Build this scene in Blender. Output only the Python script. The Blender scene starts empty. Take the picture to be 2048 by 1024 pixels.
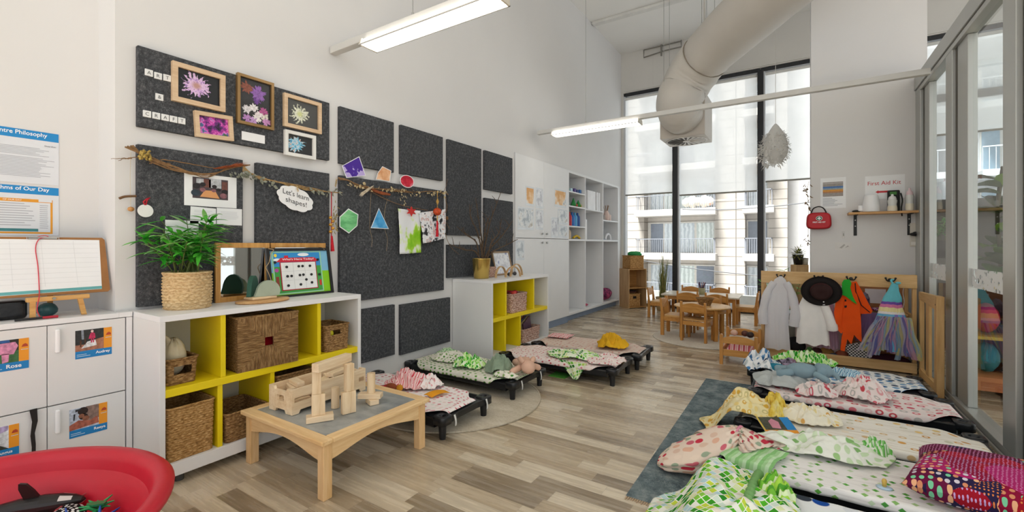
import bpy, math, random
from mathutils import Vector, Matrix, noise
random.seed(11)
SC = bpy.context.scene
COL = SC.collection
PI = math.pi
V3 = Vector
R = random.random
U = random.uniform

# ---------------------------------------------------------------- colours and materials
def lin(h, a=1.0):
    h = h.lstrip('#')
    o = []
    for i in (0, 2, 4):
        c = int(h[i:i + 2], 16) / 255
        o.append(c / 12.92 if c <= 0.04045 else ((c + 0.055) / 1.055) ** 2.4)
    return (*o, a)

class NT:
    def __init__(self, name):
        self.m = bpy.data.materials.new(name)
        self.m.use_nodes = True
        self.t = self.m.node_tree
        self.b = self.t.nodes['Principled BSDF']
        self.out = self.t.nodes['Material Output']
    def n(self, typ, ins=None, **props):
        nd = self.t.nodes.new('ShaderNode' + typ)
        for k, v in props.items():
            setattr(nd, k, v)
        for k, v in (ins or {}).items():
            self.put(nd.inputs[k], v)
        return nd
    def put(self, sock, v):
        if hasattr(v, 'is_output') or isinstance(v, bpy.types.NodeSocket):
            self.t.links.new(v, sock)
        else:
            sock.default_value = v
    def math(self, op, a, b=0.0, c=None):
        nd = self.n('Math', {0: a, 1: b}, operation=op)
        if c is not None:
            self.put(nd.inputs[2], c)
        return nd.outputs[0]
    def mix(self, f, a, b, blend='MIX'):
        nd = self.n('Mix', data_type='RGBA', blend_type=blend)
        self.put(nd.inputs[0], f); self.put(nd.inputs[6], a); self.put(nd.inputs[7], b)
        return nd.outputs[2]
    def ramp(self, f, stops, interp='LINEAR'):
        nd = self.n('ValToRGB', {0: f})
        cr = nd.color_ramp
        cr.interpolation = interp
        while len(cr.elements) < len(stops):
            cr.elements.new(0.5)
        for e, (p, c) in zip(cr.elements, stops):
            e.position = p
            e.color = lin(c) if isinstance(c, str) else c
        return nd.outputs[0]
    def coord(self, kind='Object', scale=(1, 1, 1), rot=(0, 0, 0), loc=(0, 0, 0)):
        tc = self.n('TexCoord')
        mp = self.n('Mapping', {'Vector': tc.outputs[kind], 'Scale': scale, 'Rotation': rot, 'Location': loc})
        return mp.outputs[0]
    def noise(self, vec, scale=5, detail=3, rough=.55, dim='3D'):
        nd = self.n('TexNoise', {'Vector': vec, 'Scale': scale, 'Detail': detail, 'Roughness': rough}, noise_dimensions=dim)
        return nd
    def bump(self, h, strength=.3, dist=.01):
        nd = self.n('Bump', {'Height': h, 'Strength': strength, 'Distance': dist})
        self.t.links.new(nd.outputs[0], self.b.inputs['Normal'])
    def fin(self, color=None, rough=.5, metal=0.0, spec=.5, **kw):
        if color is not None:
            self.put(self.b.inputs['Base Color'], color)
        self.put(self.b.inputs['Roughness'], rough)
        self.put(self.b.inputs['Metallic'], metal)
        self.put(self.b.inputs['Specular IOR Level'], spec)
        for k, v in kw.items():
            self.put(self.b.inputs[k.replace('_', ' ')], v)
        return self.m

_mc = {}
def plain(name, c, rough=.5, metal=0.0, spec=.4, var=.06, vs=6.0, bump=0.0, bs=40.0, stretch=(1, 1, 1), **kw):
    """a painted or moulded surface: colour with a little mottling and optional fine relief"""
    if name in _mc:
        return _mc[name]
    t = NT(name)
    co = t.coord('Object', stretch)
    c1 = lin(c)
    if var:
        f = t.noise(co, vs, 4).outputs[0]
        dk = tuple(x * (1 - var * 1.6) for x in c1[:3]) + (1,)
        lt = tuple(min(1, x * (1 + var)) for x in c1[:3]) + (1,)
        colr = t.ramp(f, [(.3, dk), (.7, lt)])
    else:
        colr = c1
    if bump:
        t.bump(t.noise(co, bs, 3).outputs[0], bump, .004)
    _mc[name] = t.fin(colr, rough, metal, spec, **kw)
    return _mc[name]

def wood(name, c1, c2, axis='x', rough=.45, scale=1.0, spec=.35):
    if name in _mc:
        return _mc[name]
    t = NT(name)
    s = {'x': (1.2, 14, 14), 'y': (14, 1.2, 14), 'z': (14, 14, 1.2)}[axis]
    co = t.coord('Object', tuple(q * scale for q in s))
    a = t.noise(co, 2.0, 5, .6).outputs[0]
    b = t.noise(t.coord('Object', tuple(q * scale * 4 for q in s)), 2.5, 2).outputs[0]
    f = t.math('ADD', t.math('MULTIPLY', a, .75), t.math('MULTIPLY', b, .25))
    t.bump(b, .05, .002)
    _mc[name] = t.fin(t.ramp(f, [(.36, c1), (.64, c2)]), rough, 0, spec)
    return _mc[name]

def fabric(name, c, rough=.9, var=.08, weave=900):
    if name in _mc:
        return _mc[name]
    t = NT(name)
    co = t.coord('Object')
    f = t.noise(co, 9, 4).outputs[0]
    c1 = lin(c)
    dk = tuple(x * (1 - var * 1.5) for x in c1[:3]) + (1,)
    lt = tuple(min(1, x * (1 + var)) for x in c1[:3]) + (1,)
    t.bump(t.noise(co, 160, 2).outputs[0], .25, .002)
    _mc[name] = t.fin(t.ramp(f, [(.3, dk), (.7, lt)]), rough, 0, .1)
    return _mc[name]

def dots(name, base, cols, pitch=.06, rad=.3, jitter=.35, ring=None, rot=0.0, rough=.9, kind='UV', soft=.03, streak=None, metric='EUCLIDEAN'):
    """printed cotton: spots of several colours on a pale ground (measured along the cloth)"""
    if name in _mc:
        return _mc[name]
    t = NT(name)
    s = 1 / pitch
    co = t.coord(kind, (s, s, s), (0, 0, rot))
    v = t.n('TexVoronoi', {'Vector': co, 'Scale': 1.0, 'Randomness': jitter}, voronoi_dimensions='2D', feature='F1', distance=metric)
    d = v.outputs['Distance']
    n = len(cols)
    sep = t.n('SeparateColor', {0: v.outputs['Color']})
    pick = t.ramp(sep.outputs[0], [(i / n, c) for i, c in enumerate(cols)], 'CONSTANT')
    mask = t.ramp(d, [(0, (1, 1, 1, 1)), (max(rad - soft, .01), (1, 1, 1, 1)), (rad + soft, (0, 0, 0, 1))])
    g = lin(base)
    w = t.noise(t.coord(kind, (3, 40, 1)), 1.0, 2).outputs[0]
    ground = t.mix(w, tuple(x * .93 for x in g[:3]) + (1,), g)
    if streak:
        m2 = t.ramp(t.noise(t.coord(kind, (4, 60, 1)), 1.0, 2).outputs[0], [(.52, (0, 0, 0, 1)), (.6, (1, 1, 1, 1))])
        ground = t.mix(t.math('MULTIPLY', m2, .5), ground, lin(streak))
    c = t.mix(mask, ground, pick)
    if ring:
        m3 = t.ramp(d, [(0, (1, 1, 1, 1)), (rad * .45, (1, 1, 1, 1)), (rad * .55, (0, 0, 0, 1))])
        alt = t.math('GREATER_THAN', sep.outputs[1], .45)
        c = t.mix(t.math('MULTIPLY', m3, alt), c, lin(ring))
    t.bump(t.noise(t.coord(kind), 220, 2).outputs[0], .15, .001)
    _mc[name] = t.fin(c, rough, 0, .1)
    return _mc[name]

def diamonds(name, base, cols, pitch=.035, gap=.12, rot=PI / 4, kind='UV'):
    """printed cotton: small tilted squares in several colours, pale lines between"""
    if name in _mc:
        return _mc[name]
    t = NT(name)
    s = 1 / pitch
    co = t.coord(kind, (s, s, s), (0, 0, rot))
    fl = t.n('VectorMath', {0: co}, operation='FLOOR').outputs[0]
    fr = t.n('VectorMath', {0: co}, operation='FRACTION').outputs[0]
    wn = t.n('TexWhiteNoise', {'Vector': fl}, noise_dimensions='2D')
    n = len(cols)
    pick = t.ramp(wn.outputs['Value'], [(i / n, c) for i, c in enumerate(cols)], 'CONSTANT')
    sx = t.n('SeparateXYZ', {0: fr})
    ax = t.math('ABSOLUTE', t.math('SUBTRACT', sx.outputs[0], .5))
    ay = t.math('ABSOLUTE', t.math('SUBTRACT', sx.outputs[1], .5))
    m = t.math('LESS_THAN', t.math('MAXIMUM', ax, ay), .5 - gap)
    _mc[name] = t.fin(t.mix(m, lin(base), pick), .9, 0, .1)
    return _mc[name]

def stripes(name, cols, pitch=.03, rot=0.0, kind='UV'):
    if name in _mc:
        return _mc[name]
    t = NT(name)
    co = t.coord(kind, (1 / pitch,) * 3, (0, 0, rot))
    sx = t.n('SeparateXYZ', {0: co})
    f = t.math('FRACT', sx.outputs[0])
    n = len(cols)
    _mc[name] = t.fin(t.ramp(f, [(i / n, c) for i, c in enumerate(cols)], 'CONSTANT'), .9, 0, .1)
    return _mc[name]

def blotch(name, stops, scale=8.0, detail=4, rough=.6, kind='Object', stretch=(1, 1, 1), spec=.3, warp=0.0, loc=(0, 0, 0)):
    """an image-like print: noise read through a ramp of colours"""
    if name in _mc:
        return _mc[name]
    t = NT(name)
    co = t.coord(kind, stretch, loc=loc)
    f = t.noise(co, scale, detail, .6)
    _mc[name] = t.fin(t.ramp(f.outputs[0], stops), rough, 0, spec)
    return _mc[name]

def flower(name, cy, cz, ry, rz, cols, back='#16181b', petals=16, warp=.25, core=None):
    """a painted flower on dark paper: petals radiate from (cy,cz) in the wall plane"""
    t = NT(name)
    tc = t.n('TexCoord').outputs['Object']
    nz = t.noise(tc, 40, 3)
    sx = t.n('SeparateXYZ', {0: tc})
    y = t.math('DIVIDE', t.math('SUBTRACT', sx.outputs[1], cy), ry)
    z = t.math('DIVIDE', t.math('SUBTRACT', sx.outputs[2], cz), rz)
    r = t.math('SQRT', t.math('ADD', t.math('MULTIPLY', y, y), t.math('MULTIPLY', z, z)))
    an = t.math('ARCTAN2', z, y)
    pet = t.math('MULTIPLY', t.math('SINE', t.math('ADD', t.math('MULTIPLY', an, float(petals)), t.math('MULTIPLY', nz.outputs[0], 14.0))), .18)
    lim = t.math('ADD', t.math('ADD', .75, pet), t.math('MULTIPLY', t.math('SUBTRACT', nz.outputs[0], .5), 1.2))
    m = t.ramp(t.math('SUBTRACT', lim, r), [(0, (0, 0, 0, 1)), (.08, (1, 1, 1, 1))])
    f2 = t.noise(tc, 75, 4).outputs[0]
    n = len(cols)
    c = t.ramp(f2, [(.3 + .4 * i / max(n - 1, 1), q) for i, q in enumerate(cols)])
    if core:
        c = t.mix(t.ramp(r, [(.12, (1, 1, 1, 1)), (.35, (0, 0, 0, 1))]), c, lin(core))
    return t.fin(t.mix(m, lin(back), c), .35, 0, .4)

# ---------------------------------------------------------------- mesh builder
class MB:
    def __init__(s):
        s.v = []; s.f = []; s.mi = []; s.sm = []; s.uv = []
    def add(s, vs, fs, mi=0, smooth=False, uvs=None):
        o = len(s.v)
        s.v += [tuple(p) for p in vs]
        for k, f in enumerate(fs):
            s.f.append([i + o for i in f]); s.mi.append(mi); s.sm.append(smooth)
            s.uv.append([uvs[i] for i in f] if uvs else None)
        return s
    def box(s, x0, x1, y0, y1, z0, z1, mi=0):
        vs = [(x, y, z) for z in (z0, z1) for y in (y0, y1) for x in (x0, x1)]
        return s.add(vs, [(0, 2, 3, 1), (4, 5, 7, 6), (0, 1, 5, 4), (2, 6, 7, 3), (0, 4, 6, 2), (1, 3, 7, 5)], mi)
    def obox(s, c, size, rot=(0, 0, 0), mi=0):
        m = Matrix.Translation(c) @ (Matrix.Rotation(rot[2], 4, 'Z') @ Matrix.Rotation(rot[1], 4, 'Y') @ Matrix.Rotation(rot[0], 4, 'X'))
        a, b, d = (q / 2 for q in size)
        vs = [m @ V3((x, y, z)) for z in (-d, d) for y in (-b, b) for x in (-a, a)]
        return s.add(vs, [(0, 2, 3, 1), (4, 5, 7, 6), (0, 1, 5, 4), (2, 6, 7, 3), (0, 4, 6, 2), (1, 3, 7, 5)], mi)
    def cyl(s, p0, p1, r0, r1=None, n=16, mi=0, smooth=True, caps=True):
        r1 = r0 if r1 is None else r1
        p0, p1 = V3(p0), V3(p1)
        d = (p1 - p0).normalized()
        a = d.orthogonal().normalized(); b = d.cross(a)
        vs = []
        for p, r in ((p0, r0), (p1, r1)):
            for i in range(n):
                t = 2 * PI * i / n
                vs.append(p + a * (r * math.cos(t)) + b * (r * math.sin(t)))
        s.add(vs, [(i, (i + 1) % n, n + (i + 1) % n, n + i) for i in range(n)], mi, smooth)
        if caps:
            s.add(vs, [tuple(range(n))[::-1], tuple(range(n, 2 * n))], mi)
        return s
    def tube(s, pts, r, n=8, mi=0, closed=False, caps=True):
        pts = [V3(p) for p in pts]
        k = len(pts)
        rr = r if isinstance(r, (list, tuple)) else [r] * k
        vs = []; prev = None
        for i, p in enumerate(pts):
            if closed:
                d = pts[(i + 1) % k] - pts[i - 1]
            else:
                d = pts[min(i + 1, k - 1)] - pts[max(i - 1, 0)]
            if d.length < 1e-9:
                d = V3((0, 0, 1))
            d.normalize()
            if prev is None:
                a = d.orthogonal().normalized()
            else:
                a = prev - d * prev.dot(d)
                a = a.normalized() if a.length > 1e-6 else d.orthogonal().normalized()
            prev = a; b = d.cross(a)
            for j in range(n):
                t = 2 * PI * j / n
                vs.append(p + a * (rr[i] * math.cos(t)) + b * (rr[i] * math.sin(t)))
        fs = []
        for i in range(k if closed else k - 1):
            i2 = (i + 1) % k
            for j in range(n):
                j2 = (j + 1) % n
                fs.append((i * n + j, i * n + j2, i2 * n + j2, i2 * n + j))
        s.add(vs, fs, mi, True)
        if caps and not closed:
            s.add(vs, [tuple(range(n))[::-1], tuple(range((k - 1) * n, k * n))], mi)
        return s
    def lathe(s, prof, n=32, c=(0, 0, 0), mi=0, sx=1.0, sy=1.0, smooth=True):
        vs = []
        for r, z in prof:
            for j in range(n):
                t = 2 * PI * j / n
                vs.append((c[0] + r * sx * math.cos(t), c[1] + r * sy * math.sin(t), c[2] + z))
        fs = []
        for i in range(len(prof) - 1):
            for j in range(n):
                j2 = (j + 1) % n
                fs.append((i * n + j, i * n + j2, (i + 1) * n + j2, (i + 1) * n + j))
        return s.add(vs, fs, mi, smooth)
    def disc(s, c, r, n=32, mi=0, axis='z', up=True):
        vs = []
        for j in range(n):
            t = 2 * PI * j / n
            a, b = r * math.cos(t), r * math.sin(t)
            vs.append({'z': (c[0] + a, c[1] + b, c[2]), 'x': (c[0], c[1] + a, c[2] + b), 'y': (c[0] + a, c[1], c[2] + b)}[axis])
        return s.add(vs, [tuple(range(n)) if up else tuple(range(n))[::-1]], mi)
    def grid(s, fn, nu, nv, mi=0, uv=None, closed=False, smooth=True):
        vs = []; uvs = []
        for i in range(nu + 1):
            for j in range(nv + 1):
                u, w = i / nu, j / nv
                vs.append(fn(u, w))
                uvs.append((u * (uv[0] if uv else 1), w * (uv[1] if uv else 1)))
        q = nv + 1
        fs = [(i * q + j, (i + 1) * q + j, (i + 1) * q + j + 1, i * q + j + 1) for i in range(nu) for j in range(nv)]
        return s.add(vs, fs, mi, smooth, uvs if uv else None)
    def ell(s, c, r, nu=20, nv=12, mi=0, fn=None, uv=None):
        def g(u, w):
            t, p = 2 * PI * u, PI * (w - .5)
            d = V3((math.cos(p) * math.cos(t), math.cos(p) * math.sin(t), math.sin(p)))
            k = fn(d) if fn else 1.0
            return (c[0] + r[0] * d.x * k, c[1] + r[1] * d.y * k, c[2] + r[2] * d.z * k)
        return s.grid(g, nu, nv, mi, uv)
    def prism(s, poly, h0, h1, fm, mi=0, mi_side=None):
        """poly in 2D, swept from h0 to h1, fm(a,b,h) gives the point"""
        n = len(poly)
        vs = [fm(a, b, h0) for a, b in poly] + [fm(a, b, h1) for a, b in poly]
        ms = mi if mi_side is None else mi_side
        s.add(vs, [tuple(range(n))[::-1], tuple(range(n, 2 * n))], mi)
        return s.add(vs, [(i, (i + 1) % n, n + (i + 1) % n, n + i) for i in range(n)], ms)
    def build(s, name, mats, parent=None, bevel=0.0, seg=2, solid=0.0, sub=0, world=False, org=None):
        me = bpy.data.meshes.new(name)
        vs = s.v
        o = V3((0, 0, 0))
        if parent is not None and world:
            p = parent
            while p is not None:
                o += p.location; p = p.parent
        if org is not None:
            o = V3(org)
        if o.length:
            vs = [(x - o.x, y - o.y, z - o.z) for x, y, z in vs]
        me.from_pydata(vs, [], s.f)
        if not isinstance(mats, (list, tuple)):
            mats = [mats]
        for m in mats:
            me.materials.append(m)
        me.polygons.foreach_set('material_index', s.mi)
        me.polygons.foreach_set('use_smooth', s.sm)
        if any(u is not None for u in s.uv):
            l = me.uv_layers.new(name='UVMap')
            k = 0
            flat = []
            for f, u in zip(s.f, s.uv):
                for q in range(len(f)):
                    flat += list(u[q]) if u else [0.0, 0.0]
            l.data.foreach_set('uv', flat)
        me.validate()
        ob = bpy.data.objects.new(name, me)
        COL.objects.link(ob)
        if parent is not None:
            ob.parent = parent
        elif org is not None:
            ob.location = org
        if solid:
            md = ob.modifiers.new('thickness', 'SOLIDIFY'); md.thickness = solid; md.offset = 0
        if bevel:
            md = ob.modifiers.new('edges', 'BEVEL'); md.width = bevel; md.segments = seg; md.limit_method = 'ANGLE'; md.angle_limit = math.radians(40)
        if sub:
            md = ob.modifiers.new('smooth', 'SUBSURF'); md.levels = sub; md.render_levels = sub
        return ob
    def base(s):
        xs, ys, zs = zip(*s.v)
        return ((min(xs) + max(xs)) / 2, (min(ys) + max(ys)) / 2, min(zs))

def tag(o, label=None, cat=None, group=None, kind=None):
    if label: o['label'] = label
    if cat: o['category'] = cat
    if group: o['group'] = group
    if kind: o['kind'] = kind
    return o
def thing(name, label, cat, loc=(0, 0, 0), rz=0.0, group=None):
    o = bpy.data.objects.new(name, None)
    o.empty_display_size = .05
    COL.objects.link(o)
    o.location = loc; o.rotation_euler = (0, 0, rz)
    return tag(o, label, cat, group)
def solo(name, label, cat, mb, mats, group=None, **kw):
    return tag(mb.build(name, mats, None, org=mb.base(), **kw), label, cat, group)
def struct(name, mb, mats, parent=None, **kw):
    o = mb.build(name, mats, parent, **kw)
    if parent is None:
        o['kind'] = 'structure'
    return o
def dup(root, loc=None, rz=None, label=None, group=None):
    r = root.copy(); COL.objects.link(r)
    if loc is not None: r.location = loc
    if rz is not None: r.rotation_euler = (0, 0, rz)
    if label: r['label'] = label
    if group: r['group'] = group
    for ch in [c for c in bpy.data.objects if c.parent == root]:
        c = ch.copy(); COL.objects.link(c); c.parent = r
        for g in [q for q in bpy.data.objects if q.parent == ch]:
            d = g.copy(); COL.objects.link(d); d.parent = c
    return r

def lettering(parent, s, o, ex, ey, mat, width=None, height=None, align='l', name='lettering', world=True, thick=.0006, bold=0.0, shear=0.0):
    """flat letters lying on a surface: o = lower left corner, ex / ey = directions of writing and up"""
    cu = bpy.data.curves.new('t', 'FONT')
    cu.body = s; cu.resolution_u = 3; cu.offset = bold; cu.shear = shear
    ob = bpy.data.objects.new('t', cu)
    me = bpy.data.meshes.new_from_object(ob)
    bpy.data.objects.remove(ob)
    pts = [v.co.copy() for v in me.vertices]
    fs = [list(p.vertices) for p in me.polygons]
    bpy.data.meshes.remove(me)
    x0 = min(p.x for p in pts); x1 = max(p.x for p in pts); y0 = min(p.y for p in pts); y1 = max(p.y for p in pts)
    kx = width / (x1 - x0) if width else None
    ky = height / (y1 - y0) if height else kx
    kx = kx or ky
    ex, ey = V3(ex).normalized(), V3(ey).normalized()
    nn = ex.cross(ey)
    sh = {'l': 0, 'c': -(x1 - x0) / 2, 'r': -(x1 - x0)}[align]
    mb = MB()
    mb.add([V3(o) + ex * ((p.x - x0 + sh) * kx) + ey * ((p.y - y0) * ky) + nn * thick for p in pts], fs)
    return mb.build(name, mat, parent, world=world)

def nz(x, y=0.0, z=0.0):
    return noise.noise(V3((x, y, z)))
def ridg(x, y, z=0.0, o=3):
    a, f, t = 1.0, 1.0, 0.0
    for _ in range(o):
        t += a * (1 - abs(noise.noise(V3((x * f, y * f, z * f + 3.1 * f)))) * 2.0)
        a *= .5; f *= 2.03
    return t / 1.75
def sm(a, b, x):
    t = max(0.0, min(1.0, (x - a) / (b - a)))
    return t * t * (3 - 2 * t)
def lerp(a, b, t):
    return a + (b - a) * t
def pl(pts, t):
    """point on a polyline by fraction"""
    k = t * (len(pts) - 1); i = min(int(k), len(pts) - 2); f = k - i
    return tuple(lerp(a, b, f) for a, b in zip(pts[i], pts[i + 1]))
def spline(pts, n):
    """Catmull-Rom through the points"""
    P = [V3(p) for p in pts]
    P = [P[0] * 2 - P[1]] + P + [P[-1] * 2 - P[-2]]
    out = []
    m = len(pts) - 1
    for k in range(n + 1):
        t = k / n * m; i = min(int(t), m - 1); f = t - i
        a, b, c, d = P[i:i + 4]
        out.append(.5 * ((2 * b) + (c - a) * f + (2 * a - 5 * b + 4 * c - d) * f * f + (3 * b - a - 3 * c + d) * f ** 3))
    return out
# ================================================================ the room
WX, YW, PXR, CEIL = -2.87, 8.35, 0.964, 4.83
white_wall = plain('white_wall_paint', '#d9d9d9', .75, var=.012, vs=1.5, bump=.05, bs=120)
ceil_paint = plain('ceiling_paint', '#e6e6e4', .8, var=.01, vs=2)
alu = plain('brushed_aluminium', '#b9bbb8', .38, metal=.55, var=.03, vs=3, stretch=(1, 1, .1))
alu_dark = plain('dark_gasket', '#55524a', .6)
black_frame = plain('black_window_frame', '#26272a', .4, var=.04)
grey_frame = plain('pale_grey_frame', '#c3c6c9', .45, var=.03)

def floor_mat():
    t = NT('plank_floor')
    co = t.n('TexCoord').outputs['Object']
    sx = t.n('SeparateXYZ', {0: co})
    H_, L_ = .088, .47
    row = t.math('FLOOR', t.math('DIVIDE', sx.outputs[1], H_))
    ro = t.n('TexWhiteNoise', {'W': row}, noise_dimensions='1D').outputs['Value']
    xs = t.math('ADD', t.math('DIVIDE', sx.outputs[0], L_), t.math('MULTIPLY', ro, 7.3))
    cell = t.math('FLOOR', xs)
    cv = t.n('CombineXYZ', {0: cell, 1: row})
    rnd = t.n('TexWhiteNoise', {'Vector': cv.outputs[0]}, noise_dimensions='2D').outputs['Value']
    base = t.ramp(rnd, [(0, '#6e5d48'), (.2, '#8f7c61'), (.4, '#ac987b'), (.65, '#c4b397'), (.85, '#d9ccb4')], 'LINEAR')
    off = t.n('VectorMath', {0: co, 1: t.n('CombineXYZ', {0: t.math('MULTIPLY', rnd, 9.0), 1: 0.0, 2: t.math('MULTIPLY', rnd, 5.0)}).outputs[0]}, operation='ADD').outputs[0]
    mp = t.n('Mapping', {'Vector': off, 'Scale': (1.6, 24, 1)}).outputs[0]
    g = t.noise(mp, 1.6, 5, .62).outputs[0]
    grain = t.ramp(g, [(.3, '#74644f'), (.5, '#baab94'), (.68, '#dacfbb')])
    c = t.mix(.36, base, grain)
    fx = t.math('FRACT', xs); fy = t.math('FRACT', t.math('DIVIDE', sx.outputs[1], H_))
    seam = t.math('MAXIMUM', t.math('LESS_THAN', fx, .004), t.math('LESS_THAN', fy, .018))
    c = t.mix(t.math('MULTIPLY', seam, .35), c, lin('#5a4d3e'))
    t.bump(t.math('SUBTRACT', t.math('MULTIPLY', g, .3), seam), .08, .002)
    return t.fin(c, t.math('ADD', .19, t.math('MULTIPLY', g, .16)), 0, .5)
m = MB(); m.box(-3.4, 6.0, -2.5, 8.5, -.12, 0); struct('floor', m, floor_mat())
m = MB(); m.box(-3.4, 6.0, -2.5, 8.55, CEIL, CEIL + .15); struct('ceiling', m, ceil_paint)

# left wall, with the opening for the built-in cupboards
m = MB()
m.box(-3.35, WX, .787, 4.5, 0, CEIL); m.box(-3.35, WX, 4.5, 8.23, 2.268, CEIL); m.box(-3.35, WX, 8.23, 8.5, 0, CEIL)
m.box(-3.40, -3.30, 4.4, 8.3, 0, 2.4)
struct('wall_left', m, white_wall)
m = MB(); m.box(-3.4, -3.12, -2.5, .787, 0, CEIL); struct('wall_alcove', m, white_wall)
m = MB(); m.box(WX, WX + .012, .79, 4.495, 0, .07); struct('baseboard_left', m, plain('grey_skirting', '#a9aaa8', .5, var=.02), bevel=.003)

# window wall: solid above the head, glazed to the floor below
wp = plain('window_wall_panel', '#cfcdc8', .7, var=.03, vs=1.2)
m = MB()
m.box(-3.3, 6.0, YW, YW + .16, 4.07, CEIL)
m.box(-3.3, -2.82, YW, YW + .16, 0, 4.07)
for x in (-2.26, -.9, .3): m.box(x - .004, x + .004, YW - .004, YW, 4.09, CEIL)
m.box(-2.87, 6.0, YW - .012, YW, 4.09, 4.115)
struct('wall_back', m, wp)
m = MB(); m.box(.12, 1.03, 5.64, 6.12, 0, CEIL); struct('wall_pier', m, white_wall)

def glass_mat(name, tint='#f4f8f7', refl=1.0):
    t = NT(name)
    tr = t.n('BsdfTransparent', {'Color': lin(tint)})
    gl = t.n('BsdfGlossy', {'Roughness': .015, 'Color': (1, 1, 1, 1)})
    bk_ = t.n('NewGeometry').outputs['Backfacing']
    fr = t.n('Fresnel', {'IOR': t.math('SUBTRACT', 1.5, t.math('MULTIPLY', bk_, 1.5 - 1 / 1.5))})
    mx = t.n('MixShader', {0: t.math('MULTIPLY', fr.outputs[0], refl), 1: tr.outputs[0], 2: gl.outputs[0]})
    t.t.links.new(mx.outputs[0], t.out.inputs['Surface'])
    return t.m
win_glass = glass_mat('window_glass')
part_glass = glass_mat('partition_glass', '#eef3f1', 1.15)

def window(n, x0, x1):
    r = thing('window_%d' % n, None, None, ((x0 + x1) / 2, YW + .08, 0)); r['kind'] = 'structure'
    g = MB(); g.add([(x0, YW + .08, .05), (x1, YW + .08, .05), (x1, YW + .08, 4.0), (x0, YW + .08, 4.0)], [(0, 1, 2, 3)]); g.build('glass_pane', win_glass, r, world=True)
    f = MB()
    f.box(x0 - .04, x1 + .04, YW + .0, YW + .12, 4.0, 4.06); f.box(x0 - .04, x1 + .04, YW + .03, YW + .12, .0, .05)
    f.build('frame', black_frame, r, world=True, bevel=.003)
    return r
window(1, -2.78, -1.915); window(2, -1.815, -.56); window(3, -.465, 1.2); window(4, 1.28, 3.05); window(5, 3.13, 5.9)
for i, x in enumerate((-1.865, -.513, 1.24, 3.09)):
    m = MB(); m.box(x - .043, x + .043, YW - .03, YW + .14, 0, 4.03)
    fr = struct('trim_%d' % (i + 1), m, black_frame, bevel=.004)
    m2 = MB(); m2.box(x + .045, x + .068, YW + .0, YW + .13, 0, 4.0); m2.build('frame_edge', grey_frame, fr)
m = MB(); m.box(-2.82, -2.785, YW - .0, YW + .14, 0, 4.03); struct('trim_5', m, grey_frame)
m = MB(); m.box(1.2, 5.9, YW + .02, YW + .12, 3.12, 3.24); struct('trim_6', m, grey_frame)

# roller blinds
def blind_mat():
    t = NT('roller_blind_cloth')
    co = t.coord('Object', (400, 1, 400))
    f = t.noise(t.coord('Object', (1, 1, 1)), 3, 2).outputs[0]
    colr = t.ramp(f, [(.3, '#eceded'), (.7, '#f4f4f4')])
    tl = t.n('BsdfTranslucent', {'Color': colr}); df = t.n('BsdfDiffuse', {'Color': colr}); tr = t.n('BsdfTransparent', {'Color': (.98, .98, .98, 1)})
    a = t.n('MixShader', {0: .2, 1: tl.outputs[0], 2: df.outputs[0]})
    b = t.n('MixShader', {0: .42, 1: a.outputs[0], 2: tr.outputs[0]})
    t.t.links.new(b.outputs[0], t.out.inputs['Surface'])
    return t.m
blind_cloth = blind_mat()
blind_rail = plain('blind_bottom_rail', '#8b8980', .5)
blind_tube = plain('blind_roller', '#d2d2cf', .5)
for x0, x1, zb, lab in ((-2.8, -1.92, 2.114, 'translucent white roller blind nearest the built-in cupboards'), (-1.79, -.565, 2.055, 'widest translucent white roller blind, behind the duct'),
                        (-.44, 1.19, 2.198, 'translucent white roller blind behind the hanging feather pendant'), (1.3, 3.03, 2.68, 'white roller blind in the next room, first beyond the pier'), (3.15, 5.85, 2.62, 'white roller blind in the next room, at far right')):
    b = thing('roller_blind', lab, 'blind', ((x0 + x1) / 2, YW + .02, zb), group='roller blinds on the tall windows')
    q = MB(); q.box(x0, x1, YW + .013, YW + .0142, zb, 3.95); q.build('blind_cloth', blind_cloth, b, world=True)
    q = MB(); q.box(x0, x1, YW + .005, YW + .022, zb - .022, zb + .004); q.build('bottom_rail', blind_rail, b, world=True, bevel=.003)
    q = MB(); q.cyl((x0, YW + .02, 3.955), (x1, YW + .02, 3.955), .026); q.build('roller', blind_tube, b, world=True)

# aluminium and glass partition on the right
P = thing('wall_right', None, None, (PXR, 4.5, 0)); P['kind'] = 'structure'
def pbox(nm, *bb, mt=alu, bv=.004):
    q = MB(); q.box(*bb); return q.build(nm, mt, P, world=True, bevel=bv)
pbox('top_rail', .935, 1.03, 1.2, 5.64, 2.62, 2.74)
pbox('top_rail_track', .945, 1.02, 1.2, 5.64, 2.575, 2.615, mt=alu)
pbox('bottom_rail', .94, 1.03, 1.2, 5.64, .0, .055)
pbox('bottom_track', .925, .938, 1.2, 5.64, .0, .02)
for y0, y1, x0 in ((5.44, 5.635, .945), (5.22, 5.38, .965), (4.45, 4.612, .945), (4.18, 4.40, .965), (3.31, 3.48, .94), (3.1, 3.27, .965), (1.2, 1.4, .945)):
    pbox('post', x0, x0 + .05, y0, y1, .055, 2.575)
for y0, y1, x0 in ((5.38, 5.44, .965), (4.40, 4.45, .965), (3.27, 3.31, .965)):
    pbox('gasket', x0, x0 + .03, y0, y1, .055, 2.575, mt=alu_dark)
for y0, y1 in ((4.612, 5.22), (3.48, 4.18), (1.4, 3.1)):
    q = MB(); q.add([(.99, y0, .055), (.99, y1, .055), (.99, y1, 2.575), (.99, y0, 2.575)], [(0, 3, 2, 1)]); q.build('glass_pane', part_glass, P, world=True)
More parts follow.
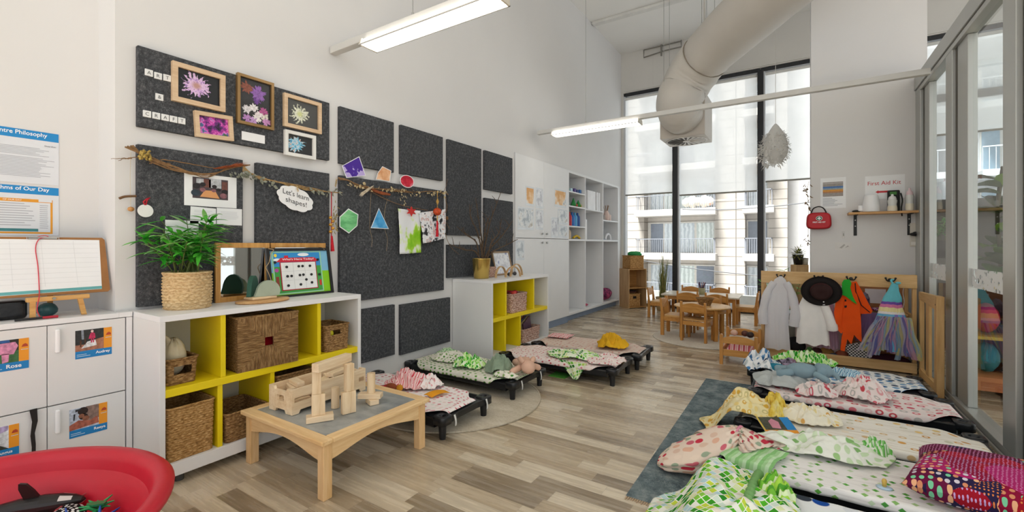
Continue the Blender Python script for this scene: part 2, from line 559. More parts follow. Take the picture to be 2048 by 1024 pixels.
def film_mat():
    t = NT('dotted_white_film')
    co = t.coord('Object', (0, 30, 30))
    v = t.n('TexVoronoi', {'Vector': co, 'Scale': 1.0, 'Randomness': .9}, feature='F1')
    sep = t.n('SeparateColor', {0: v.outputs['Color']})
    hole = t.math('LESS_THAN', v.outputs['Distance'], t.math('ADD', .16, t.math('MULTIPLY', sep.outputs[0], .40)))
    tr = t.n('BsdfTransparent')
    t.put(t.b.inputs['Base Color'], lin('#eef1f2'))
    mx = t.n('MixShader', {0: hole, 1: t.b.outputs[0], 2: tr.outputs[0]})
    t.t.links.new(mx.outputs[0], t.out.inputs['Surface'])
    return t.m
fm = film_mat()
for y0, y1 in ((4.612, 5.22), (3.48, 4.18), (1.4, 3.1)):
    q = MB(); q.box(.9855, .9872, y0, y1, .866, .992); q.build('dotted_film_band', fm, P, world=True)

# ceiling track and pipe bracket
m = MB(); m.box(-2.85, .1, 6.85, 6.95, CEIL - .045, CEIL - .001)
solo('ceiling_track', 'long white surface track fixed flat to the ceiling', 'track', m, plain('track_white', '#d6d6d3', .5), bevel=.004)
m = MB()
m.tube([(-2.42, 8.31, 4.8), (-2.42, 8.31, 4.66), (-2.05, 8.31, 4.7), (-1.75, 8.31, 4.7), (-1.75, 8.31, 4.82)], .012, 6)
m.tube([(-2.42, 8.31, 4.8), (-1.75, 8.31, 4.8)], .01, 6); m.tube([(-2.1, 8.31, 4.62), (-2.1, 8.31, 4.82)], .016, 6)
solo('pipe_bracket', 'thin grey pipework bracket high on the window wall', 'pipe', m, plain('dull_pipe', '#7d7a74', .5))
# ================================================================ things on the left wall
def felt_mat():
    t = NT('charcoal_felt')
    co = t.coord('Object')
    a = t.noise(co, 55, 4, .7).outputs[0]
    b = t.noise(co, 240, 2).outputs[0]
    big = t.noise(co, 5, 3).outputs[0]
    c = t.ramp(t.math('ADD', t.math('MULTIPLY', a, .6), t.math('MULTIPLY', b, .4)), [(.34, '#323335'), (.52, '#4e5053'), (.66, '#757677')])
    c = t.mix(t.math('MULTIPLY', big, .3), c, lin('#363a42'))
    t.bump(b, .3, .002)
    return t.fin(c, .95, 0, .05)
felt = felt_mat()
PB = WX + .03
boards = [
    ('widest charcoal felt pinboard, holding the framed flower paintings', .869, 1.975, 1.76, 2.175),
    ('charcoal felt pinboard behind the leafy plant, with the class photo', .868, 1.381, .83, 1.668),
    ('charcoal felt pinboard behind the white cloud sign', 1.461, 1.975, .83, 1.666),
    ('bare charcoal felt pinboard above the purple pentagon', 2.062, 2.583, 1.755, 2.177),
    ('bare charcoal felt pinboard above the red circle', 2.661, 3.193, 1.76, 2.177),
    ('tall narrow charcoal felt pinboard above the gold pot', 3.265, 3.805, 1.245, 2.176),
    ('small charcoal felt pinboard at the end of the top row, beside the white cupboard doors', 3.868, 4.42, 1.752, 2.177),
    ('largest square charcoal felt pinboard, with the green hexagon and blue triangle', 2.062, 3.207, .72, 1.666),
    ('charcoal felt pinboard behind the bare twigs, beside the white cupboard doors', 3.868, 4.43, .83, 1.662),
    ('charcoal felt pinboard just behind the gold pot, below the tall narrow one', 3.265, 3.805, .83, 1.153),
    ('low charcoal felt pinboard touching the end of the long yellow cubby shelf', 2.062, 2.594, .23, .65),
    ('low charcoal felt pinboard next to the second cubby shelf, near the floor', 2.661, 3.30, .21, .64)]
for lab, y0, y1, z0, z1 in boards:
    m = MB(); m.box(WX + (.0005 if (y1 - y0) * (z1 - z0) > .48 else -.0005), PB, y0, y1, z0, z1)
    solo('pinboard', lab, 'pinboard', m, felt, 'charcoal felt pinboards on the left wall', bevel=.003)

paper = plain('white_paper', '#eceef0', .7, var=.015)
tile_w = plain('white_letter_tile', '#e4e6e6', .5, var=.02)
ink = plain('black_ink', '#2a2b2d', .6, var=0)
ink2 = plain('dark_grey_print', '#57595e', .6, var=0)
soft_ink = plain('pale_grey_print', '#a9adb6', .7, var=0)
EY, EZ = (0, 1, 0), (0, 0, 1)
def tile(ch, y0, z0, s=.034, lab=''):
    t = thing('letter_tile', lab, 'letter tile', (PB, y0 + s / 2, z0), group='letter tiles spelling art and craft')
    q = MB(); q.box(PB - .0005, PB + .007, y0, y0 + s, z0, z0 + s); q.build('tile', tile_w, t, world=True, bevel=.0012)
    lettering(t, ch, (PB + .007, y0 + s / 2, z0 + s * .24), EY, EZ, ink, height=s * .5, align='c', bold=-.004)
for ch, y, z, lab in (('A', .897, 2.029, 'white letter tile A of the word ART'), ('R', .936, 2.025, 'white letter tile R of the word ART'), ('T', .976, 2.027, 'white letter tile T of ART, half tucked by the big frame'),
                      ('&', .942, 1.915, 'white tile with the ampersand'), ('C', .889, 1.813, 'white letter tile C of CRAFT'), ('R', .928, 1.813, 'white letter tile R of CRAFT'),
                      ('A', .967, 1.813, 'white letter tile A of CRAFT'), ('F', 1.005, 1.813, 'white letter tile F of CRAFT'), ('T', 1.043, 1.813, 'white letter tile T at the end of CRAFT')):
    tile(ch, y, z, .034, lab)

fr_pale = wood('pale_frame_wood', '#c7a988', '#dcc3a3', 'y')
fr_gold = plain('bronze_frame', '#8d6f45', .35, metal=.45, var=.08)
fr_white = plain('white_frame', '#e2e2df', .45)
glz = plain('picture_mount', '#1b1c1f', .3)
def framed(lab, y0, y1, z0, z1, bar, mats, pic, depth=.022, tilt=0.0, x=PB, cat='framed painting'):
    yc, zc = (y0 + y1) / 2, (z0 + z1) / 2
    t = thing('framed_painting', lab, cat, (x + .001, yc, z0), group='framed flower paintings')
    hy, hz = (y1 - y0) / 2, (z1 - z0) / 2
    ct, st = math.cos(tilt), math.sin(tilt)
    def fm(a, b, h): return (x + .001 + h, yc + a * ct - b * st, zc + a * st + b * ct)
    q = MB()
    for a0, a1, b0, b1 in ((-hy, hy, hz - bar, hz), (-hy, hy, -hz, -hz + bar), (-hy, -hy + bar, -hz + bar, hz - bar), (hy - bar, hy, -hz + bar, hz - bar)):
        q.prism([(a0, b0), (a1, b0), (a1, b1), (a0, b1)], 0, depth, fm)
    q.build('frame', mats, t, world=True, bevel=.002)
    e = bar - .002
    q = MB(); q.prism([(-hy + e, -hz + e), (hy - e, -hz + e), (hy - e, hz - e), (-hy + e, hz - e)], .002, .007, fm)
    q.build('picture', pic, t, world=True)
    return t
framed('large pale wood frame with a lilac flower painting', 1.011, 1.273, 1.928, 2.142, .026, fr_pale, flower('lilac_flower', -.012, .115, .085, .075, ['#6b4a8e', '#c9a3d9', '#e6c9e4', '#a06fb8'], petals=18, core='#b98f86'))
framed('bronze portrait frame with pink and white blossoms', 1.339, 1.56, 1.884, 2.186, .017, fr_gold, plain('dark_painting_ground', '#2a2a2c', .4, var=.3, vs=20), )
PT = bpy.context.scene.objects[max(o.name for o in bpy.data.objects if o.name.startswith('framed_painting'))]
def petals(yc, zc, r, n, c_, w_=.0045, nm='petal_paint'):
    q = MB()
    for k in range(n):
        a = U(0, 2 * PI); l = r * U(.45, 1.0); i0 = r * U(.0, .3); s_ = w_ * U(.6, 1.5)
        d = V3((0, math.cos(a), math.sin(a))); sd = V3((0, -math.sin(a), math.cos(a)))
        p = V3((PB + .0092 + .0004 * R(), yc, zc))
        q.add([p + d * i0 - sd * s_ * .5, p + d * l * .7 - sd * s_, p + d * l, p + d * l * .7 + sd * s_, p + d * i0 + sd * s_ * .5], [(0, 1, 2, 3, 4)])
    q.build(nm, plain('paint_' + c_[1:], c_, .5, var=.2, vs=90), PT, world=True)
petals(1.40, 2.115, .045, 46, '#8a5040'); petals(1.47, 2.095, .055, 70, '#8d62ad'); petals(1.46, 2.05, .03, 30, '#6b3f8f')
for y_, z_, c_ in ((1.40, 1.98, '#d9d6da'), (1.44, 2.0, '#e6e2e4'), (1.47, 1.96, '#e3d9dd'), (1.51, 1.955, '#d8d3c9'), (1.40, 1.925, '#b585c0'), (1.44, 1.92, '#c39ad0'), (1.52, 1.925, '#c98fc4'), (1.50, 1.99, '#b0578f'), (1.46, 1.94, '#e9e4e2')): petals(y_, z_, .032, 34, c_)

framed('pale wood frame with a white and yellow flower on grey', 1.627, 1.898, 1.93, 2.148, .024, fr_pale, flower('white_flower', -.02, .105, .075, .07, ['#3c3d3d', '#b9bda8', '#e9ead9', '#8c9468'], back='#4a4b4a', petals=14, core='#c9cf92'))
framed('small pale wood frame with a magenta flower painting', 1.118, 1.316, 1.762, 1.907, .022, fr_pale, blotch('magenta_painting', [(.34, '#1d1a22'), (.44, '#6a2f7a'), (.5, '#c13fa6'), (.55, '#e884cf'), (.6, '#4c67b0'), (.66, '#55702e')], 22, 4, .35), tilt=.06)
framed('white frame with a blue and orange flower on black', 1.633, 1.854, 1.742, 1.909, .022, fr_white, flower('blue_flower', -.03, .085, .075, .062, ['#2d6c96', '#5fb3d6', '#c3d8e3', '#d98a58'], back='#2c2c2d', petals=15))
m = MB(); m.box(PB - .0005, PB + .0015, 1.373, 1.512, 1.791, 1.843)
solo('caption_card', 'blank white caption strip below the bronze frame', 'card', m, paper)

# ---------------- papers and ornaments on the boards
def sheet(name, lab, cat, quad, mat, x=PB + .0015, parts=(), group=None, thick=.0008):
    """quad: (y,z) corners counter-clockwise from lower left; parts: (name, quad in the same plane, material)"""
    ys = [p[0] for p in quad]; zs = [p[1] for p in quad]
    t = thing(name, lab, cat, (x, sum(ys) / len(ys), min(zs)), group=group)
    f = lambda a, b, h: (x + h, a, b)
    q = MB(); q.prism(quad, 0, thick, f); q.build('sheet', mat, t, world=True)
    for i, (nm, qd, mt) in enumerate(parts):
        q = MB(); q.prism(qd, thick, thick + .0006 + .0003 * i, f); q.build(nm, mt, t, world=True)
    return t
def rect(y0, y1, z0, z1): return [(y0, z0), (y1, z0), (y1, z1), (y0, z1)]
def lines(t, y0, y1, z0, z1, n, mat, x, name='printed_text', ragged=.15, h=.3):
    q = MB(); d = (z1 - z0) / n
    for i in range(n):
        if R() < .1: continue
        q.box(x, x + .0004, y0, lerp(y1, y0, U(0, ragged)), z1 - (i + h) * d, z1 - i * d)
    q.build(name, mat, t, world=True)
def class_photo(t, y0, y1, z0, z1, x):
    def bx(nm, c, rects):
        q = MB()
        for a, b, d, e in rects: q.box(x, x + .0006, lerp(y0, y1, a), lerp(y0, y1, b), lerp(z0, z1, d), lerp(z0, z1, e))
        q.build(nm, plain('photo_' + nm, c, .4, var=.2, vs=60), t, world=True)
    bx('ground_print', '#4b3f43', [(0, 1, 0, 1)])
    x += .0008
    bx('wall_print', '#b9bcc2', [(.45, .8, .55, 1), (.1, .3, .72, .95)])
    bx('shelf_print', '#6d4238', [(.3, .5, .55, .95), (.82, .98, .5, .9)])
    q = MB(); q.prism([(.2, .08), (.75, .05), (.62, .42), (.33, .4)], 0, .0006, lambda a, b, h: (x + h, lerp(y0, y1, a), lerp(z0, z1, b)))
    q.build('table_print', plain('photo_table', '#d99a63', .4), t, world=True)
    x += .0008
    def blob(nm, c, pts):
        q = MB()
        for a, b, r in pts:
            q.prism([(a + r * .8 * math.cos(k * PI / 6), b + r * math.sin(k * PI / 6)) for k in range(12)], 0, .0005, lambda a_, b_, h: (x + h, lerp(y0, y1, a_), lerp(z0, z1, b_)))
        q.build(nm, plain('photo_' + nm, c, .4, var=.2, vs=50), t, world=True)
    for hd in ((.1, .58, .13), (.28, .68, .1), (.6, .62, .09), (.72, .48, .08), (.9, .4, .12)): blob('head_print', '#241c1d', [hd])
    x += .0006
    blob('clothes_print', '#8e5f66', [(.27, .42, .1), (.58, .42, .08), (.86, .2, .13)]); blob('jumper_print', '#2c3a44', [(.08, .25, .16)])
t = sheet('photo_sheet', 'white sheet with a colour photo of children at a table', 'paper', rect(1.072, 1.343, 1.37, 1.553), paper)
class_photo(t, 1.112, 1.295, 1.414, 1.532, PB + .0026)
for lab, qd in (('white note paper below the class photo, on the left', [(1.10, 1.272), (1.231, 1.266), (1.231, 1.361), (1.103, 1.366)]), ('white note paper below the class photo, on the right', rect(1.235, 1.374, 1.268, 1.367))):
    t = sheet('note_paper', lab, 'paper', qd, paper, group='note papers on the pinboard')
    lines(t, qd[0][0] + .02, qd[1][0] - .02, qd[0][1] + .03, qd[3][1] - .02, 6, plain('faint_print', '#cfd2d6', .7, var=0), PB + .0026)
t = sheet('note_paper', 'white paper pinned behind the leaves of the plant', 'paper', rect(.985, 1.142, 1.165, 1.285), paper, group='note papers on the pinboard')
# round ornament with ribbon
t = thing('disc_ornament', 'white clay disc ornament with red ribbon', 'ornament', (PB, .899, 1.294))
q = MB(); q.cyl((PB + .002, .899, 1.327), (PB + .008, .899, 1.327), .033, n=28); q.build('disc', plain('white_clay', '#e6e7e6', .7, bump=.3, bs=200), t, world=True, bevel=.001)
q = MB(); q.tube([(PB + .006, .897, 1.357), (PB + .012, .888, 1.372), (PB + .01, .903, 1.388), (PB + .008, .915, 1.397), (PB + .012, .903, 1.38), (PB + .006, .9, 1.357)], .004, 6); q.build('ribbon', plain('red_ribbon', '#b01c2c', .6), t, world=True)
t = thing('hanging_ball', 'wooden ball hanging on a string by the wall corner', 'ornament', (WX + .03, .841, 1.318))
q = MB(); q.ell((WX + .03, .841, 1.332), (.014, .014, .012)); q.build('ball', wood('ball_wood', '#a5713d', '#c08d55', 'z'), t, world=True)
q = MB(); q.tube([(WX + .03, .84, 1.344), (WX + .03, .838, 1.5), (WX + .032, .84, 1.62)], .0012, 5); q.build('string', plain('twine', '#cbbfa8', .9), t, world=True)
m = MB(); m.tube(spline([(WX + .03, .795, 1.382), (WX + .028, .82, 1.394), (WX + .03, .862, 1.40)], 8), .006, 6)
solo('hanging_stick', 'short brown stick hung beside the wooden ball', 'stick', m, plain('bark', '#6f5136', .9, bump=.5, bs=90))

# garland of dried branches
twig = plain('dry_twig', '#8a6a48', .9, var=.2, vs=60, bump=.4, bs=150)
leafm = plain('dried_eucalyptus', '#b3a78c', .85, var=.18, vs=70)
leafg = plain('grey_green_leaf', '#8d9080', .85, var=.15, vs=60)
strawm = plain('pampas_cream', '#e4d8c2', .95, var=.1, vs=80)
flo = plain('dried_yellow_flower', '#b39a52', .9, var=.25, vs=90)
rust = plain('rust_grass', '#a3552f', .9, var=.2, vs=90)
GX = WX + .055
def branch(mb, pts, r0=.004, r1=.0015, n=16, wob=.004):
    sp = spline([(GX + p[2] if len(p) > 2 else GX, p[0], p[1]) for p in pts], n)
    sp = [p + V3((U(-1, 1), U(-1, 1), U(-1, 1))) * wob * .6 for p in sp]
    mb.tube(sp, [lerp(r0, r1, i / n) for i in range(n + 1)], 6)
    return sp
def leaflet(mb, p, d, ln, wd, mi=0):
    d = V3(d).normalized(); s = d.cross(V3((1, .3, .2))).normalized(); up = s.cross(d) * (ln * .18)
    p = V3(p)
    pts = [p, p + d * ln * .35 + s * wd - up * .2, p + d * ln * .75 + s * wd * .7, p + d * ln + up, p + d * ln * .75 - s * wd * .7, p + d * ln * .35 - s * wd - up * .2]
    mb.add(pts, [(0, 1, 2, 3), (0, 3, 4, 5)], mi, True)
def tuft(mb, p, d, ln, n=60, spread=.25, w=.0016):
    p = V3(p); d = V3(d).normalized()
    for _ in range(n):
        q = V3((U(-1, 1), U(-1, 1), U(-1, 1))) * spread
        st = p + d * ln * U(0, .7)
        e = (d + q).normalized() * ln * U(.15, .4)
        s = e.cross(V3((U(-1, 1), U(-1, 1), U(-1, 1)))).normalized() * w
        mb.add([st - s, st + s, st + e], [(0, 1, 2)])
g1 = thing('dried_garland', 'dried branch garland with yellow flowers and rust grass, above the class photo', 'garland', (GX, 1.1, 1.55), group='dried garlands along the pinboards')
b = MB()
for k in range(4):
    branch(b, [(.81 + .01 * k, 1.64 + .004 * k), (.9, 1.607 - .006 * k), (1.0, 1.58 - .008 * k), (1.09, 1.555 - .004 * k), (1.19, 1.557 - .006 * k), (1.3, 1.60 + .005 * k), (1.41, 1.64)], .0045, .002, 20)
branch(b, [(.955, 1.60), (1.06, 1.6), (1.16, 1.592), (1.25, 1.592)], .003, .002)
branch(b, [(.87, 1.597), (.8, 1.58), (.755, 1.57)], .0025, .001); branch(b, [(.84, 1.585), (.80, 1.575), (.785, 1.565)], .002, .001)
branch(b, [(.91, 1.573), (.96, 1.582), (1.0, 1.586)], .0028, .002)
b.build('branches', twig, g1, world=True)
b = MB()
for _ in range(46):
    b.ell((GX + U(0, .03), .885 + U(-.022, .025), 1.612 + U(-.026, .02)), (.006, .006, .006), 6, 5)
b.build('flower_cluster', flo, g1, world=True)
b = MB(); tuft(b, (GX + .01, 1.2, 1.585), (0, .9, .28), .2, 170, .22, .0018); b.build('rust_grass', rust, g1, world=True)
g2 = thing('dried_garland', 'eucalyptus garland over the cloud sign', 'garland', (GX, 1.65, 1.53), group='dried garlands along the pinboards')
b = MB()
for k in range(5):
    branch(b, [(1.37, 1.60 + .006 * k), (1.46, 1.575 - .003 * k), (1.55, 1.56), (1.7, 1.553 - .005 * k), (1.83, 1.54 - .004 * k), (1.95, 1.53), (2.06, 1.535)], .004, .0018, 20, .006)
b.build('branches', plain('straw_twig', '#a98b5d', .9, var=.2, vs=60), g2, world=True)
b = MB()
for _ in range(60):
    t_ = R(); y = lerp(1.36, 1.56, t_) if R() < .55 else lerp(1.8, 2.05, R())
    z = 1.60 - .06 * sm(1.36, 1.6, y) - .01 + U(-.02, .015)
    leaflet(b, (GX + U(0, .02), y, z), (U(-.3, .8), U(-1, 1), U(-1.2, .6)), U(.018, .03), U(.007, .012))
for _ in range(22):
    leaflet(b, (GX + U(0, .02), U(1.3, 1.42), U(1.555, 1.585)), (U(0, .6), U(-1, .3), U(-1, .2)), U(.015, .026), U(.006, .01))
b.build('leaves', leafg, g2, world=True)
b = MB(); tuft(b, (GX + .02, 1.99, 1.56), (.1, .1, .9), .08, 90, .5, .0015); tuft(b, (GX + .018, 1.70, 1.545), (.1, .2, -1), .05, 60, .7, .0015); b.build('straw_tuft', plain('straw', '#c9b07c', .95, var=.15, vs=80), g2, world=True)
g3 = thing('dried_garland', 'dried garland with cream pampas plume above the blue triangle', 'garland', (GX, 2.6, 1.55), group='dried garlands along the pinboards')
b = MB()
for k in range(4):
    branch(b, [(2.03, 1.645 - .006 * k), (2.12, 1.63), (2.22, 1.607 - .006 * k), (2.4, 1.597), (2.6, 1.598 + .006 * k), (2.8, 1.612), (3.05, 1.645), (3.24, 1.635)], .006 - .001 * k, .002, 24, .005)
branch(b, [(3.2, 1.61), (3.22, 1.5), (3.19, 1.4), (3.26, 1.3)], .003, .0015); branch(b, [(3.1, 1.6), (3.19, 1.68), (3.23, 1.78)], .002, .001)
branch(b, [(3.2, 1.4), (3.205, 1.25), (3.28, 1.13), (3.4, 1.06)], .003, .0015)
b.build('branches', twig, g3, world=True)
b = MB(); b.prism([(0, 0), (.09, -.012), (.19, -.022), (.2, -.036), (.11, -.038), (.03, -.02)], 0, .02, lambda a, c, h: (GX + .01 + h, 2.30 + a, 1.59 + c)); b.build('bark_strip', plain('red_bark', '#8c4a28', .85, var=.2, vs=40), g3, world=True)
b = MB()
for dz in (0, -.012, .01): tuft(b, (GX + .025, 2.33, 1.615), (.05, -.95, -.62 + dz * 8), .16, 190, .12, .0022)
b.build('pampas_plume', strawm, g3, world=True)
b = MB()
for _ in range(80):
    y = U(2.1, 3.22); z = 1.598 + .03 * sm(2.75, 3.1, y) + U(-.022, .02)
    leaflet(b, (GX + U(0, .02), y, z), (U(-.2, .8), U(-1, 1), U(-1, .9)), U(.016, .032), U(.007, .014))
for _ in range(10): leaflet(b, (GX + U(0, .02), U(2.62, 2.68), U(1.5, 1.58)), (U(0, .5), U(-.6, .6), -1), U(.015, .025), U(.005, .008))
b.build('leaves', plain('papery_leaf', '#c8b78e', .85, var=.2, vs=60), g3, world=True)
b = MB(); tuft(b, (GX + .02, 2.7, 1.64), (.1, .6, -.3), .1, 60, .5, .0012); b.build('dark_grass', plain('dark_seed', '#4f463e', .9), g3, world=True)
b = MB(); b.tube(spline([(GX + .01, 2.295, 1.575), (GX + .01, 2.5, 1.512), (GX + .01, 2.7, 1.478), (GX + .01, 2.95, 1.463)], 16), .0025, 6)
solo('peg_rope', 'thin brown rope strung below the pampas plume', 'rope', b, twig)
m = MB(); m.ell((GX, 3.213, 1.405), (.02, .02, .02), 12, 8)
solo('seed_ball', 'small brown seed ball at the end of the garland', 'ornament', m, plain('brown_ball', '#7a5636', .9, bump=.6, bs=120))
m = MB(); m.tube(spline([(GX, 2.325, 1.562), (GX + .004, 2.312, 1.42), (GX, 2.314, 1.28), (GX, 2.335, 1.2), (GX, 2.33, 1.135)], 14), .0015, 5); m.tube(spline([(GX, 2.49, 1.527), (GX, 2.46, 1.42), (GX, 2.464, 1.28), (GX, 2.49, 1.2), (GX, 2.48, 1.1)], 14), .0015, 5)
tw = plain('twine2', '#9c8a6c', .9)

# cut-out shapes
def cutout(name, lab, pts, mat, x=PB + .03, rim=.006, tw_=None, cat='paper shape'):
    yc = sum(p[0] for p in pts) / len(pts); zc = sum(p[1] for p in pts) / len(pts)
    t = thing(name, lab, cat, (x, yc, min(p[1] for p in pts)))
    f = lambda a, b, h: (x + h, a, b)
    q = MB(); q.prism(pts, 0, .001, f); q.build('white_border', paper, t, world=True)
    r_ = max(math.hypot(p[0] - yc, p[1] - zc) for p in pts)
    k = 1 - rim / (r_ * .7)
    q = MB(); q.prism([(yc + (a - yc) * k, zc + (b - zc) * k) for a, b in pts], .001, .0016, f); q.build('print', mat, t, world=True)
    return t
cutout('paper_hexagon', 'green laminated paper hexagon', [(2.035, 1.282), (2.116, 1.236), (2.192, 1.295), (2.201, 1.383), (2.112, 1.422), (2.035, 1.355)], blotch('green_wash', [(.35, '#5fae70'), (.5, '#7ecb8c'), (.65, '#98dda0')], 6, 3, .4, stretch=(1, 1, 3)))
t = cutout('paper_triangle', 'blue laminated paper triangle hung on two strings', [(2.316, 1.282), (2.50, 1.281), (2.397, 1.446)], blotch('blue_wash', [(.35, '#2d86c4'), (.5, '#4fa6de'), (.65, '#8cc8ee')], 9, 4, .4), rim=.007)
m.build('hanging_string', tw, t, world=True)
cutout('paper_pentagon', 'purple and lilac painted paper pentagon', [(2.116, 1.652), (2.295, 1.692), (2.233, 1.834), (2.077, 1.737)], blotch('purple_paint', [(.47, '#4a2a96'), (.5, '#4f2fa0'), (.52, '#c3b4e6'), (.6, '#b7a6de')], 12, 2, .5), x=WX + .03)
cutout('paper_pentagon', 'tan painted paper pentagon', [(2.392, 1.673), (2.538, 1.675), (2.554, 1.768), (2.459, 1.791), (2.408, 1.727)], blotch('tan_paint', [(.4, '#d79a6c'), (.55, '#e8b88f'), (.65, '#f0d0b2')], 10, 3, .5), x=WX + .03)
cutout('paper_circle', 'red painted paper circle', [(2.727 + .083 * math.cos(k * PI / 14), 1.70 + .055 * math.sin(k * PI / 14)) for k in range(28)], blotch('red_paint', [(.35, '#b3152f'), (.55, '#d3283f'), (.7, '#e4899a')], 16, 3, .4), x=WX + .034)
# cloud sign
t = thing('cloud_sign', 'white cloud-shaped sign reading Let\'s learn shapes!', 'sign', (PB + .03, 1.70, 1.365))
cl = []
for k in range(120):
    a = 2 * PI * k / 120
    rr = 1 + .09 * abs(math.sin(a * 4.5 + .4))
    cl.append((1.70 + .118 * rr * math.cos(a) * (1.0), 1.457 + .074 * rr * math.sin(a)))
q = MB(); q.prism(cl, 0, .0015, lambda a, b_, h: (PB + .03 + h, a, b_ - (a - 1.70) * .22 + .0)); q.build('card', paper, t, world=True)
dy = (0, 1, -.2)
lettering(t, "Let's learn", (PB + .0318, 1.612, 1.487), dy, EZ, ink, width=.185, height=.034)
lettering(t, "shapes!", (PB + .0318, 1.63, 1.425), dy, EZ, ink, width=.15, height=.042)
# tassel with beads
t = thing('bead_tassel', 'red tassel with gold beads hanging at the pinboard edge', 'ornament', (GX, 1.968, 1.1))
q = MB(); q.tube([(GX + .01, 1.966, 1.53), (GX + .01, 1.966, 1.2)], .0035, 6); q.build('cord', plain('red_cord', '#b3202c', .7), t, world=True)
q = MB()
for i, z in enumerate((1.345, 1.32, 1.295, 1.27, 1.245)): q.ell((GX + .012, 1.964 + (.012 if i % 2 else -.006), z), (.012, .014, .012), 10, 8)
q.build('beads', plain('gold_bead', '#c8963f', .3, metal=.5), t, world=True)
q = MB(); q.cyl((GX + .01, 1.968, 1.215), (GX + .01, 1.975, 1.105), .007, .014, 10); q.build('tassel', plain('red_tassel', '#c4182a', .8, var=.2, vs=100), t, world=True)
q = MB()
for _ in range(26): leaflet(q, (GX + U(0, .02), U(1.985, 2.01), U(1.25, 1.5)), (U(0, .4), U(-.6, .8), -1), .03, .004)
q.build('dried_sprig', plain('olive_sprig', '#8d7f4f', .9), t, world=True)
# paintings hung on the rope
def wavy(name, lab, quad, mat, x, amp=.008, cat='painting'):
    t = thing(name, lab, cat, (x, quad[0][0], quad[0][1]))
    def fn(u, v):
        a = [lerp(quad[0][i], quad[1][i], u) for i in (0, 1)]; b = [lerp(quad[3][i], quad[2][i], u) for i in (0, 1)]
        return (x + amp * math.sin(u * 5 + v * 3) + .004 * nz(u * 4, v * 4, 2), lerp(a[0], b[0], v) + .004 * nz(v * 6, u, 1), lerp(a[1], b[1], v) + .003 * nz(u * 9, v, 5))
    q = MB(); q.grid(fn, 24, 24, uv=(1, 1)); q.build('sheet', mat, t, world=True, solid=.001)
    return t
t = wavy('hanging_painting', 'white paper with lime green paint blots, hung on the rope', [(2.614, 1.074), (2.873, 1.083), (2.85, 1.452), (2.592, 1.455)], blotch('green_blots', [(.47, '#e9edf0'), (.51, '#dfeec2'), (.55, '#a8d83f'), (.66, '#86c81e')], 6, 3, .7, stretch=(1, 1, .8)), PB + .035)
t2 = wavy('hanging_painting', 'striped print of animal shapes with dark outlines, hung next to the green blots', [(2.873, 1.163), (3.177, 1.212), (3.163, 1.487), (2.817, 1.431)], blotch('dark_print', [(.36, '#2e2c30'), (.4, '#5b5e66'), (.44, '#e3e5ea'), (.56, '#eef0f3'), (.6, '#c98f83'), (.64, '#e3e6ec'), (.7, '#70727c')], 16, 2, .6), PB + .052)
m = MB(); n = 6
m.prism([(2.725 + (.06 if k % 2 == 0 else .028) * math.cos(PI / 2 + k * PI / n), 1.438 + (.043 if k % 2 == 0 else .022) * math.sin(PI / 2 + k * PI / n)) for k in range(2 * n)], 0, .006, lambda a, b_, h: (PB + .055 + h, a, b_))
solo('star_ornament', 'red six-pointed star pinned on the green painting', 'ornament', m, plain('red_felt_star', '#c5332f', .85))
q = thing('lantern_ornament', 'small red and gold lantern ornament with red tassel', 'ornament', (PB + .09, 3.02, 1.21))
LX = PB + .085
m = MB(); m.ell((LX, 3.02, 1.453), (.03, .045, .034), 20, 10, fn=lambda d: 1 + .05 * math.cos(10 * math.atan2(d.y, d.x))); m.build('lantern', plain('orange_red_lantern', '#c64a1e', .4, var=.3, vs=50), q, world=True)
m = MB(); m.prism([(0, .033), (.018, 0), (0, -.033), (-.018, 0)], 0, .004, lambda a, b_, h: (LX + h, 3.02 + a, 1.545 + b_)); m.cyl((LX, 3.02, 1.415), (LX, 3.02, 1.37), .006, .004); m.tube([(LX, 3.02, 1.64), (LX, 3.02, 1.58)], .003, 6); m.tube([(LX, 3.02, 1.51), (LX, 3.02, 1.48)], .003, 6); m.build('gold_knot', plain('gold_knot', '#c79b4a', .35, metal=.5), q, world=True)
m = MB(); m.cyl((LX, 3.02, 1.37), (LX, 3.018, 1.225), .007, .014, 10); m.build('tassel', plain('red_tassel', '#c4182a', .8), q, world=True)

# ---------------- alcove posters
AX = -3.12
blue_band = plain('poster_blue', '#1f87c9', .5, var=.01)
body = plain('poster_pale', '#d9dde3', .5, var=.01)
orange = plain('poster_orange', '#e09a2c', .5, var=.02)
teal = plain('poster_teal', '#3c8084', .5, var=.08, vs=30)
wtxt = plain('white_print', '#f2f5f7', .6, var=0)
f = lambda a, b_, h: (AX + h, a, b_)
def poster(lab, z0, z1, zh, title, tx, tw_, th):
    t = thing('wall_poster', lab, 'poster', (AX, .5, z0), group='information posters in the alcove')
    q = MB(); q.prism(rect(.33, .637, z0, z1), .001, .003, f); q.build('sheet', body, t, world=True)
    q = MB(); q.prism(rect(.33, .636, zh, z1), .003, .0038, f); q.build('header_band', blue_band, t, world=True)
    lettering(t, title, (AX + .0042, tx, zh + .011), EY, EZ, wtxt, width=tw_, height=th, align='r', bold=.012)
    return t
t = poster('white poster with blue header reading Centre Philosophy', 1.447, 1.704, 1.662, 'Centre Philosophy', .596, .185, .026)
lines(t, .345, .622, 1.475, 1.628, 22, soft_ink, AX + .0035, ragged=.25)
lettering(t, 'Guardian', (AX + .0042, .586, 1.634), EY, EZ, ink2, width=.04, height=.007, name='small_heading')
t = poster('white poster with blue header reading Rhythms of Our Day', 1.196, 1.434, 1.396, 'Rhythms of Our Day', .603, .205, .024)
q = MB(); q.prism(rect(.33, .615, 1.205, 1.372), .003, .0036, f); q.build('orange_frame', orange, t, world=True)
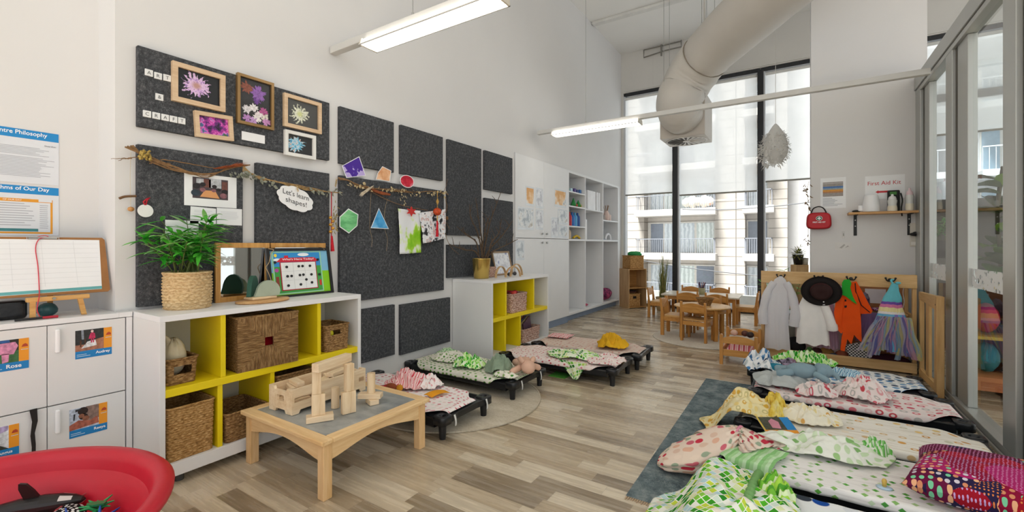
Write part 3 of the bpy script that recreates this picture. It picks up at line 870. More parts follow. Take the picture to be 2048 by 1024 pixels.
q = MB(); q.prism(rect(.33, .607, 1.213, 1.357), .0036, .0042, f); q.build('inner_sheet', body, t, world=True)
q = MB(); q.prism(rect(.33, .565, 1.2155, 1.229), .0042, .0046, f); q.build('teal_strip', teal, t, world=True)
q = MB(); q.prism(rect(.566, .612, 1.36, 1.372), .0038, .0046, f); q.build('logo_tab', body, t, world=True)
lettering(t, 'OF OUR DAY', (AX + .0042, .45, 1.3615), EY, EZ, wtxt, width=.06, height=.007, name='orange_heading')
lines(t, .345, .562, 1.236, 1.35, 10, soft_ink, AX + .0044, ragged=.2); lines(t, .57, .60, 1.225, 1.345, 12, soft_ink, AX + .0044, name='side_text')

# clipboard on a table easel
ez_wood = wood('easel_wood', '#c08a48', '#dcae6c', 'y')
t = thing('table_easel', 'small pine table easel holding the clipboard', 'easel', (-2.9, .58, .817))
q = MB(); q.box(-2.905, -2.868, .486, .693, .894, .914); q.build('ledge', ez_wood, t, world=True, bevel=.002)
for y0, y1 in ((.504, .503), (.66, .673)):
    q = MB(); q.add([(-2.885, y0 - .009, .895), (-2.885, y0 + .009, .895), (-2.87, y0 + .009, .895), (-2.87, y0 - .009, .895), (-2.88, y1 - .009, .818), (-2.88, y1 + .009, .818), (-2.865, y1 + .009, .818), (-2.865, y1 - .009, .818)],
                     [(0, 1, 2, 3), (7, 6, 5, 4), (0, 4, 5, 1), (1, 5, 6, 2), (2, 6, 7, 3), (3, 7, 4, 0)]); q.build('leg', ez_wood, t, world=True)
q = MB(); q.obox((-3.005, .585, .925), (.012, .018, .22), (0, .1, 0)); q.build('back_strut', ez_wood, t, world=True)
q = MB(); q.cyl((-2.866, .57, .905), (-2.86, .57, .905), .006, n=8); q.build('screw', plain('dull_screw', '#9d9a92', .4, metal=.6), t, world=True)
t = thing('clipboard', 'large brown clipboard with a white chart and red string, propped on the easel', 'clipboard', (-2.9, .55, .915))
def cb(a, b_, h):  # a along y, b 0..1 up the board, h outward
    return (lerp(-2.9, -3.0, b_) + h * .94, a, lerp(.917, 1.185, b_) + h * .35)
q = MB(); q.prism([(.32, 0), (.768, 0), (.776, .03), (.779, .96), (.77, 1), (.32, 1)], 0, .005, cb); q.build('board', plain('brown_hardboard', '#9a6b3c', .6, var=.08, vs=15), t, world=True)
q = MB(); q.prism([(.33, .03), (.745, .05), (.758, .955), (.33, .965)], .005, .006, cb); q.build('chart_paper', paper, t, world=True)
q = MB(); q.prism([(.33, .035), (.745, .055), (.746, .105), (.33, .085)], .006, .0066, cb); q.build('teal_strip', plain('chart_teal', '#63a9ac', .5), t, world=True)
q = MB()
for k in range(9): q.prism([(.335, .2 + .085 * k), (.742 + .013 * (.2 + .085 * k), .2 + .085 * k), (.742, .2035 + .085 * k), (.335, .2035 + .085 * k)], .006, .0064, cb)
for y in (.45, .55, .66): q.prism([(y, .15), (y + .001, .15), (y + .001, .93), (y, .93)], .006, .0064, cb)
q.build('chart_lines', plain('chart_grey', '#d9dcdf', .7), t, world=True)
q = MB(); q.tube([cb(.505, .955, .012), cb(.505, .99, .014), cb(.61, .99, .014), cb(.61, .955, .012)], .0022, 6); q.prism([(.51, .965), (.605, .965), (.605, .985), (.51, .985)], .006, .011, cb); q.build('clip', plain('steel_clip', '#b9bbbb', .3, metal=.7), t, world=True)
q = MB(); q.tube(spline([cb(.54, 1.0, .012), cb(.56, 1.02, .012), cb(.575, 1.0, .012), cb(.545, .96, .012), cb(.53, .8, .01), cb(.532, .5, .01), cb(.53, .2, .011), cb(.528, .03, .012), (-2.862, .522, .918), (-2.86, .515, .86), (-2.86, .525, .825)], 40), .0018, 5); q.build('red_string', plain('red_string', '#d23a4c', .7), t, world=True)
t = thing('marker_pen', 'black and red marker pen lying in front of the easel', 'pen', (-2.85, .5, .817))
q = MB(); q.cyl((-2.852, .446, .823), (-2.852, .53, .823), .0055, n=10); q.build('barrel', plain('black_plastic_pen', '#232326', .4), t, world=True)
q = MB(); q.cyl((-2.852, .53, .823), (-2.852, .58, .823), .006, n=10); q.build('cap', plain('red_cap', '#b8273a', .4), t, world=True)
m = MB(); m.box(-3.0, -2.935, .36, .5, .818, .9); solo('black_pouch', 'glossy black pouch behind the easel', 'pouch', m, plain('black_vinyl', '#17181b', .22, bump=.2, bs=30), bevel=.015, seg=3)
m = MB(); m.ell((-2.95, .565, .848), (.03, .035, .032), 14, 8, fn=lambda d: 1 + .15 * nz(d.x * 3, d.y * 3, d.z * 3)); solo('teal_pouch', 'small crumpled teal pouch behind the easel', 'pouch', m, plain('teal_vinyl', '#2c5559', .35, var=.2))
# ================================================================ left side furniture
white_mel = plain('white_melamine', '#dfe0df', .42, var=.012, vs=2)
white_edge = plain('white_edge_band', '#e6e7e8', .4, var=.01)
yellow = plain('yellow_board', '#e8d010', .42, var=.03, vs=2.5)
gap_grey = plain('shadow_gap', '#8d8d8b', .7)
TOPZ = .816
# ---- drawers / locker cabinet in the alcove
c = thing('locker_cabinet', 'white cupboard with small named doors, below the clipboard easel', 'cupboard', (-2.95, .3, 0))
def part(nm, mt, root, *boxes, bevel=.002, **k):
    q = MB()
    for b in boxes: q.box(*b)
    return q.build(nm, mt, root, world=True, bevel=bevel, **k)
part('carcass', white_mel, c, (-3.115, -2.832, -.35, .786, .03, .79), (-2.868, -2.832, .786, .838, .0, .79), bevel=0)
part('top_board', white_edge, c, (-3.115, -2.808, -.35, .786, .792, TOPZ), (-2.866, -2.808, .786, .8385, .792, TOPZ))
part('end_stile', white_edge, c, (-2.831, -2.81, .8145, .838, .0, .79))
part('backing_gap', gap_grey, c, (-2.8318, -2.829, -.3, .8145, .03, .79), bevel=0)
hm = plain('white_handle', '#ecedee', .4, var=.01)
for y0 in (-.01, .2645, .5385):
    for z0, z1 in ((.04, .4255), (.4305, .7885)):
        d = part('door', white_mel, c, (-2.828, -2.81, y0, y0 + .2715, z0, z1), bevel=.0015)
        q = MB(); q.box(-2.81, -2.79, y0 + .022, y0 + .038, z1 - .124, z1 - .018); h = q.build('handle', hm, c, world=True, bevel=.006, seg=3)
        h.parent = d
m = MB(); m.prism([(.481, .434), (.504, .4355), (.506, .38), (.497, .33), (.5, .28), (.499, .16), (.486, .16), (.488, .27), (.484, .32), (.489, .38)], 0, .003, lambda a, b_, h: (-2.8 + h, a, b_))
solo('black_strap', 'black strap hanging over the edge of the lower door', 'strap', m, plain('black_webbing', '#26221f', .85))

# name cards on the doors
card_o = plain('card_orange', '#e8992a', .4, var=.02); card_b = plain('card_blue', '#1d7fc0', .4, var=.02)
def name_card(lab, y0, y1, z0, z1, nm, pics, nx=.95):
    x = -2.8095
    t = thing('name_card', lab, 'name card', (x, y0, z0), group='photo name cards on the cupboard doors')
    L = lambda a, b_, h: (x + h, lerp(y0, y1, a), lerp(z0, z1, b_))
    q = MB(); q.prism([(0, 0), (1, 0), (1, 1), (0, 1)], 0, .001, L); q.build('card', paper, t, world=True)
    q = MB(); q.prism([(0, 0), (1, 0), (1, .26), (0, .26)], .001, .0014, L); q.build('blue_strip', card_b, t, world=True)
    q = MB(); q.prism([(.77, .26), (1, .26), (1, 1), (.77, 1)], .001, .0014, L); q.build('orange_strip', card_o, t, world=True)
    q = MB(); q.prism([(.83, .72), (.86, .8), (.92, .83), (.97, .79), (.98, .72)], .0014, .0018, L); q.build('car_logo', plain('logo_red', '#b1462a', .5), t, world=True)
    q = MB()
    for k in range(2): q.prism([(.04, .07 + .06 * k), (.4 - .1 * k, .07 + .06 * k), (.4 - .1 * k, .09 + .06 * k), (.04, .09 + .06 * k)], .0014, .0017, L)
    q.prism([(.82, .63), (.98, .63), (.98, .645), (.82, .645)], .0014, .0017, L)
    q.build('small_print', plain('card_small_print', '#b9d3e6', .6), t, world=True)
    for i, (pn, col_, polys) in enumerate(pics):
        q = MB()
        for p in polys: q.prism([(a * .77, .26 + b_ * .74) for a, b_ in p], .001, .0013 + .0002 * i, L)
        q.build(pn + '_print', plain('cardphoto_' + col_, col_, .4, var=.25, vs=70), t, world=True)
    lettering(t, nm, (x + .0014, lerp(y0, y1, nx), z0 + (z1 - z0) * .075), EY, EZ, wtxt, height=(z1 - z0) * .125, align='r', bold=.02)
full = [[(0, 0), (1, 0), (1, 1), (0, 1)]]
def oval(a, b_, r, s=1.0): return [(a + r * math.cos(k * PI / 7), b_ + r * s * math.sin(k * PI / 7)) for k in range(14)]
name_card('name card reading Audrey, child in a pink coat', .628, .758, .620, .752, 'Audrey', [('background', '#2f302f', full), ('ground', '#a8735b', [[(0, 0), (1, 0), (1, .55), (.75, .5), (.3, .3), (0, .3)]]), ('path', '#d9dcdd', [[(.2, .12), (.75, .2), (.7, .48), (.42, .42)]]), ('posts', '#56331f', [[(.16, .2), (.21, .2), (.21, .52), (.16, .52)], [(.32, .3), (.36, .3), (.36, .58), (.32, .58)]]), ('trunk', '#8b95a0', [[(.22, .55), (.3, .55), (.28, 1), (.2, 1)]]), ('pink_coat', '#c8325f', [[(.46, .55), (.7, .55), (.68, .78), (.6, .86), (.52, .8)], [(.54, .35), (.58, .35), (.58, .56), (.54, .56)], [(.61, .35), (.65, .35), (.65, .56), (.61, .56)]]), ('hood', '#e6c9c2', [oval(.585, .9, .05, 1.3)])])
name_card('name card reading Rose, child in a pink dress', .352, .481, .617, .748, 'Rose', [('background', '#2c2a22', full), ('lawn', '#3d6b3f', [[(.4, 0), (1, 0), (1, .5), (.4, .5)]]), ('pink_dress', '#d38cae', [[(.3, .4), (.85, .35), (.98, .7), (.9, .88), (.3, .85)], [(.52, .0), (.7, .05), (.72, .4), (.5, .4)]]), ('hat', '#2f5b9a', [[(.4, .88), (.75, .88), (.72, 1), (.45, 1)]])], nx=.83)
name_card('name card reading Reeya, child bending over', .608, .741, .259, .392, 'Reeya', [('background', '#b9c4d4', full), ('wall', '#8a7268', [[(.6, .2), (1, .35), (1, 1), (.55, 1)]]), ('dark_hair', '#2c1d18', [oval(.45, .82, .18), oval(.47, .55, .15)]), ('face', '#8a5a44', [oval(.4, .6, .1), oval(.55, .45, .12)]), ('table', '#a9624f', [[(0, 0), (1, .1), (.95, .45), (.7, .3), (.3, .42), (0, .25)]]), ('chair', '#2b3038', [[(.13, .45), (.17, .45), (.2, .75), (.14, .75)], [(.2, .82), (.38, .9), (.38, .95), (.2, .95)]])])
name_card('name card reading Angus, child in dark blue', .324, .452, .255, .386, 'Angus', [('background', '#d6dbe0', full), ('cloth', '#b2a3c9', [[(.55, .65), (.98, .8), (.98, 1), (.5, 1)]]), ('dark_coat', '#22386b', [[(.1, .1), (.5, .15), (.55, .55), (.3, .8), (.1, .7)]]), ('head', '#3b3b3f', [oval(.45, .75, .14)]), ('slope', '#3c4038', [[(.3, 0), (1, 0), (.62, .3), (.4, .3)]])], nx=.85)

# ---- cubby shelves
def cubby(lab, x1, y0, y1, ud, ld, mid, grp='white and yellow cubby shelves'):
    x0 = WX + .005
    t = thing('cubby_shelf', lab, 'shelf unit', (x0, (y0 + y1) / 2, 0), group=grp)
    th = .024
    part('top_board', white_edge, t, (x0, x1, y0, y1, TOPZ - .028, TOPZ))
    for a in (y0, y1 - th): part('side_panel', white_mel, t, (x0, x1, a, a + th, .045, TOPZ - .028))
    part('base_board', white_edge, t, (x0, x1 + .001, y0 + th, y1 - th, .048, .110), bevel=.002)
    part('back_panel', plain('cubby_back', '#d3d2c9', .6, var=.02), t, (x0, x0 + .008, y0 + th, y1 - th, .11, TOPZ - .028), bevel=0)
    part('middle_shelf', yellow, t, (x0 + .008, x1 - .006, y0 + th, y1 - th, mid - .038, mid))
    for a in ud: part('divider', yellow, t, (x0 + .008, x1 - .012, a - .012, a + .012, mid, TOPZ - .028))
    for a in ld: part('divider', yellow, t, (x0 + .008, x1 - .012, a - .012, a + .012, .11, mid - .038))
    for a in (y0 + .1, y1 - .1):
        for b in (x0 + .06, x1 - .06):
            q = MB(); q.cyl((b, a, 0), (b, a, .048), .02, n=12); q.build('foot', plain('dark_foot', '#4a4a48', .5), t, world=True)
    return t
S1, S2 = -2.49, -2.39
cubby('long white cubby shelf with yellow dividers, carrying the leafy plant', S1, .842, 1.972, (1.12, 1.668), (1.105, 1.376, 1.66), .466)
cubby('white and yellow cubby shelf further along the wall, carrying the gold pot', S2, 3.36, 4.485, (3.62, 4.165), (3.608, 3.886), .458)

# ---- baskets
def rrect(hx, hy, r, n=6):
    out = []
    for cx_, cy_, a0 in ((hx - r, hy - r, 0), (-hx + r, hy - r, PI / 2), (-hx + r, -hy + r, PI), (hx - r, -hy + r, 3 * PI / 2)):
        for k in range(n + 1):
            a = a0 + PI / 2 * k / n
            out.append((cx_ + r * math.cos(a), cy_ + r * math.sin(a)))
    return out
def resample(poly, m_):
    P_ = poly + [poly[0]]
    L = [0]
    for i in range(len(poly)): L.append(L[-1] + math.dist(P_[i], P_[i + 1]))
    out = []; j = 0
    for k in range(m_):
        t = L[-1] * k / m_
        while L[j + 1] < t: j += 1
        f = (t - L[j]) / max(L[j + 1] - L[j], 1e-9)
        out.append((lerp(P_[j][0], P_[j + 1][0], f), lerp(P_[j][1], P_[j + 1][1], f)))
    return out, L[-1]
wick = {}
def wicker_mat(nm, a, b_, c_):
    if nm not in wick:
        t = NT(nm)
        f = t.noise(t.coord('Object', (30, 30, 90)), 2.2, 3).outputs[0]
        t.bump(t.noise(t.coord('Object', (60, 60, 260)), 2, 2).outputs[0], .35, .002)
        wick[nm] = t.fin(t.ramp(f, [(.32, a), (.5, b_), (.68, c_)]), .75, 0, .2)
    return wick[nm]
W_NAT = wicker_mat('wicker_brown', '#5a3f24', '#8b6a42', '#b08f62')
W_LIGHT = wicker_mat('wicker_hyacinth', '#a98a5f', '#c8aa7d', '#ddc69d')
W_GOLD = wicker_mat('wicker_golden', '#7d5a30', '#ad854f', '#c9a673')
W_SEA = wicker_mat('seagrass', '#5f452a', '#86663f', '#a3845a')
W_PINK = wicker_mat('wicker_bleached', '#6d4a3a', '#bb9380', '#ecdccf')
def basket(nm, lab, cat, loc, wx, wy, h, flare=.0, rows=12, pitch=.022, amp=.004, mat=None, rz=0.0, hole=None, group='woven baskets in the cubbies', round_=False, belly=0.0, r=.02, rim=.006, pat='weave'):
    t = thing(nm, lab, cat, loc, rz, group)
    if round_:
        base = [(wx / 2 * math.cos(2 * PI * k / 72), wy / 2 * math.sin(2 * PI * k / 72)) for k in range(72)]
    else:
        base = rrect(wx / 2, wy / 2, r)
    _, L = resample(base, 8)
    ncol = max(8, int(L / pitch) // 2 * 2); nu = ncol * 3
    ring, _ = resample(base, nu)
    nv = rows * 4
    def prof(v): return 1 + flare * v + belly * math.sin(PI * min(v * 1.0, 1)) 
    def outer(i, j):
        a, b_ = ring[i % nu]; v = j / nv
        k = prof(v); l = math.hypot(a, b_)
        row = v * rows; ri = int(row); fr = row - ri
        col = i / nu * ncol
        if pat == 'weave':
            d = amp * (math.sqrt(max(0, math.sin(PI * fr))) * (.55 + .45 * math.cos(PI * col + PI * ri)) - .5)
        else:
            d = amp * (math.sqrt(max(0, math.sin(PI * fr))) * (.6 + .4 * abs(math.sin(PI * (col + .9 * (fr - .5) * (1 if ri % 2 else -1))))) - .5)
        return (a * k + a / l * d, b_ * k + b_ / l * d, h * v)
    vs = [outer(i, j) for j in range(nv + 1) for i in range(nu)]
    th = .006
    fs = []; keep = []
    for j in range(nv):
        for i in range(nu):
            i2 = (i + 1) % nu
            if hole:
                a, b_ = ring[i]; z = h * (j + .5) / nv
                if a > wx / 2 - r * 1.2 and abs(b_ - hole[0]) < hole[1] / 2 and abs(z - hole[2]) < hole[3] / 2:
                    continue
            fs.append((j * nu + i, j * nu + i2, (j + 1) * nu + i2, (j + 1) * nu + i))
    q = MB(); q.add(vs, fs, 0, True)
    inner = []
    for j in range(2):
        for a, b_ in ring:
            l = math.hypot(a, b_); k = prof(j)
            inner.append((a * k - a / l * th * 1.6, b_ * k - b_ / l * th * 1.6, .006 if j == 0 else h))
    if not hole:
        q.add(inner, [(i, nu + i, nu + (i + 1) % nu, (i + 1) % nu) for i in range(nu)])
    q.add([(a * .99, b_ * .99, .004) for a, b_ in ring], [tuple(range(nu))])
    q.build('woven_body', mat or W_NAT, t)
    q = MB(); q.tube([(a * prof(1), b_ * prof(1), h) for a, b_ in ring[::2]], rim, 7, closed=True); q.build('rim', mat or W_NAT, t)
    return t
Z1, ZB = .4665, .1105
basket('small_basket', 'small brown basket holding a tied cloth bag, top left cubby', 'basket', (-2.63, .955, Z1), .16, .125, .125, .12, 8, .018, .003, W_NAT, hole=(-.0, .07, .07, .04))
# cloth bag
bagm = fabric('calico_cloth', '#cfc3a6')
t = thing('drawstring_bag', 'cream cloth drawstring bag sitting in the small brown basket', 'bag', (-2.64, .95, Z1 + .03))
def bagf(d): return 1 + .05 * ridg(d.x * 2, d.y * 2, d.z * 2) + (.1 * math.cos(9 * math.atan2(d.y, d.x)) * max(0, d.z) ** 2)
q = MB(); q.ell((0, 0, .09), (.06, .052, .088), 36, 20, fn=bagf); q.build('bag_body', bagm, t)
q = MB(); q.tube(spline([(.0, -.02, .165), (.01, -.03, .19), (.005, -.045, .205), (.015, -.06, .19), (.02, -.055, .17)], 12), [.012, .014, .012, .009, .008, .007, .007, .006, .006, .006, .006, .005, .004], 8); q.build('knot', bagm, t)
# big square seagrass box
t = thing('seagrass_box', 'large square seagrass box with a small square handle hole', 'basket', (-2.62, 1.36, Z1), -.06, 'woven baskets in the cubbies')
bw, bh, bd = .328, .29, .26
def ribs(nm, ax):
    t_ = NT(nm)
    sx = t_.n('SeparateXYZ', {0: t_.coord('Object')})
    fnz = t_.noise(t_.coord('Object', (1, 1, 1)), 50, 3).outputs[0]
    w_ = t_.math('SINE', t_.math('ADD', t_.math('MULTIPLY', sx.outputs[ax], 900.0), t_.math('MULTIPLY', fnz, 5.0)))
    t_.bump(w_, .55, .003)
    f_ = t_.math('ADD', t_.math('MULTIPLY', w_, .12), t_.noise(t_.coord('Object', (70, 10, 70) if ax != 1 else (70, 70, 10)), 2, 3).outputs[0])
    return t_.fin(t_.ramp(f_, [(.3, '#5f452a'), (.5, '#86663f'), (.7, '#ad8d62')]), .8, 0, .2)
rib_v, rib_h = ribs('seagrass_ribs_upright', 1), ribs('seagrass_ribs_level', 2)
hw, hh, k = bw / 2, bh / 2, .024
q = MB(); fx = lambda a, b_, h: (bd / 2 + h, a, hh + b_)
q.prism([(-hw, hh), (hw, hh), (k, k), (-k, k)][::-1], -.012, 0, fx, 0); q.prism([(-hw, -hh), (hw, -hh), (k, -k), (-k, -k)], -.012, 0, fx, 0)
q.prism([(-hw, -hh), (-k, -k), (-k, k), (-hw, hh)], -.012, 0, fx, 1); q.prism([(hw, -hh), (k, -k), (k, k), (hw, hh)][::-1], -.012, 0, fx, 1)
q.build('front_panel', [rib_v, rib_h], t)
q = MB(); q.box(-bd / 2, bd / 2 - .012, -hw, -hw + .012, 0, bh); q.box(-bd / 2, bd / 2 - .012, hw - .012, hw, 0, bh); q.box(-bd / 2, -bd / 2 + .012, -hw, hw, 0, bh); q.box(-bd / 2, bd / 2 - .012, -hw, hw, 0, .01)
q.build('box_sides', rib_h, t)
q = MB(); q.tube([(bd / 2 - .006, -hw, bh), (bd / 2 - .006, hw, bh), (-bd / 2, hw, bh), (-bd / 2, -hw, bh)], .008, 8, closed=True); q.build('rim', W_SEA, t)
redf = fabric('deep_red_cloth', '#a3121f')
m = MB(); m.ell((-2.64, 1.36, Z1 + .1), (.1, .13, .085), 20, 12, fn=lambda d: 1 + .1 * nz(d.x * 2, d.y * 2, d.z * 2)); solo('red_cloth', 'red cloth seen through the handle hole of the big square seagrass box', 'cloth', m, redf)
basket('small_basket', 'small brown basket with a yellow item, top right cubby', 'basket', (-2.61, 1.805, Z1), .2, .17, .165, .06, 11, .016, .003, W_NAT, hole=(-.02, .07, .12, .032))
m = MB(); m.ell((-2.57, 1.775, Z1 + .11), (.05, .025, .035), 12, 8); solo('yellow_toy', 'yellow toy inside the small basket of the top right cubby', 'toy', m, plain('yellow_plastic', '#d8cf1f', .4))
basket('deep_basket', 'deep golden wicker basket in the lower left cubby', 'basket', (-2.655, .98, ZB), .29, .196, .255, .05, 22, .013, .005, W_GOLD)
basket('low_basket', 'low brown basket with a red item in the lower second cubby', 'basket', (-2.635, 1.24, ZB), .26, .21, .15, .05, 10, .018, .004, W_NAT, hole=(.02, .05, .1, .03))
m = MB(); m.ell((-2.56, 1.265, ZB + .09), (.04, .05, .04), 12, 8); solo('red_ball', 'red item inside the low basket of the lower second cubby', 'toy', m, redf)
basket('wide_basket', 'wide seagrass basket behind the block crate, lower cubby', 'basket', (-2.64, 1.52, ZB), .25, .222, .28, .03, 18, .016, .003, W_SEA)

# ---- leafy plant in a braided basket
PLX, PLY = -2.722, 1.045
pl_ = thing('potted_plant', 'leafy green bamboo plant in a plaited straw basket', 'plant', (PLX, PLY, TOPZ))
tmp = basket('basket', 'x', 'x', (0, 0, .0005), .205, .205, .188, .02, 12, .018, .008, W_LIGHT, round_=True, belly=.05, pat='weave', rim=.007)
for ch in [o for o in bpy.data.objects if o.parent == tmp]: ch.parent = pl_; ch.name = 'basket_body' if ch.name.startswith('woven') else 'basket_rim'
bpy.data.objects.remove(tmp)
q = MB(); q.disc((0, 0, .165), .1, 24); q.build('soil', plain('soil', '#3a2f25', .95, bump=.6), pl_)
stemm = plain('bamboo_stem', '#5f6b33', .6, var=.15)
leaf_m = []
for nm, a, b_ in (('leaf_green', '#2f9a2b', '#66c945'), ('leaf_pale', '#7dbb66', '#b9dc9f')):
    t_ = NT(nm)
    f_ = t_.noise(t_.coord('Object'), 14, 3).outputs[0]
    leaf_m.append(t_.fin(t_.ramp(f_, [(.35, a), (.65, b_)]), .4, 0, .4, Subsurface_Weight=0.0))
def blade(mb, p, d, ln, w, droop, mi):
    d = V3(d).normalized(); s = d.cross(V3((0, 0, 1)))
    s = s.normalized() if s.length > .05 else V3((1, 0, 0))
    n = 5; vs = []
    for i in range(n + 1):
        t = i / n
        c = V3(p) + d * ln * t + V3((0, 0, -droop * ln * t * t))
        wd = w * math.sin(PI * min(1, (t * .93 + .07))) ** .8
        fold = V3((0, 0, wd * .35))
        vs += [c - s * wd + fold, c, c + s * wd + fold]
    fs = []
    for i in range(n):
        for k in (0, 1):
            fs.append((i * 3 + k, i * 3 + k + 1, i * 3 + k + 4, i * 3 + k + 3))
    mb.add(vs, fs, mi, True)
def bamboo(root, n_st, spread, hgt, z0, leaf, seed, xmin=None, lean=0.0):
    rnd = random.Random(seed)
    sb, lb = MB(), MB()
    for k in range(n_st):
        a = 2 * PI * k / n_st + rnd.uniform(-.3, .3)
        rr = spread * rnd.uniform(.2, 1)
        h = hgt * rnd.uniform(.55, 1.0)
        p0 = V3((rnd.uniform(-.05, .05), rnd.uniform(-.05, .05), z0))
        e = V3((rr * math.cos(a), rr * math.sin(a), z0 + h))
        if xmin is not None: e.x = max(e.x, xmin)
        sp = spline([p0, p0.lerp(e, .5) + V3((0, 0, .1 * h)), e], 8)
        sb.tube(sp, [lerp(.004, .0015, i / 8) for i in range(9)], 5)
        for i in range(3, 9):
            for _ in range(2):
                an = rnd.uniform(0, 2 * PI)
                d = V3((math.cos(an), math.sin(an), rnd.uniform(-.2, .75)))
                if xmin is not None and sp[i].x + d.x * leaf < xmin + .025: d.x = abs(d.x)
                blade(lb, sp[i], d, leaf * rnd.uniform(.65, 1.15), leaf * .082, rnd.uniform(.0, .4), 0 if rnd.random() < .68 else 1)
    sb.build('stems', stemm, root); lb.build('leaves', leaf_m, root)
bamboo(pl_, 22, .23, .34, .15, .14, 5, xmin=-.1)

# ---- folding mirror
gold_wood = wood('honey_wood_up', '#b8813f', '#d6a561', 'z')
mir = NT('mirror_glass').fin((.86, .88, .88, 1), .02, 1.0)
t = thing('folding_mirror', 'folding honey wood framed mirror behind the plant and the attendance board', 'mirror', (-2.82, 1.55, TOPZ))
for y0, y1, x in ((1.215, 1.525, -2.815), (1.54, 1.93, -2.828)):
    part('frame', gold_wood, t, (x - .009, x + .009, y0, y0 + .028, TOPZ, 1.163), (x - .009, x + .009, y1 - .028, y1, TOPZ, 1.163), (x - .009, x + .009, y0 + .028, y1 - .028, TOPZ, TOPZ + .03), (x - .009, x + .009, y0 + .028, y1 - .028, 1.133, 1.163))
    part('mirror_pane', mir, t, (x - .003, x + .003, y0 + .027, y1 - .027, TOPZ + .028, 1.135), bevel=0)

# ---- who's here today board
t = thing('attendance_board', 'black framed Who\'s Here Today board with a red roof picture', 'notice board', (-2.73, 1.71, TOPZ))
BY0, BY1, BZ0, BZ1 = 1.493, 1.937, TOPZ + .001, 1.13
def wb(a, b_, h): return (lerp(-2.745, -2.80, b_) + h, lerp(BY0, BY1, a), lerp(BZ0, BZ1, b_))
blackf = plain('black_board_frame', '#1c1b1b', .45)
q = MB()
for p in ([(0, 0), (1, 0), (1, .045), (0, .045)], [(0, .94), (1, .94), (1, 1), (0, 1)], [(0, .045), (.045, .045), (.045, .94), (0, .94)], [(.955, .045), (1, .045), (1, .94), (.955, .94)]): q.prism(p, -.012, .012, wb)
q.build('frame', blackf, t, world=True)
def pane(nm, mt, h, *polys):
    q = MB()
    for p in polys: q.prism(p, h - .0006, h, wb)
    return q.build(nm, mt, t, world=True)
def rc(a0, a1, b0, b1): return [(a0, b0), (a1, b0), (a1, b1), (a0, b1)]
bd_ = lambda n, c_: plain('board_' + n, c_, .35, var=.02)
pane('backing_sky', bd_('pale_sky', '#7db9d9'), .004, rc(.045, .955, .47, .94)); pane('backing_grass', bd_('lime', '#86c814'), .0041, rc(.045, .955, .045, .5))
pane('sheet_border', bd_('mint', '#9fd5b0'), .0055, rc(.075, .84, .06, .925))
pane('sky', bd_('sky', '#2f8fd3'), .0065, rc(.095, .82, .5, .905)); pane('grass', bd_('grass', '#3f9c44'), .0066, rc(.095, .82, .085, .62))
pane('cloud', bd_('cloud', '#eef4f8'), .0075, [(.55 + .09 * math.cos(k * PI / 8), .86 + .035 * math.sin(k * PI / 8)) for k in range(16)], [(.15 + .06 * math.cos(k * PI / 8), .76 + .03 * math.sin(k * PI / 8)) for k in range(16)])
pane('sun', bd_('sun', '#f0d63a'), .0075, [(.125 + .022 * math.cos(k * PI / 8), .85 + .035 * math.sin(k * PI / 8)) for k in range(16)])
pane('tree', bd_('dark_tree', '#8c3a2a'), .0075, rc(.105, .15, .2, .42)); pane('flower', bd_('flower', '#b0489c'), .0075, [(.125 + .03 * math.cos(k * PI / 6), .55 + .04 * math.sin(k * PI / 6)) for k in range(12)]); pane('house', bd_('tiny_house', '#c8352c'), .0075, rc(.775, .81, .19, .31))
pane('house_wall', bd_('house_wall', '#a81f2f'), .0085, rc(.175, .745, .13, .71)); pane('grid_sheet', bd_('grid', '#e9ebea'), .0095, rc(.19, .73, .15, .70))
pane('grid_lines', bd_('line', '#bfc3c4'), .0102, *[rc(a, a + .003, .15, .70) for a in (.37, .55)], *[rc(.19, .73, b_, b_ + .004) for b_ in (.335, .52)])
pane('roof', bd_('roof', '#cf2236'), .0095, [(.125, .715), (.795, .715), (.72, .80), (.20, .80)], rc(.25, .31, .80, .845))
for a, b_ in ((.27, .61), (.455, .615), (.515, .615), (.635, .615), (.27, .42), (.33, .42), (.46, .43), (.515, .435), (.645, .43), (.555, .33), (.27, .23), (.46, .235), (.64, .26), (.105, .71), (.775, .745), (.78, .42)):
    p = wb(a, b_, .0105); q = MB(); q.cyl(p, (p[0] + .004, p[1], p[2] + .0008), .0085, n=12); q.build('black_dot', bd_('dot', '#1f1f21'), t, world=True)
lettering(t, "Who's Here Today?", wb(.215, .735, .0098), (0, 1, 0), (-.19, 0, .98), wtxt, width=.22, height=.017, bold=.01)
q = MB(); q.tube(spline([wb(.03, .99, .014), wb(.1, .965, .016), wb(.06, .9, .014), wb(.02, .72, .014), wb(-.03, .62, .014), wb(.0, .5, .014), wb(.03, .3, .014), wb(.02, .1, .014)], 30), .0022, 5); q.tube([wb(.9, 1.01, .0), wb(.9, .96, .016)], .002, 5); q.build('twine', plain('twine3', '#c2a983', .9), t, world=True)

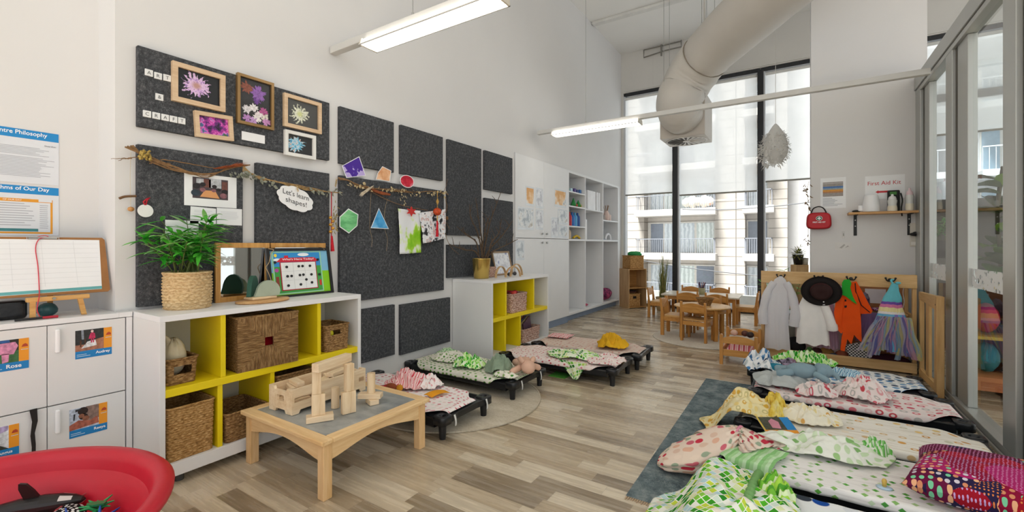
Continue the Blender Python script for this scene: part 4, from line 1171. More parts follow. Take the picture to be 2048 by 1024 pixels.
# ---- round board with felt hills
wd_oak = wood('oak_board', '#b58551', '#d2a873', 'y')
m = MB(); m.lathe([(.0, 0), (.95, 0), (1.0, .004), (1.0, .012), (.97, .016), (.0, .016)], 40, sx=.105, sy=.155)
o = m.build('round_board', wd_oak); o.location = (-2.645, 1.40, TOPZ + .0005); o.rotation_euler = (0, 0, .15); tag(o, 'oval wooden serving board under the felt hills', 'board')
def hill(lab, c, w_, h, rz, mt, top=.5):
    pts = [(-w_ / 2, 0), (w_ / 2, 0)] + [(w_ / 2 * math.cos(PI * k / 14) * (1 - .25 * (k / 14 - .5)) + .02 * math.sin(PI * k / 14) * top, h * math.sin(PI * k / 14) ** .8) for k in range(1, 14)] + []
    q = MB(); q.prism(pts, -.012, .012, lambda a, b_, hh_: (hh_, a, b_))
    o = q.build('toy_hill', mt, bevel=.004); o.location = c; o.rotation_euler = (0, 0, rz); tag(o, lab, 'toy', 'toy hills on the oval board')
hill('dark green hill-shaped toy standing on the oval board', (-2.69, 1.36, TOPZ + .034), .115, .12, .75, plain('dark_green_felt', '#2f5a4b', .7, var=.08, vs=15))
hill('pale sage hill-shaped toy standing on the oval board', (-2.63, 1.41, TOPZ + .034), .135, .092, -.12, plain('sage_felt', '#a3af9d', .7, var=.05, vs=15))
m = MB(); m.box(-.045, .045, -.075, .075, 0, .016); o = m.build('toy_plinth', wood('pale_base', '#d9b98d', '#ead2ad', 'y'), bevel=.006, seg=3); o.location = (-2.655, 1.39, TOPZ + .0173); o.rotation_euler = (0, 0, .1); tag(o, 'pale wooden base under the two toy hills', 'toy')

# ---- low light table
TT = .278
beech = wood('table_beech_y', '#dab27c', '#f0d2a2', 'y'); beech_x = wood('table_beech_x', '#dab27c', '#f0d2a2', 'x'); beech_z = wood('table_beech_z', '#d4aa72', '#eac797', 'z')
TX0, TX1, TY0, TY1 = -2.472, -1.762, 1.187, 1.872
t = thing('low_table', 'low beech play table with a grey slate inset top', 'table', ((TX0 + TX1) / 2, (TY0 + TY1) / 2, 0))
rw = .058
for bb in ((TX0, TX1, TY0, TY0 + rw), (TX0, TX1, TY1 - rw, TY1)): part('top_rail', beech_x, t, (*bb, TT - .022, TT), bevel=.005)
for bb in ((TX0, TX0 + rw, TY0 + rw, TY1 - rw), (TX1 - rw, TX1, TY0 + rw, TY1 - rw)): part('top_rail', beech, t, (*bb, TT - .022, TT), bevel=.005)
part('slate_inset', blotch('slate_inset', [(.3, '#7e8384'), (.5, '#9da1a0'), (.7, '#b5b7b3')], 5, 5, .33, stretch=(1, 2, 1), spec=.5), t, (TX0 + rw, TX1 - rw, TY0 + rw, TY1 - rw, TT - .02, TT - .002), bevel=0)
lx0, lx1, ly0, ly1 = TX0 + .018, TX1 - .018, TY0 + .02, TY1 - .02; lw = .046
for a in (lx0, lx1 - lw):
    for b_ in (ly0, ly1 - lw): part('leg', beech_z, t, (a, a + lw, b_, b_ + lw, 0, TT - .022), bevel=.004)
def apron(n0, n1, fmap, mt):
    pts = [(n0, TT - .0225), (n1, TT - .0225), (n1, TT - .105)] + [(lerp(n1, n0, k / 20), TT - .105 + .042 * math.sin(PI * k / 20) ** 1.3) for k in range(1, 20)] + [(n0, TT - .105)]
    q = MB(); q.prism(pts, 0, .016, fmap); q.build('apron', mt, t, world=True)
for y in (ly0 + .006, ly1 - .022): apron(lx0 + lw - .002, lx1 - lw + .002, lambda a, b_, h, y=y: (a, y + h, b_), beech_x)
for x in (lx0 + .006, lx1 - .022): apron(ly0 + lw - .002, ly1 - lw + .002, lambda a, b_, h, x=x: (x + h, a, b_), beech)

# ---- crate and blocks
maple = wood('maple_block_x', '#dabd96', '#f0ddbf', 'y'); maple_z = wood('maple_block_z', '#d5b78e', '#ecd7b6', 'z')
t = thing('block_crate', 'pale wooden crate of building blocks on the low table', 'crate', (-2.278, 1.525, TT), .045)
cw, cl_, ch_ = .2, .475, .13
def endp(y):
    pts = [(-cw / 2, 0), (-.045, 0), (-.035, .018), (.035, .018), (.045, 0), (cw / 2, 0), (cw / 2, ch_), (cw / 2 - .045, ch_), (cw / 2 - .05, ch_ - .016), (-.05, ch_ - .016), (-cw / 2 + .045, ch_), (-cw / 2, ch_)]
    q = MB()
    L_ = [p for p in pts]
    q.prism([(-cw / 2, 0), (-.045, 0), (-.035, .018), (-.03, .06), (-.03, .09), (-.05, ch_ - .016), (-cw / 2 + .045, ch_), (-cw / 2, ch_)], 0, .013, lambda a, b_, h: (a, y + h, b_))
    q.prism([(cw / 2, 0), (cw / 2, ch_), (cw / 2 - .045, ch_), (.05, ch_ - .016), (.03, .09), (.03, .06), (.035, .018), (.045, 0)], 0, .013, lambda a, b_, h: (a, y + h, b_))
    q.prism([(-.035, .018), (.035, .018), (.03, .06), (-.03, .06)], 0, .013, lambda a, b_, h: (a, y + h, b_))
    q.prism([(-.03, .09), (.03, .09), (.05, ch_ - .016), (-.05, ch_ - .016)], 0, .013, lambda a, b_, h: (a, y + h, b_))
    q.build('end_panel', maple, t)
endp(-cl_ / 2); endp(cl_ / 2 - .013)
for x in (-cw / 2, cw / 2 - .012):
    q = MB(); f_ = lambda a, b_, h: (x + h, a, b_)
    q.prism([(-cl_ / 2 + .013, 0), (-.2, 0), (-.19, .018), (.19, .018), (.2, 0), (cl_ / 2 - .013, 0), (cl_ / 2 - .013, .06), (-cl_ / 2 + .013, .06)], 0, .012, f_)
    q.prism([(-cl_ / 2 + .05, .06), (cl_ / 2 - .05, .06), (cl_ / 2 - .05, .085), (-cl_ / 2 + .05, .085)] if x < 0 else [(-.1, .06), (cl_ / 2 - .05, .06), (cl_ / 2 - .05, .085), (-.1, .085)], 0, .012, f_)
    q.prism([(-cl_ / 2 + .013, .085), (cl_ / 2 - .013, .085), (cl_ / 2 - .013, ch_), (-cl_ / 2 + .013, ch_)], 0, .012, f_)
    q.build('side_panel', maple, t)
q = MB(); q.box(-cw / 2 + .012, cw / 2 - .012, -cl_ / 2 + .013, cl_ / 2 - .013, .02, .028); q.build('bottom', maple, t)
rnd = random.Random(3)
def block(lab, loc, size, rz=0.0, tilt=0.0, grp='loose building blocks', axis=None):
    q = MB(); q.obox((0, 0, size[2] / 2), size)
    o = q.build('wooden_block', maple_z if size[2] > max(size[0], size[1]) else maple, bevel=.0022)
    o.location = loc; o.rotation_euler = (tilt, 0, rz); tag(o, lab, 'block', grp); return o
B0 = TT + .029
cr = Matrix.Translation((-2.278, 1.525, 0)) @ Matrix.Rotation(.045, 4, 'Z')
for i, (a, b_, z, sz, rz, tl) in enumerate(((-.04, -.17, 0, (.05, .1, .03), .1, 0), (.04, -.16, 0, (.05, .11, .03), -.1, 0), (0, -.05, 0, (.12, .06, .03), .05, 0), (-.03, .06, 0, (.06, .12, .03), .2, 0), (.05, .08, 0, (.04, .12, .03), -.05, 0), (.0, .18, 0, (.13, .05, .03), 0, 0),
                                           (-.03, -.14, .032, (.055, .12, .028), .5, 0), (.035, -.09, .032, (.05, .12, .028), -.4, 0), (-.02, .03, .032, (.05, .13, .028), .15, 0), (.03, .14, .032, (.05, .14, .028), .3, 0), (-.045, .15, .032, (.05, .1, .028), -.2, 0),
                                           (-.02, -.15, .062, (.05, .12, .026), 1.2, 0), (.03, .0, .062, (.045, .14, .026), .6, 0), (-.02, .13, .062, (.05, .15, .026), -.3, .0), (.0, -.145, .09, (.04, .115, .024), 1.35, 0), (.02, .1, .09, (.05, .14, .022), .25, 0))):
    p = cr @ V3((a, b_, 0))
    block('pale wooden building block lying loose inside the crate', (p.x, p.y, B0 + z), sz, rz + .045, tl, 'blocks heaped in the crate')
# the gateway of blocks
ga = math.atan2(1.385 - 1.302, 0) * 0
block('flat plank under the left tower of the block gateway', (-1.995, 1.333, TT), (.052, .125, .03), -.55)
block('thick upright block on the plank, lower half of the left gateway tower', (-2.0, 1.328, TT + .0305), (.032, .062, .104), -.55)
block('slim upright block, upper half of the left gateway tower', (-2.005, 1.322, TT + .135), (.034, .042, .118), -.55)
block('square upright block, lower half of the right gateway tower', (-1.962, 1.475, TT), (.03, .07, .112), -.28)
block('slim upright block, upper half of the right gateway tower', (-1.968, 1.483, TT + .1125), (.034, .042, .141), -.1)
o = block('long lintel block bridging the two gateway towers', (-1.988, 1.40, TT + .2538), (.042, .235, .042), .215)
def roundb(lab, loc, r_, h):
    q = MB(); q.cyl((0, 0, 0), (0, 0, h), r_, n=24); o = q.build('wooden_cylinder', maple_z, bevel=.002); o.location = loc; tag(o, lab, 'block', 'loose building blocks')
roundb('wooden cylinder standing beside the crate, inside the gateway', (-2.085, 1.485, TT), .0215, .108)
block('short block at the bottom of the small right-hand stack', (-1.97, 1.635, TT), (.075, .05, .028), -.35)
block('plank in the middle of the small right-hand stack', (-1.985, 1.635, TT + .0285), (.055, .125, .026), -1.0)
roundb('wooden cylinder standing on top of the small right-hand stack', (-1.985, 1.64, TT + .055), .022, .108)

# ---- red tub with sea animals
red_p = plain('red_tub_plastic', '#c41f33', .42, var=.06, vs=5, bump=.08, bs=60)
t = thing('red_tub', 'large round red plastic tub in the near corner', 'tub', (-2.0, .13, 0))
q = MB(); q.lathe([(.0, .0), (.36, .0), (.40, .1), (.46, .25), (.5, .315), (.545, .325), (.558, .335), (.56, .35), (.55, .36), (.52, .362), (.505, .355), (.495, .33), (.485, .27), (.47, .21), (.44, .185), (.0, .18)], 72); q.build('tub_shell', red_p, t)
TBZ = .1815
def orca():
    t = thing('toy_orca', 'black and white toy orca lying in the red tub', 'toy', (-2.265, .405, TBZ + .043), .93)
    prof = [(-.17, .004), (-.15, .012), (-.11, .022), (-.05, .034), (.02, .038), (.07, .033), (.105, .024), (.13, .012), (.138, .003)]
    q = MB()
    n = 20; vs = []
    for x, r_ in prof:
        for j in range(n):
            a = 2 * PI * j / n
            vs.append((x, r_ * math.cos(a), r_ * .95 * math.sin(a) + .012 * (x * 4) ** 2 * (x < 0)))
    fs = []; mi = []
    for i in range(len(prof) - 1):
        for j in range(n):
            fs.append((i * n + j, i * n + (j + 1) % n, (i + 1) * n + (j + 1) % n, (i + 1) * n + j))
    for k, f_ in enumerate(fs):
        j = k % n; i = k // n
        under = 12 <= j <= 17 and i >= 2
        eye = i == 5 and (j in (1, 2, 3, 7, 6))
        q.add([vs[v] for v in f_], [(0, 1, 2, 3)], 1 if under or eye else 0, True)
    q.build('body', [plain('orca_black', '#1d1918', .35), plain('orca_white', '#d5d0cc', .4)], t)
    q = MB(); q.prism([(-.03, .03), (.01, .035), (-.005, .06), (-.025, .085), (-.045, .09), (-.045, .07)], -.005, .005, lambda a, b_, h: (a, h, b_)); q.build('dorsal_fin', plain('orca_black', '#1d1918', .35), t, bevel=.003)
    q = MB(); q.prism([(-.15, 0), (-.19, .055), (-.215, .06), (-.185, 0), (-.215, -.06), (-.19, -.055)], -.004, .004, lambda a, b_, h: (a, b_, .02 + h)); q.build('tail_fluke', plain('orca_black', '#1d1918', .35), t, bevel=.002)
    for s_ in (-1, 1):
        q = MB(); q.prism([(.04, .03 * s_), (.06, .03 * s_), (.03, .075 * s_), (.01, .08 * s_)], -.004, .004, lambda a, b_, h: (a, b_, -.02 + h)); q.build('flipper', plain('orca_black', '#1d1918', .35), t, bevel=.002)
orca()
spot = dots('white_spots_on_black', '#1e1a1b', ['#e8e8e6'], .016, .28, .5, kind='Object')
m = MB(); m.ell((-2.13, .46, TBZ + .028), (.07, .045, .027), 18, 10, fn=lambda d: 1 + .12 * nz(d.x * 2, d.y * 2)); solo('toy_shark', 'black toy with white spots beside the toy orca', 'toy', m, spot)
gp = plain('sea_green_plastic', '#1f7a4a', .4)
m = MB(); m.prism([(0, 0), (.03, .02), (.07, .018), (.09, .0), (.06, -.014), (.02, -.012)], 0, .006, lambda a, b_, h: (-2.10 + a * .8, .50 + b_ + a * .3, TBZ + .055 + h + a * .1)); solo('toy_leaf', 'dark green toy leaf lying in the red tub', 'toy', m, gp, bevel=.002)
def weed(lab, c, mt, n=9, s=.03, seed=1):
    rnd = random.Random(seed); q = MB()
    for k in range(n):
        a = 2 * PI * k / n + rnd.uniform(-.2, .2); e = V3((math.cos(a), math.sin(a), rnd.uniform(.1, .8))) * s * rnd.uniform(.7, 1.2)
        q.tube([V3((0, 0, .006)), e * .5 + V3((0, 0, .012)), e], [.006, .005, .002], 6)
    o = q.build('toy_coral', mt); o.location = c; tag(o, lab, 'toy')
weed('bright blue spiky toy coral nearest the tub rim', (-1.98, .50, TBZ + .012), plain('sea_blue', '#1b56b8', .4), 12, .07, 2)
weed('second blue toy coral further left in the tub', (-2.03, .44, TBZ + .012), plain('sea_blue', '#1b56b8', .4), 12, .07, 5)
weed('green toy seaweed between the blue corals', (-2.06, .52, TBZ + .03), plain('sea_green2', '#2fa05e', .4), 9, .05, 3)
weed('red toy crab beside the toy orca', (-2.20, .47, TBZ + .016), plain('crab_red', '#b2474d', .4), 8, .05, 4)
# ================================================================ second shelf, cupboards, tables
# gold pot with bare twigs
gold = plain('gold_pot', '#d6b766', .24, metal=.9, var=.06, vs=8, stretch=(1, 1, .2))
t = thing('twig_pot', 'gold metal pot of tall bare twigs on the second cubby shelf', 'plant pot', (-2.655, 3.555, TOPZ + .001))
q = MB(); q.lathe([(0, 0), (.072, 0), (.075, .004), (.092, .195), (.094, .2), (.09, .2), (.085, .18), (.0, .178)], 40); q.build('pot', gold, t)
q = MB()
def L2(l, z, dep=0.0): return (l * .5 + dep * .3, l * .95, z - (TOPZ + .001))
tws = [[(.02, 1.0), (.01, 1.12), (.03, 1.25), (.06, 1.38), (.088, 1.445)], [(.0, 1.0), (-.02, 1.15), (-.06, 1.3), (-.12, 1.42), (-.133, 1.55)], [(.03, 1.0), (.05, 1.15), (.09, 1.35), (.15, 1.52), (.215, 1.69)],
       [(.03, 1.0), (.1, 1.12), (.2, 1.22), (.28, 1.32), (.336, 1.4)], [(-.02, 1.0), (-.08, 1.09), (-.17, 1.1), (-.26, 1.13), (-.33, 1.16)], [(.04, 1.0), (.14, 1.09), (.27, 1.15), (.4, 1.21)], [(.01, 1.0), (.01, 1.2), (-.02, 1.4), (-.055, 1.62)],
       [(.05, 1.0), (.09, 1.17), (.17, 1.27), (.2, 1.42)], [(-.02, 1.02), (-.05, 1.18), (-.15, 1.25), (-.24, 1.33)]]
for k, tw in enumerate(tws):
    sp = spline([L2(a, z, .05 * math.sin(k * 2)) for a, z in tw], 12)
    q.tube(sp, [lerp(.009, .0028, i / 12) for i in range(13)], 6)
    for i in (4, 6, 8, 10):
        e = sp[i] + V3((U(-.05, .05), U(-.09, .09), U(.03, .1)))
        q.tube([sp[i], sp[i].lerp(e, .5) + V3((0, 0, .01)), e], [.004, .003, .0018], 5)
q.build('twigs', plain('bare_twig', '#574636', .85, var=.2, vs=50, bump=.4, bs=100), t)
# leaning picture, wooden arches
t = thing('leaning_picture', 'small wooden framed picture leaning behind the wooden arches', 'framed picture', (-2.76, 4.12, TOPZ))
def lf(a, b_, h): return (lerp(-2.74, -2.80, b_) + h, lerp(3.93, 4.27, a) , lerp(TOPZ + .001, 1.08, b_))
q = MB()
for p in (rc(0, 1, 0, .07), rc(0, 1, .93, 1), rc(0, .05, .07, .93), rc(.95, 1, .07, .93)): q.prism(p, -.01, .008, lf)
q.build('frame', plain('bronze_edge', '#8f7658', .5), t, world=True)
q = MB(); q.prism(rc(.05, .95, .07, .93), -.004, .001, lf); q.build('picture', blotch('grey_print', [(.4, '#c9ccd4'), (.52, '#e9ebee'), (.6, '#dfe3ea'), (.66, '#9aa3c4')], 14, 3, .5), t, world=True)
m = MB(); m.obox((0, 0, .12), (.16, .02, .24), (.0, -.3, 0)); 
m = MB(); m.prism([(0, 0), (.2, 0), (.04, .25)], -.006, .006, lambda a, b_, h: (-2.80 + a * .25 + h, 3.86 + a * .55, TOPZ + .001 + b_)); solo('black_easel_board', 'black triangular board between the gold pot and the leaning picture', 'board', m, blackf)
arch_w = wood('arch_wood', '#b89163', '#d8b98d', 'y')
def arch(lab, c, rad, rz, w_=.011):
    q = MB()
    n = 24; ro, ri = rad, rad - .008
    vs = []
    for k in range(n + 1):
        a = PI * k / n
        for r_ in (ro, ri):
            for y in (-w_, w_): vs.append((y, r_ * math.cos(a), r_ * math.sin(a)))
    fs = []
    for k in range(n):
        b0, b1 = k * 4, k * 4 + 4
        fs += [(b0, b0 + 1, b1 + 1, b1), (b0 + 2, b1 + 2, b1 + 3, b0 + 3), (b0, b1, b1 + 2, b0 + 2), (b0 + 1, b0 + 3, b1 + 3, b1 + 1)]
    fs += [(0, 2, 3, 1), (n * 4, n * 4 + 1, n * 4 + 3, n * 4 + 2)]
    q.add(vs, fs, 0, False)
    o = q.build('wooden_arch', arch_w); o.location = c; o.rotation_euler = (0, 0, rz); tag(o, lab, 'toy', 'wooden toy arches on the second cubby shelf')
arch('wooden arch toy nearest the gold pot', (-2.58, 3.79, TOPZ + .001), .115, .12); arch('wooden arch toy in front, in the middle of the three', (-2.50, 3.90, TOPZ + .001), .112, -.2); arch('wooden arch toy furthest from the gold pot', (-2.56, 4.06, TOPZ + .001), .13, .05)
basket('small_basket', 'small pinkish basket half hidden between the gold pot and the arches', 'basket', (-2.72, 3.76, TOPZ + .001), .12, .13, .1, .05, 7, .02, .004, W_PINK)
for lab, c in (('dark small toy behind the wooden arches', (-2.60, 3.98, TOPZ + .001)), ('grey small toy behind the furthest arch', (-2.62, 4.12, TOPZ + .001))):
    m = MB(); m.ell((c[0], c[1], c[2] + .02), (.02, .028, .02), 12, 8, fn=lambda d: 1 + .2 * nz(d.x * 2, d.y * 2, 3)); solo('small_toy', lab, 'toy', m, plain('dark_toy', '#4a4a4c', .5))
Z2 = .4585
basket('fruit_basket', 'pinkish woven basket of red things in the second cubby shelf', 'basket', (-2.52, 3.90, Z2), .2, .3, .19, .05, 9, .04, .009, W_PINK)
rnd = random.Random(8)
for k in range(9):
    m = MB(); m.ell((-2.52 + rnd.uniform(-.07, .07), 3.90 + rnd.uniform(-.11, .11), Z2 + .175 + rnd.uniform(0, .03)), (.028, .03, .025), 10, 7, fn=lambda d: 1 + .2 * nz(d.x * 2, d.y * 2, 7))
    solo('red_toy', 'red toy piled in the pinkish basket', 'toy', m, plain(('toy_red', 'toy_maroon', 'toy_scarlet')[k % 3], ('#c22f3a', '#6d2a2e', '#d8483f')[k % 3], .6), 'red toys heaped in the pinkish basket')
basket('book_basket', 'pale woven basket of picture books in the lowest cubby of the second shelf', 'basket', (-2.53, 4.17, .1105), .2, .34, .14, .08, 6, .044, .009, W_PINK)
for k, (cc, lab) in enumerate((('#8a4a54', 'maroon picture book slanting in the pale book basket'), ('#4a5a80', 'blue picture book in the pale book basket'), ('#b9a68a', 'tan picture book in the pale book basket'), ('#5c3f52', 'plum picture book in the pale book basket'))):
    m = MB(); m.obox((-2.56 + .02 * k, 4.155 + .01 * k, .262), (.012, .2, .15), (.35, 0, .05 * k)); solo('picture_book', lab, 'book', m, plain('book_%d' % k, cc, .5, var=.25, vs=30), 'picture books in the pale basket', bevel=.002)

# ---- built-in cupboard wall
CX = -2.852
t = thing('built_in_cupboard', 'tall white built-in cupboard with doors and open shelves', 'cupboard', (-3.0, 6.3, 0))
cwm = plain('cupboard_white', '#e0e1e2', .4, var=.01); cin = plain('cupboard_inside', '#d5d6d8', .5, var=.01)
part('carcass', cin, t, (-3.245, -3.235, 4.5, 8.225, .1, 2.262), (-3.235, CX - .002, 4.502, 4.52, .1, 2.262), (-3.235, CX - .002, 4.52, 5.968, 2.244, 2.262), (-3.235, CX - .02, 4.52, 5.968, .1, .118), bevel=0)
part('open_frame', cwm, t, (-3.235, CX, 5.968, 5.992, .1, 2.262), (-3.235, CX, 5.992, 8.118, 2.226, 2.262), (-3.235, CX, 8.118, 8.225, .1, 2.262), (-3.235, CX, 5.992, 8.118, .1, .135), bevel=.002)
for y in (6.592, 7.362):
    part('divider', cwm, t, (-3.235, CX, y - .012, y + .012, .135, 1.212), bevel=.001)
    part('divider', cwm, t, (-3.235, CX, y - .012, y + .012, 1.24, 2.226), bevel=.001)
part('long_shelf', cwm, t, (-3.235, CX, 5.992, 8.118, 1.212, 1.24), bevel=.001)
for y0, y1, zs in ((5.992, 6.58, (1.44, 1.742, 1.958)), (6.604, 7.35, (1.735,)), (7.374, 8.118, (1.592,))):
    for z in zs: part('shelf', cwm, t, (-3.235, CX, y0, y1, z - .02, z), bevel=.001)
part('upright_strip', cwm, t, (CX - .015, CX + .002, 6.60, 6.655, 1.24, 1.56), bevel=.001)
part('plinth', plain('blue_grey_plinth', '#7f8fa6', .5, var=.03), t, (-2.9, -2.872, 4.5, 5.99, .001, .1), (-2.96, -2.93, 5.99, 8.225, .001, .1), bevel=0)
kn = plain('steel_knob', '#a5a39e', .3, metal=.8)
for y0, y1, z0, z1, ky, kz in ((4.506, 5.212, 1.238, 2.262, 5.16, 1.30), (5.216, 5.966, 1.238, 2.262, 5.285, 1.30), (4.506, 5.212, .102, 1.232, 5.16, 1.18), (5.216, 5.966, .102, 1.232, 5.285, 1.18)):
    d = part('door', cwm, t, (CX - .02, CX, y0, y1, z0, z1), bevel=.0015)
    q = MB(); q.cyl((CX, ky, kz), (CX + .02, ky, kz), .008, .015, 12); h = q.build('knob', kn, t, world=True); h.parent = d
DX = CX + .0005
doc_o = blotch('doc_orange', [(.4, '#d9a56a'), (.5, '#e9c79c'), (.6, '#e8e6e2'), (.7, '#8d97a6')], 7, 3, .5)
doc_b = blotch('doc_blue', [(.38, '#aab4bd'), (.46, '#d0d7dc'), (.55, '#e8ebed'), (.68, '#b3ada4')], 11, 3, .4)
doc_g = blotch('doc_grey', [(.4, '#b9bdc6'), (.5, '#dfe3e8'), (.62, '#eceef0')], 12, 3, .4)
for lab, y0, y1, z0, z1, mt in (('orange and white sheet, first of the upper row on the cupboard doors', 4.74, 4.955, 1.645, 1.89, doc_o), ('grey sheet beside the orange and white one on the first door', 4.992, 5.19, 1.63, 1.898, doc_g),
                                ('large pale blue sheet low on the first upper door', 4.552, 4.94, 1.34, 1.62, doc_b), ('narrow grey-blue sheet beside the large pale blue one', 4.992, 5.195, 1.35, 1.613, doc_g),
                                ('orange sheet at the top of the second upper door', 5.513, 5.89, 1.69, 1.94, doc_o), ('pale blue sheet under the orange one on the second door', 5.62, 5.946, 1.445, 1.662, doc_b),
                                ('white sheet lower left on the second upper door', 5.423, 5.632, 1.25, 1.534, doc_g), ('white sheet lower right on the second upper door', 5.64, 5.93, 1.248, 1.43, doc_b), ('sheet pinned high on the first lower door', 4.507, 4.704, .965, 1.207, doc_b)):
    sheet('door_notice', lab, 'notice', rect(y0, y1, z0, z1), plain('sleeve_paper', '#dde3e9', .25), DX, (('print', rect(y0 + .02, y1 - .02, z0 + .03, z1 - .02), mt),), 'notices stuck on the cupboard doors')
# contents of the open shelves
SX = -2.93
def bottle(lab, y, c_, z=1.44):
    t = thing('paint_bottle', lab, 'bottle', (SX, y, z + .001), group='paint bottles on the cupboard shelf')
    q = MB(); q.lathe([(0, 0), (.038, 0), (.04, .01), (.04, .14), (.034, .165), (.016, .18), (.016, .19)], 18); q.build('bottle', plain('paint_' + c_[1:], c_, .35), t)
    q = MB(); q.cyl((0, 0, .19), (0, 0, .215), .018, .014, 12); q.build('cap', plain('cap_' + c_[1:], c_, .4), t)
for lab, y, c_ in (('pink paint bottle on the cupboard shelf', 6.06, '#c8577d'), ('red paint bottle on the cupboard shelf', 6.16, '#b5202c'), ('bright blue paint bottle on the cupboard shelf', 6.26, '#2667b5'), ('sky blue paint bottle on the cupboard shelf', 6.36, '#4f9fd0'), ('dark blue paint bottle at the end of the row', 6.46, '#1d4f93')): bottle(lab, y, c_)
for i, (lab, y, w_, h, c_) in enumerate((('green block on the top cupboard shelf', 6.05, .1, .07, '#4f9b5a'), ('pale blue block on the top cupboard shelf', 6.19, .07, .06, '#b9d3de'), ('purple block on the top cupboard shelf', 6.32, .07, .07, '#4b3a7a'), ('navy block on the top cupboard shelf', 6.42, .07, .06, '#31467d'), ('blue block on the top cupboard shelf', 6.52, .06, .07, '#3a72ad'))):
    m = MB(); m.box(SX - .03, SX + .03, y - w_ / 2, y + w_ / 2, 1.9585, 1.9585 + h); solo('toy_block', lab, 'toy', m, plain('tblock_%d' % i, c_, .5), 'toy blocks on the top cupboard shelf', bevel=.004)
for lab, y, h, c_ in (('larger green toy tree in the cupboard', 6.31, .14, '#2f8a45'), ('smaller green toy tree in the cupboard', 6.49, .12, '#3c9048')):
    t = thing('toy_tree', lab, 'toy', (SX, y, 1.7425))
    q = MB(); q.cyl((0, 0, 0), (0, 0, .02), .012); q.build('trunk', plain('toy_trunk', '#7a5636', .7), t)
    q = MB(); q.cyl((0, 0, .02), (0, 0, h), .05, .004, 10, smooth=False); q.build('crown', plain('toy_green', c_, .7), t)
for lab, y, c_ in (('teal toy on the middle cupboard shelf', 6.1, '#5c9a98'), ('red toy beside the toy trees', 6.4, '#c0443a'), ('yellow toy beside the toy trees', 6.55, '#d8b83a')):
    m = MB(); m.ell((SX, y, 1.7425 + .03), (.03, .035, .03), 12, 8, fn=lambda d: 1 + .15 * nz(d.x * 3, d.y * 3)); solo('small_toy', lab, 'toy', m, plain('stoy_' + c_[1:], c_, .5))
t = thing('yellow_tray', 'yellow toy on the shelf under the paint bottles', 'toy', (SX, 6.42, 1.2405))
q = MB(); q.tube(spline([(0, -.12, .02), (.01, -.05, .05), (0, .04, .05), (0, .12, .02)], 10), .018, 8); q.build('toy_body', plain('toy_yellow', '#d9b52a', .5), t)
for lab, y, c_, h in (('brown jar on the shelf under the paint bottles', 6.06, '#8a5d38', .1), ('cream jar on the shelf under the paint bottles', 6.15, '#cdb89a', .14)):
    m = MB(); m.lathe([(0, 0), (.03, 0), (.032, .01), (.032, h * .8), (.02, h * .9), (.02, h), (0, h)], 16, (SX, y, 1.2405)); solo('jar', lab, 'jar', m, plain('jar_' + c_[1:], c_, .5))
for lab, y0, y1 in (('wide white ring binder in the cupboard', 6.76, 7.08), ('slim white ring binder in the cupboard', 7.14, 7.2), ('second slim white ring binder in the cupboard', 7.22, 7.3)):
    m = MB(); m.box(-3.1, SX + .05, y0, y1, 1.7355, 2.05); solo('ring_binder', lab, 'binder', m, plain('binder_white', '#e7e8ea', .4), 'white binders in the cupboard', bevel=.004)
t = thing('brush_vase', 'pink vase holding brushes on the cupboard shelf', 'vase', (SX, 7.72, 1.5925))
q = MB(); q.lathe([(0, 0), (.045, 0), (.06, .06), (.05, .13), (.03, .17), (.034, .18)], 20); q.build('vase', plain('pink_vase', '#d9bfb4', .5), t)
q = MB()
for k in range(7): q.tube([(0, 0, .1), (.04 * math.cos(k), .07 * math.sin(k * 1.7), .28)], .005, 6)
q.build('brushes', plain('brush_handle', '#9a7f66', .6), t)
m = MB(); m.lathe([(0, 0), (.03, 0), (.032, .01), (.032, .11), (.02, .12), (0, .12)], 16, (SX, 7.88, 1.5925)); solo('jar', 'pale pink jar next to the brush vase', 'jar', m, plain('jar_pink', '#dcc8c0', .5))
m = MB(); m.lathe([(0, 0), (.035, 0), (.032, .01), (.03, .09), (0, .1)], 16, (SX, 7.58, 1.5925)); solo('jar', 'grey jar on the other side of the brush vase', 'jar', m, plain('jar_grey', '#9a938d', .5))
m = MB()
for k in range(13): pass
m.tube([(SX, 7.8 + .13 * math.cos(PI * k / 12), 1.2405 + .01 + .1 * math.sin(PI * k / 12)) for k in range(13)], .022, 8); solo('white_arch', 'white arch-shaped toy in the cupboard', 'toy', m, plain('white_foam', '#e3e4e6', .5))
m = MB(); m.box(SX - .06, SX + .04, 7.42, 7.6, 1.2405, 1.262); solo('grey_folder', 'grey folder lying next to the white arch toy', 'folder', m, plain('folder_grey', '#8a8f98', .5), bevel=.003)
m = MB(); m.ell((-2.99, 7.8, .252), (.11, .2, .1), 24, 14, fn=lambda d: 1 + .1 * ridg(d.x * 2, d.y * 2, d.z * 2)); solo('purple_cushion', 'dark pink patterned cushion in the last bay of the cupboard', 'cushion', m, blotch('plum_print', [(.4, '#4a2344'), (.5, '#8a2f5c'), (.6, '#b34a72')], 18, 3, .8))
m = MB(); m.ell((-2.98, 6.85, .158), (.06, .07, .022), 14, 8); solo('pink_cloth', 'small pink cloth on the bottom of the cupboard', 'cloth', m, fabric('pink_cloth', '#b9566f'))

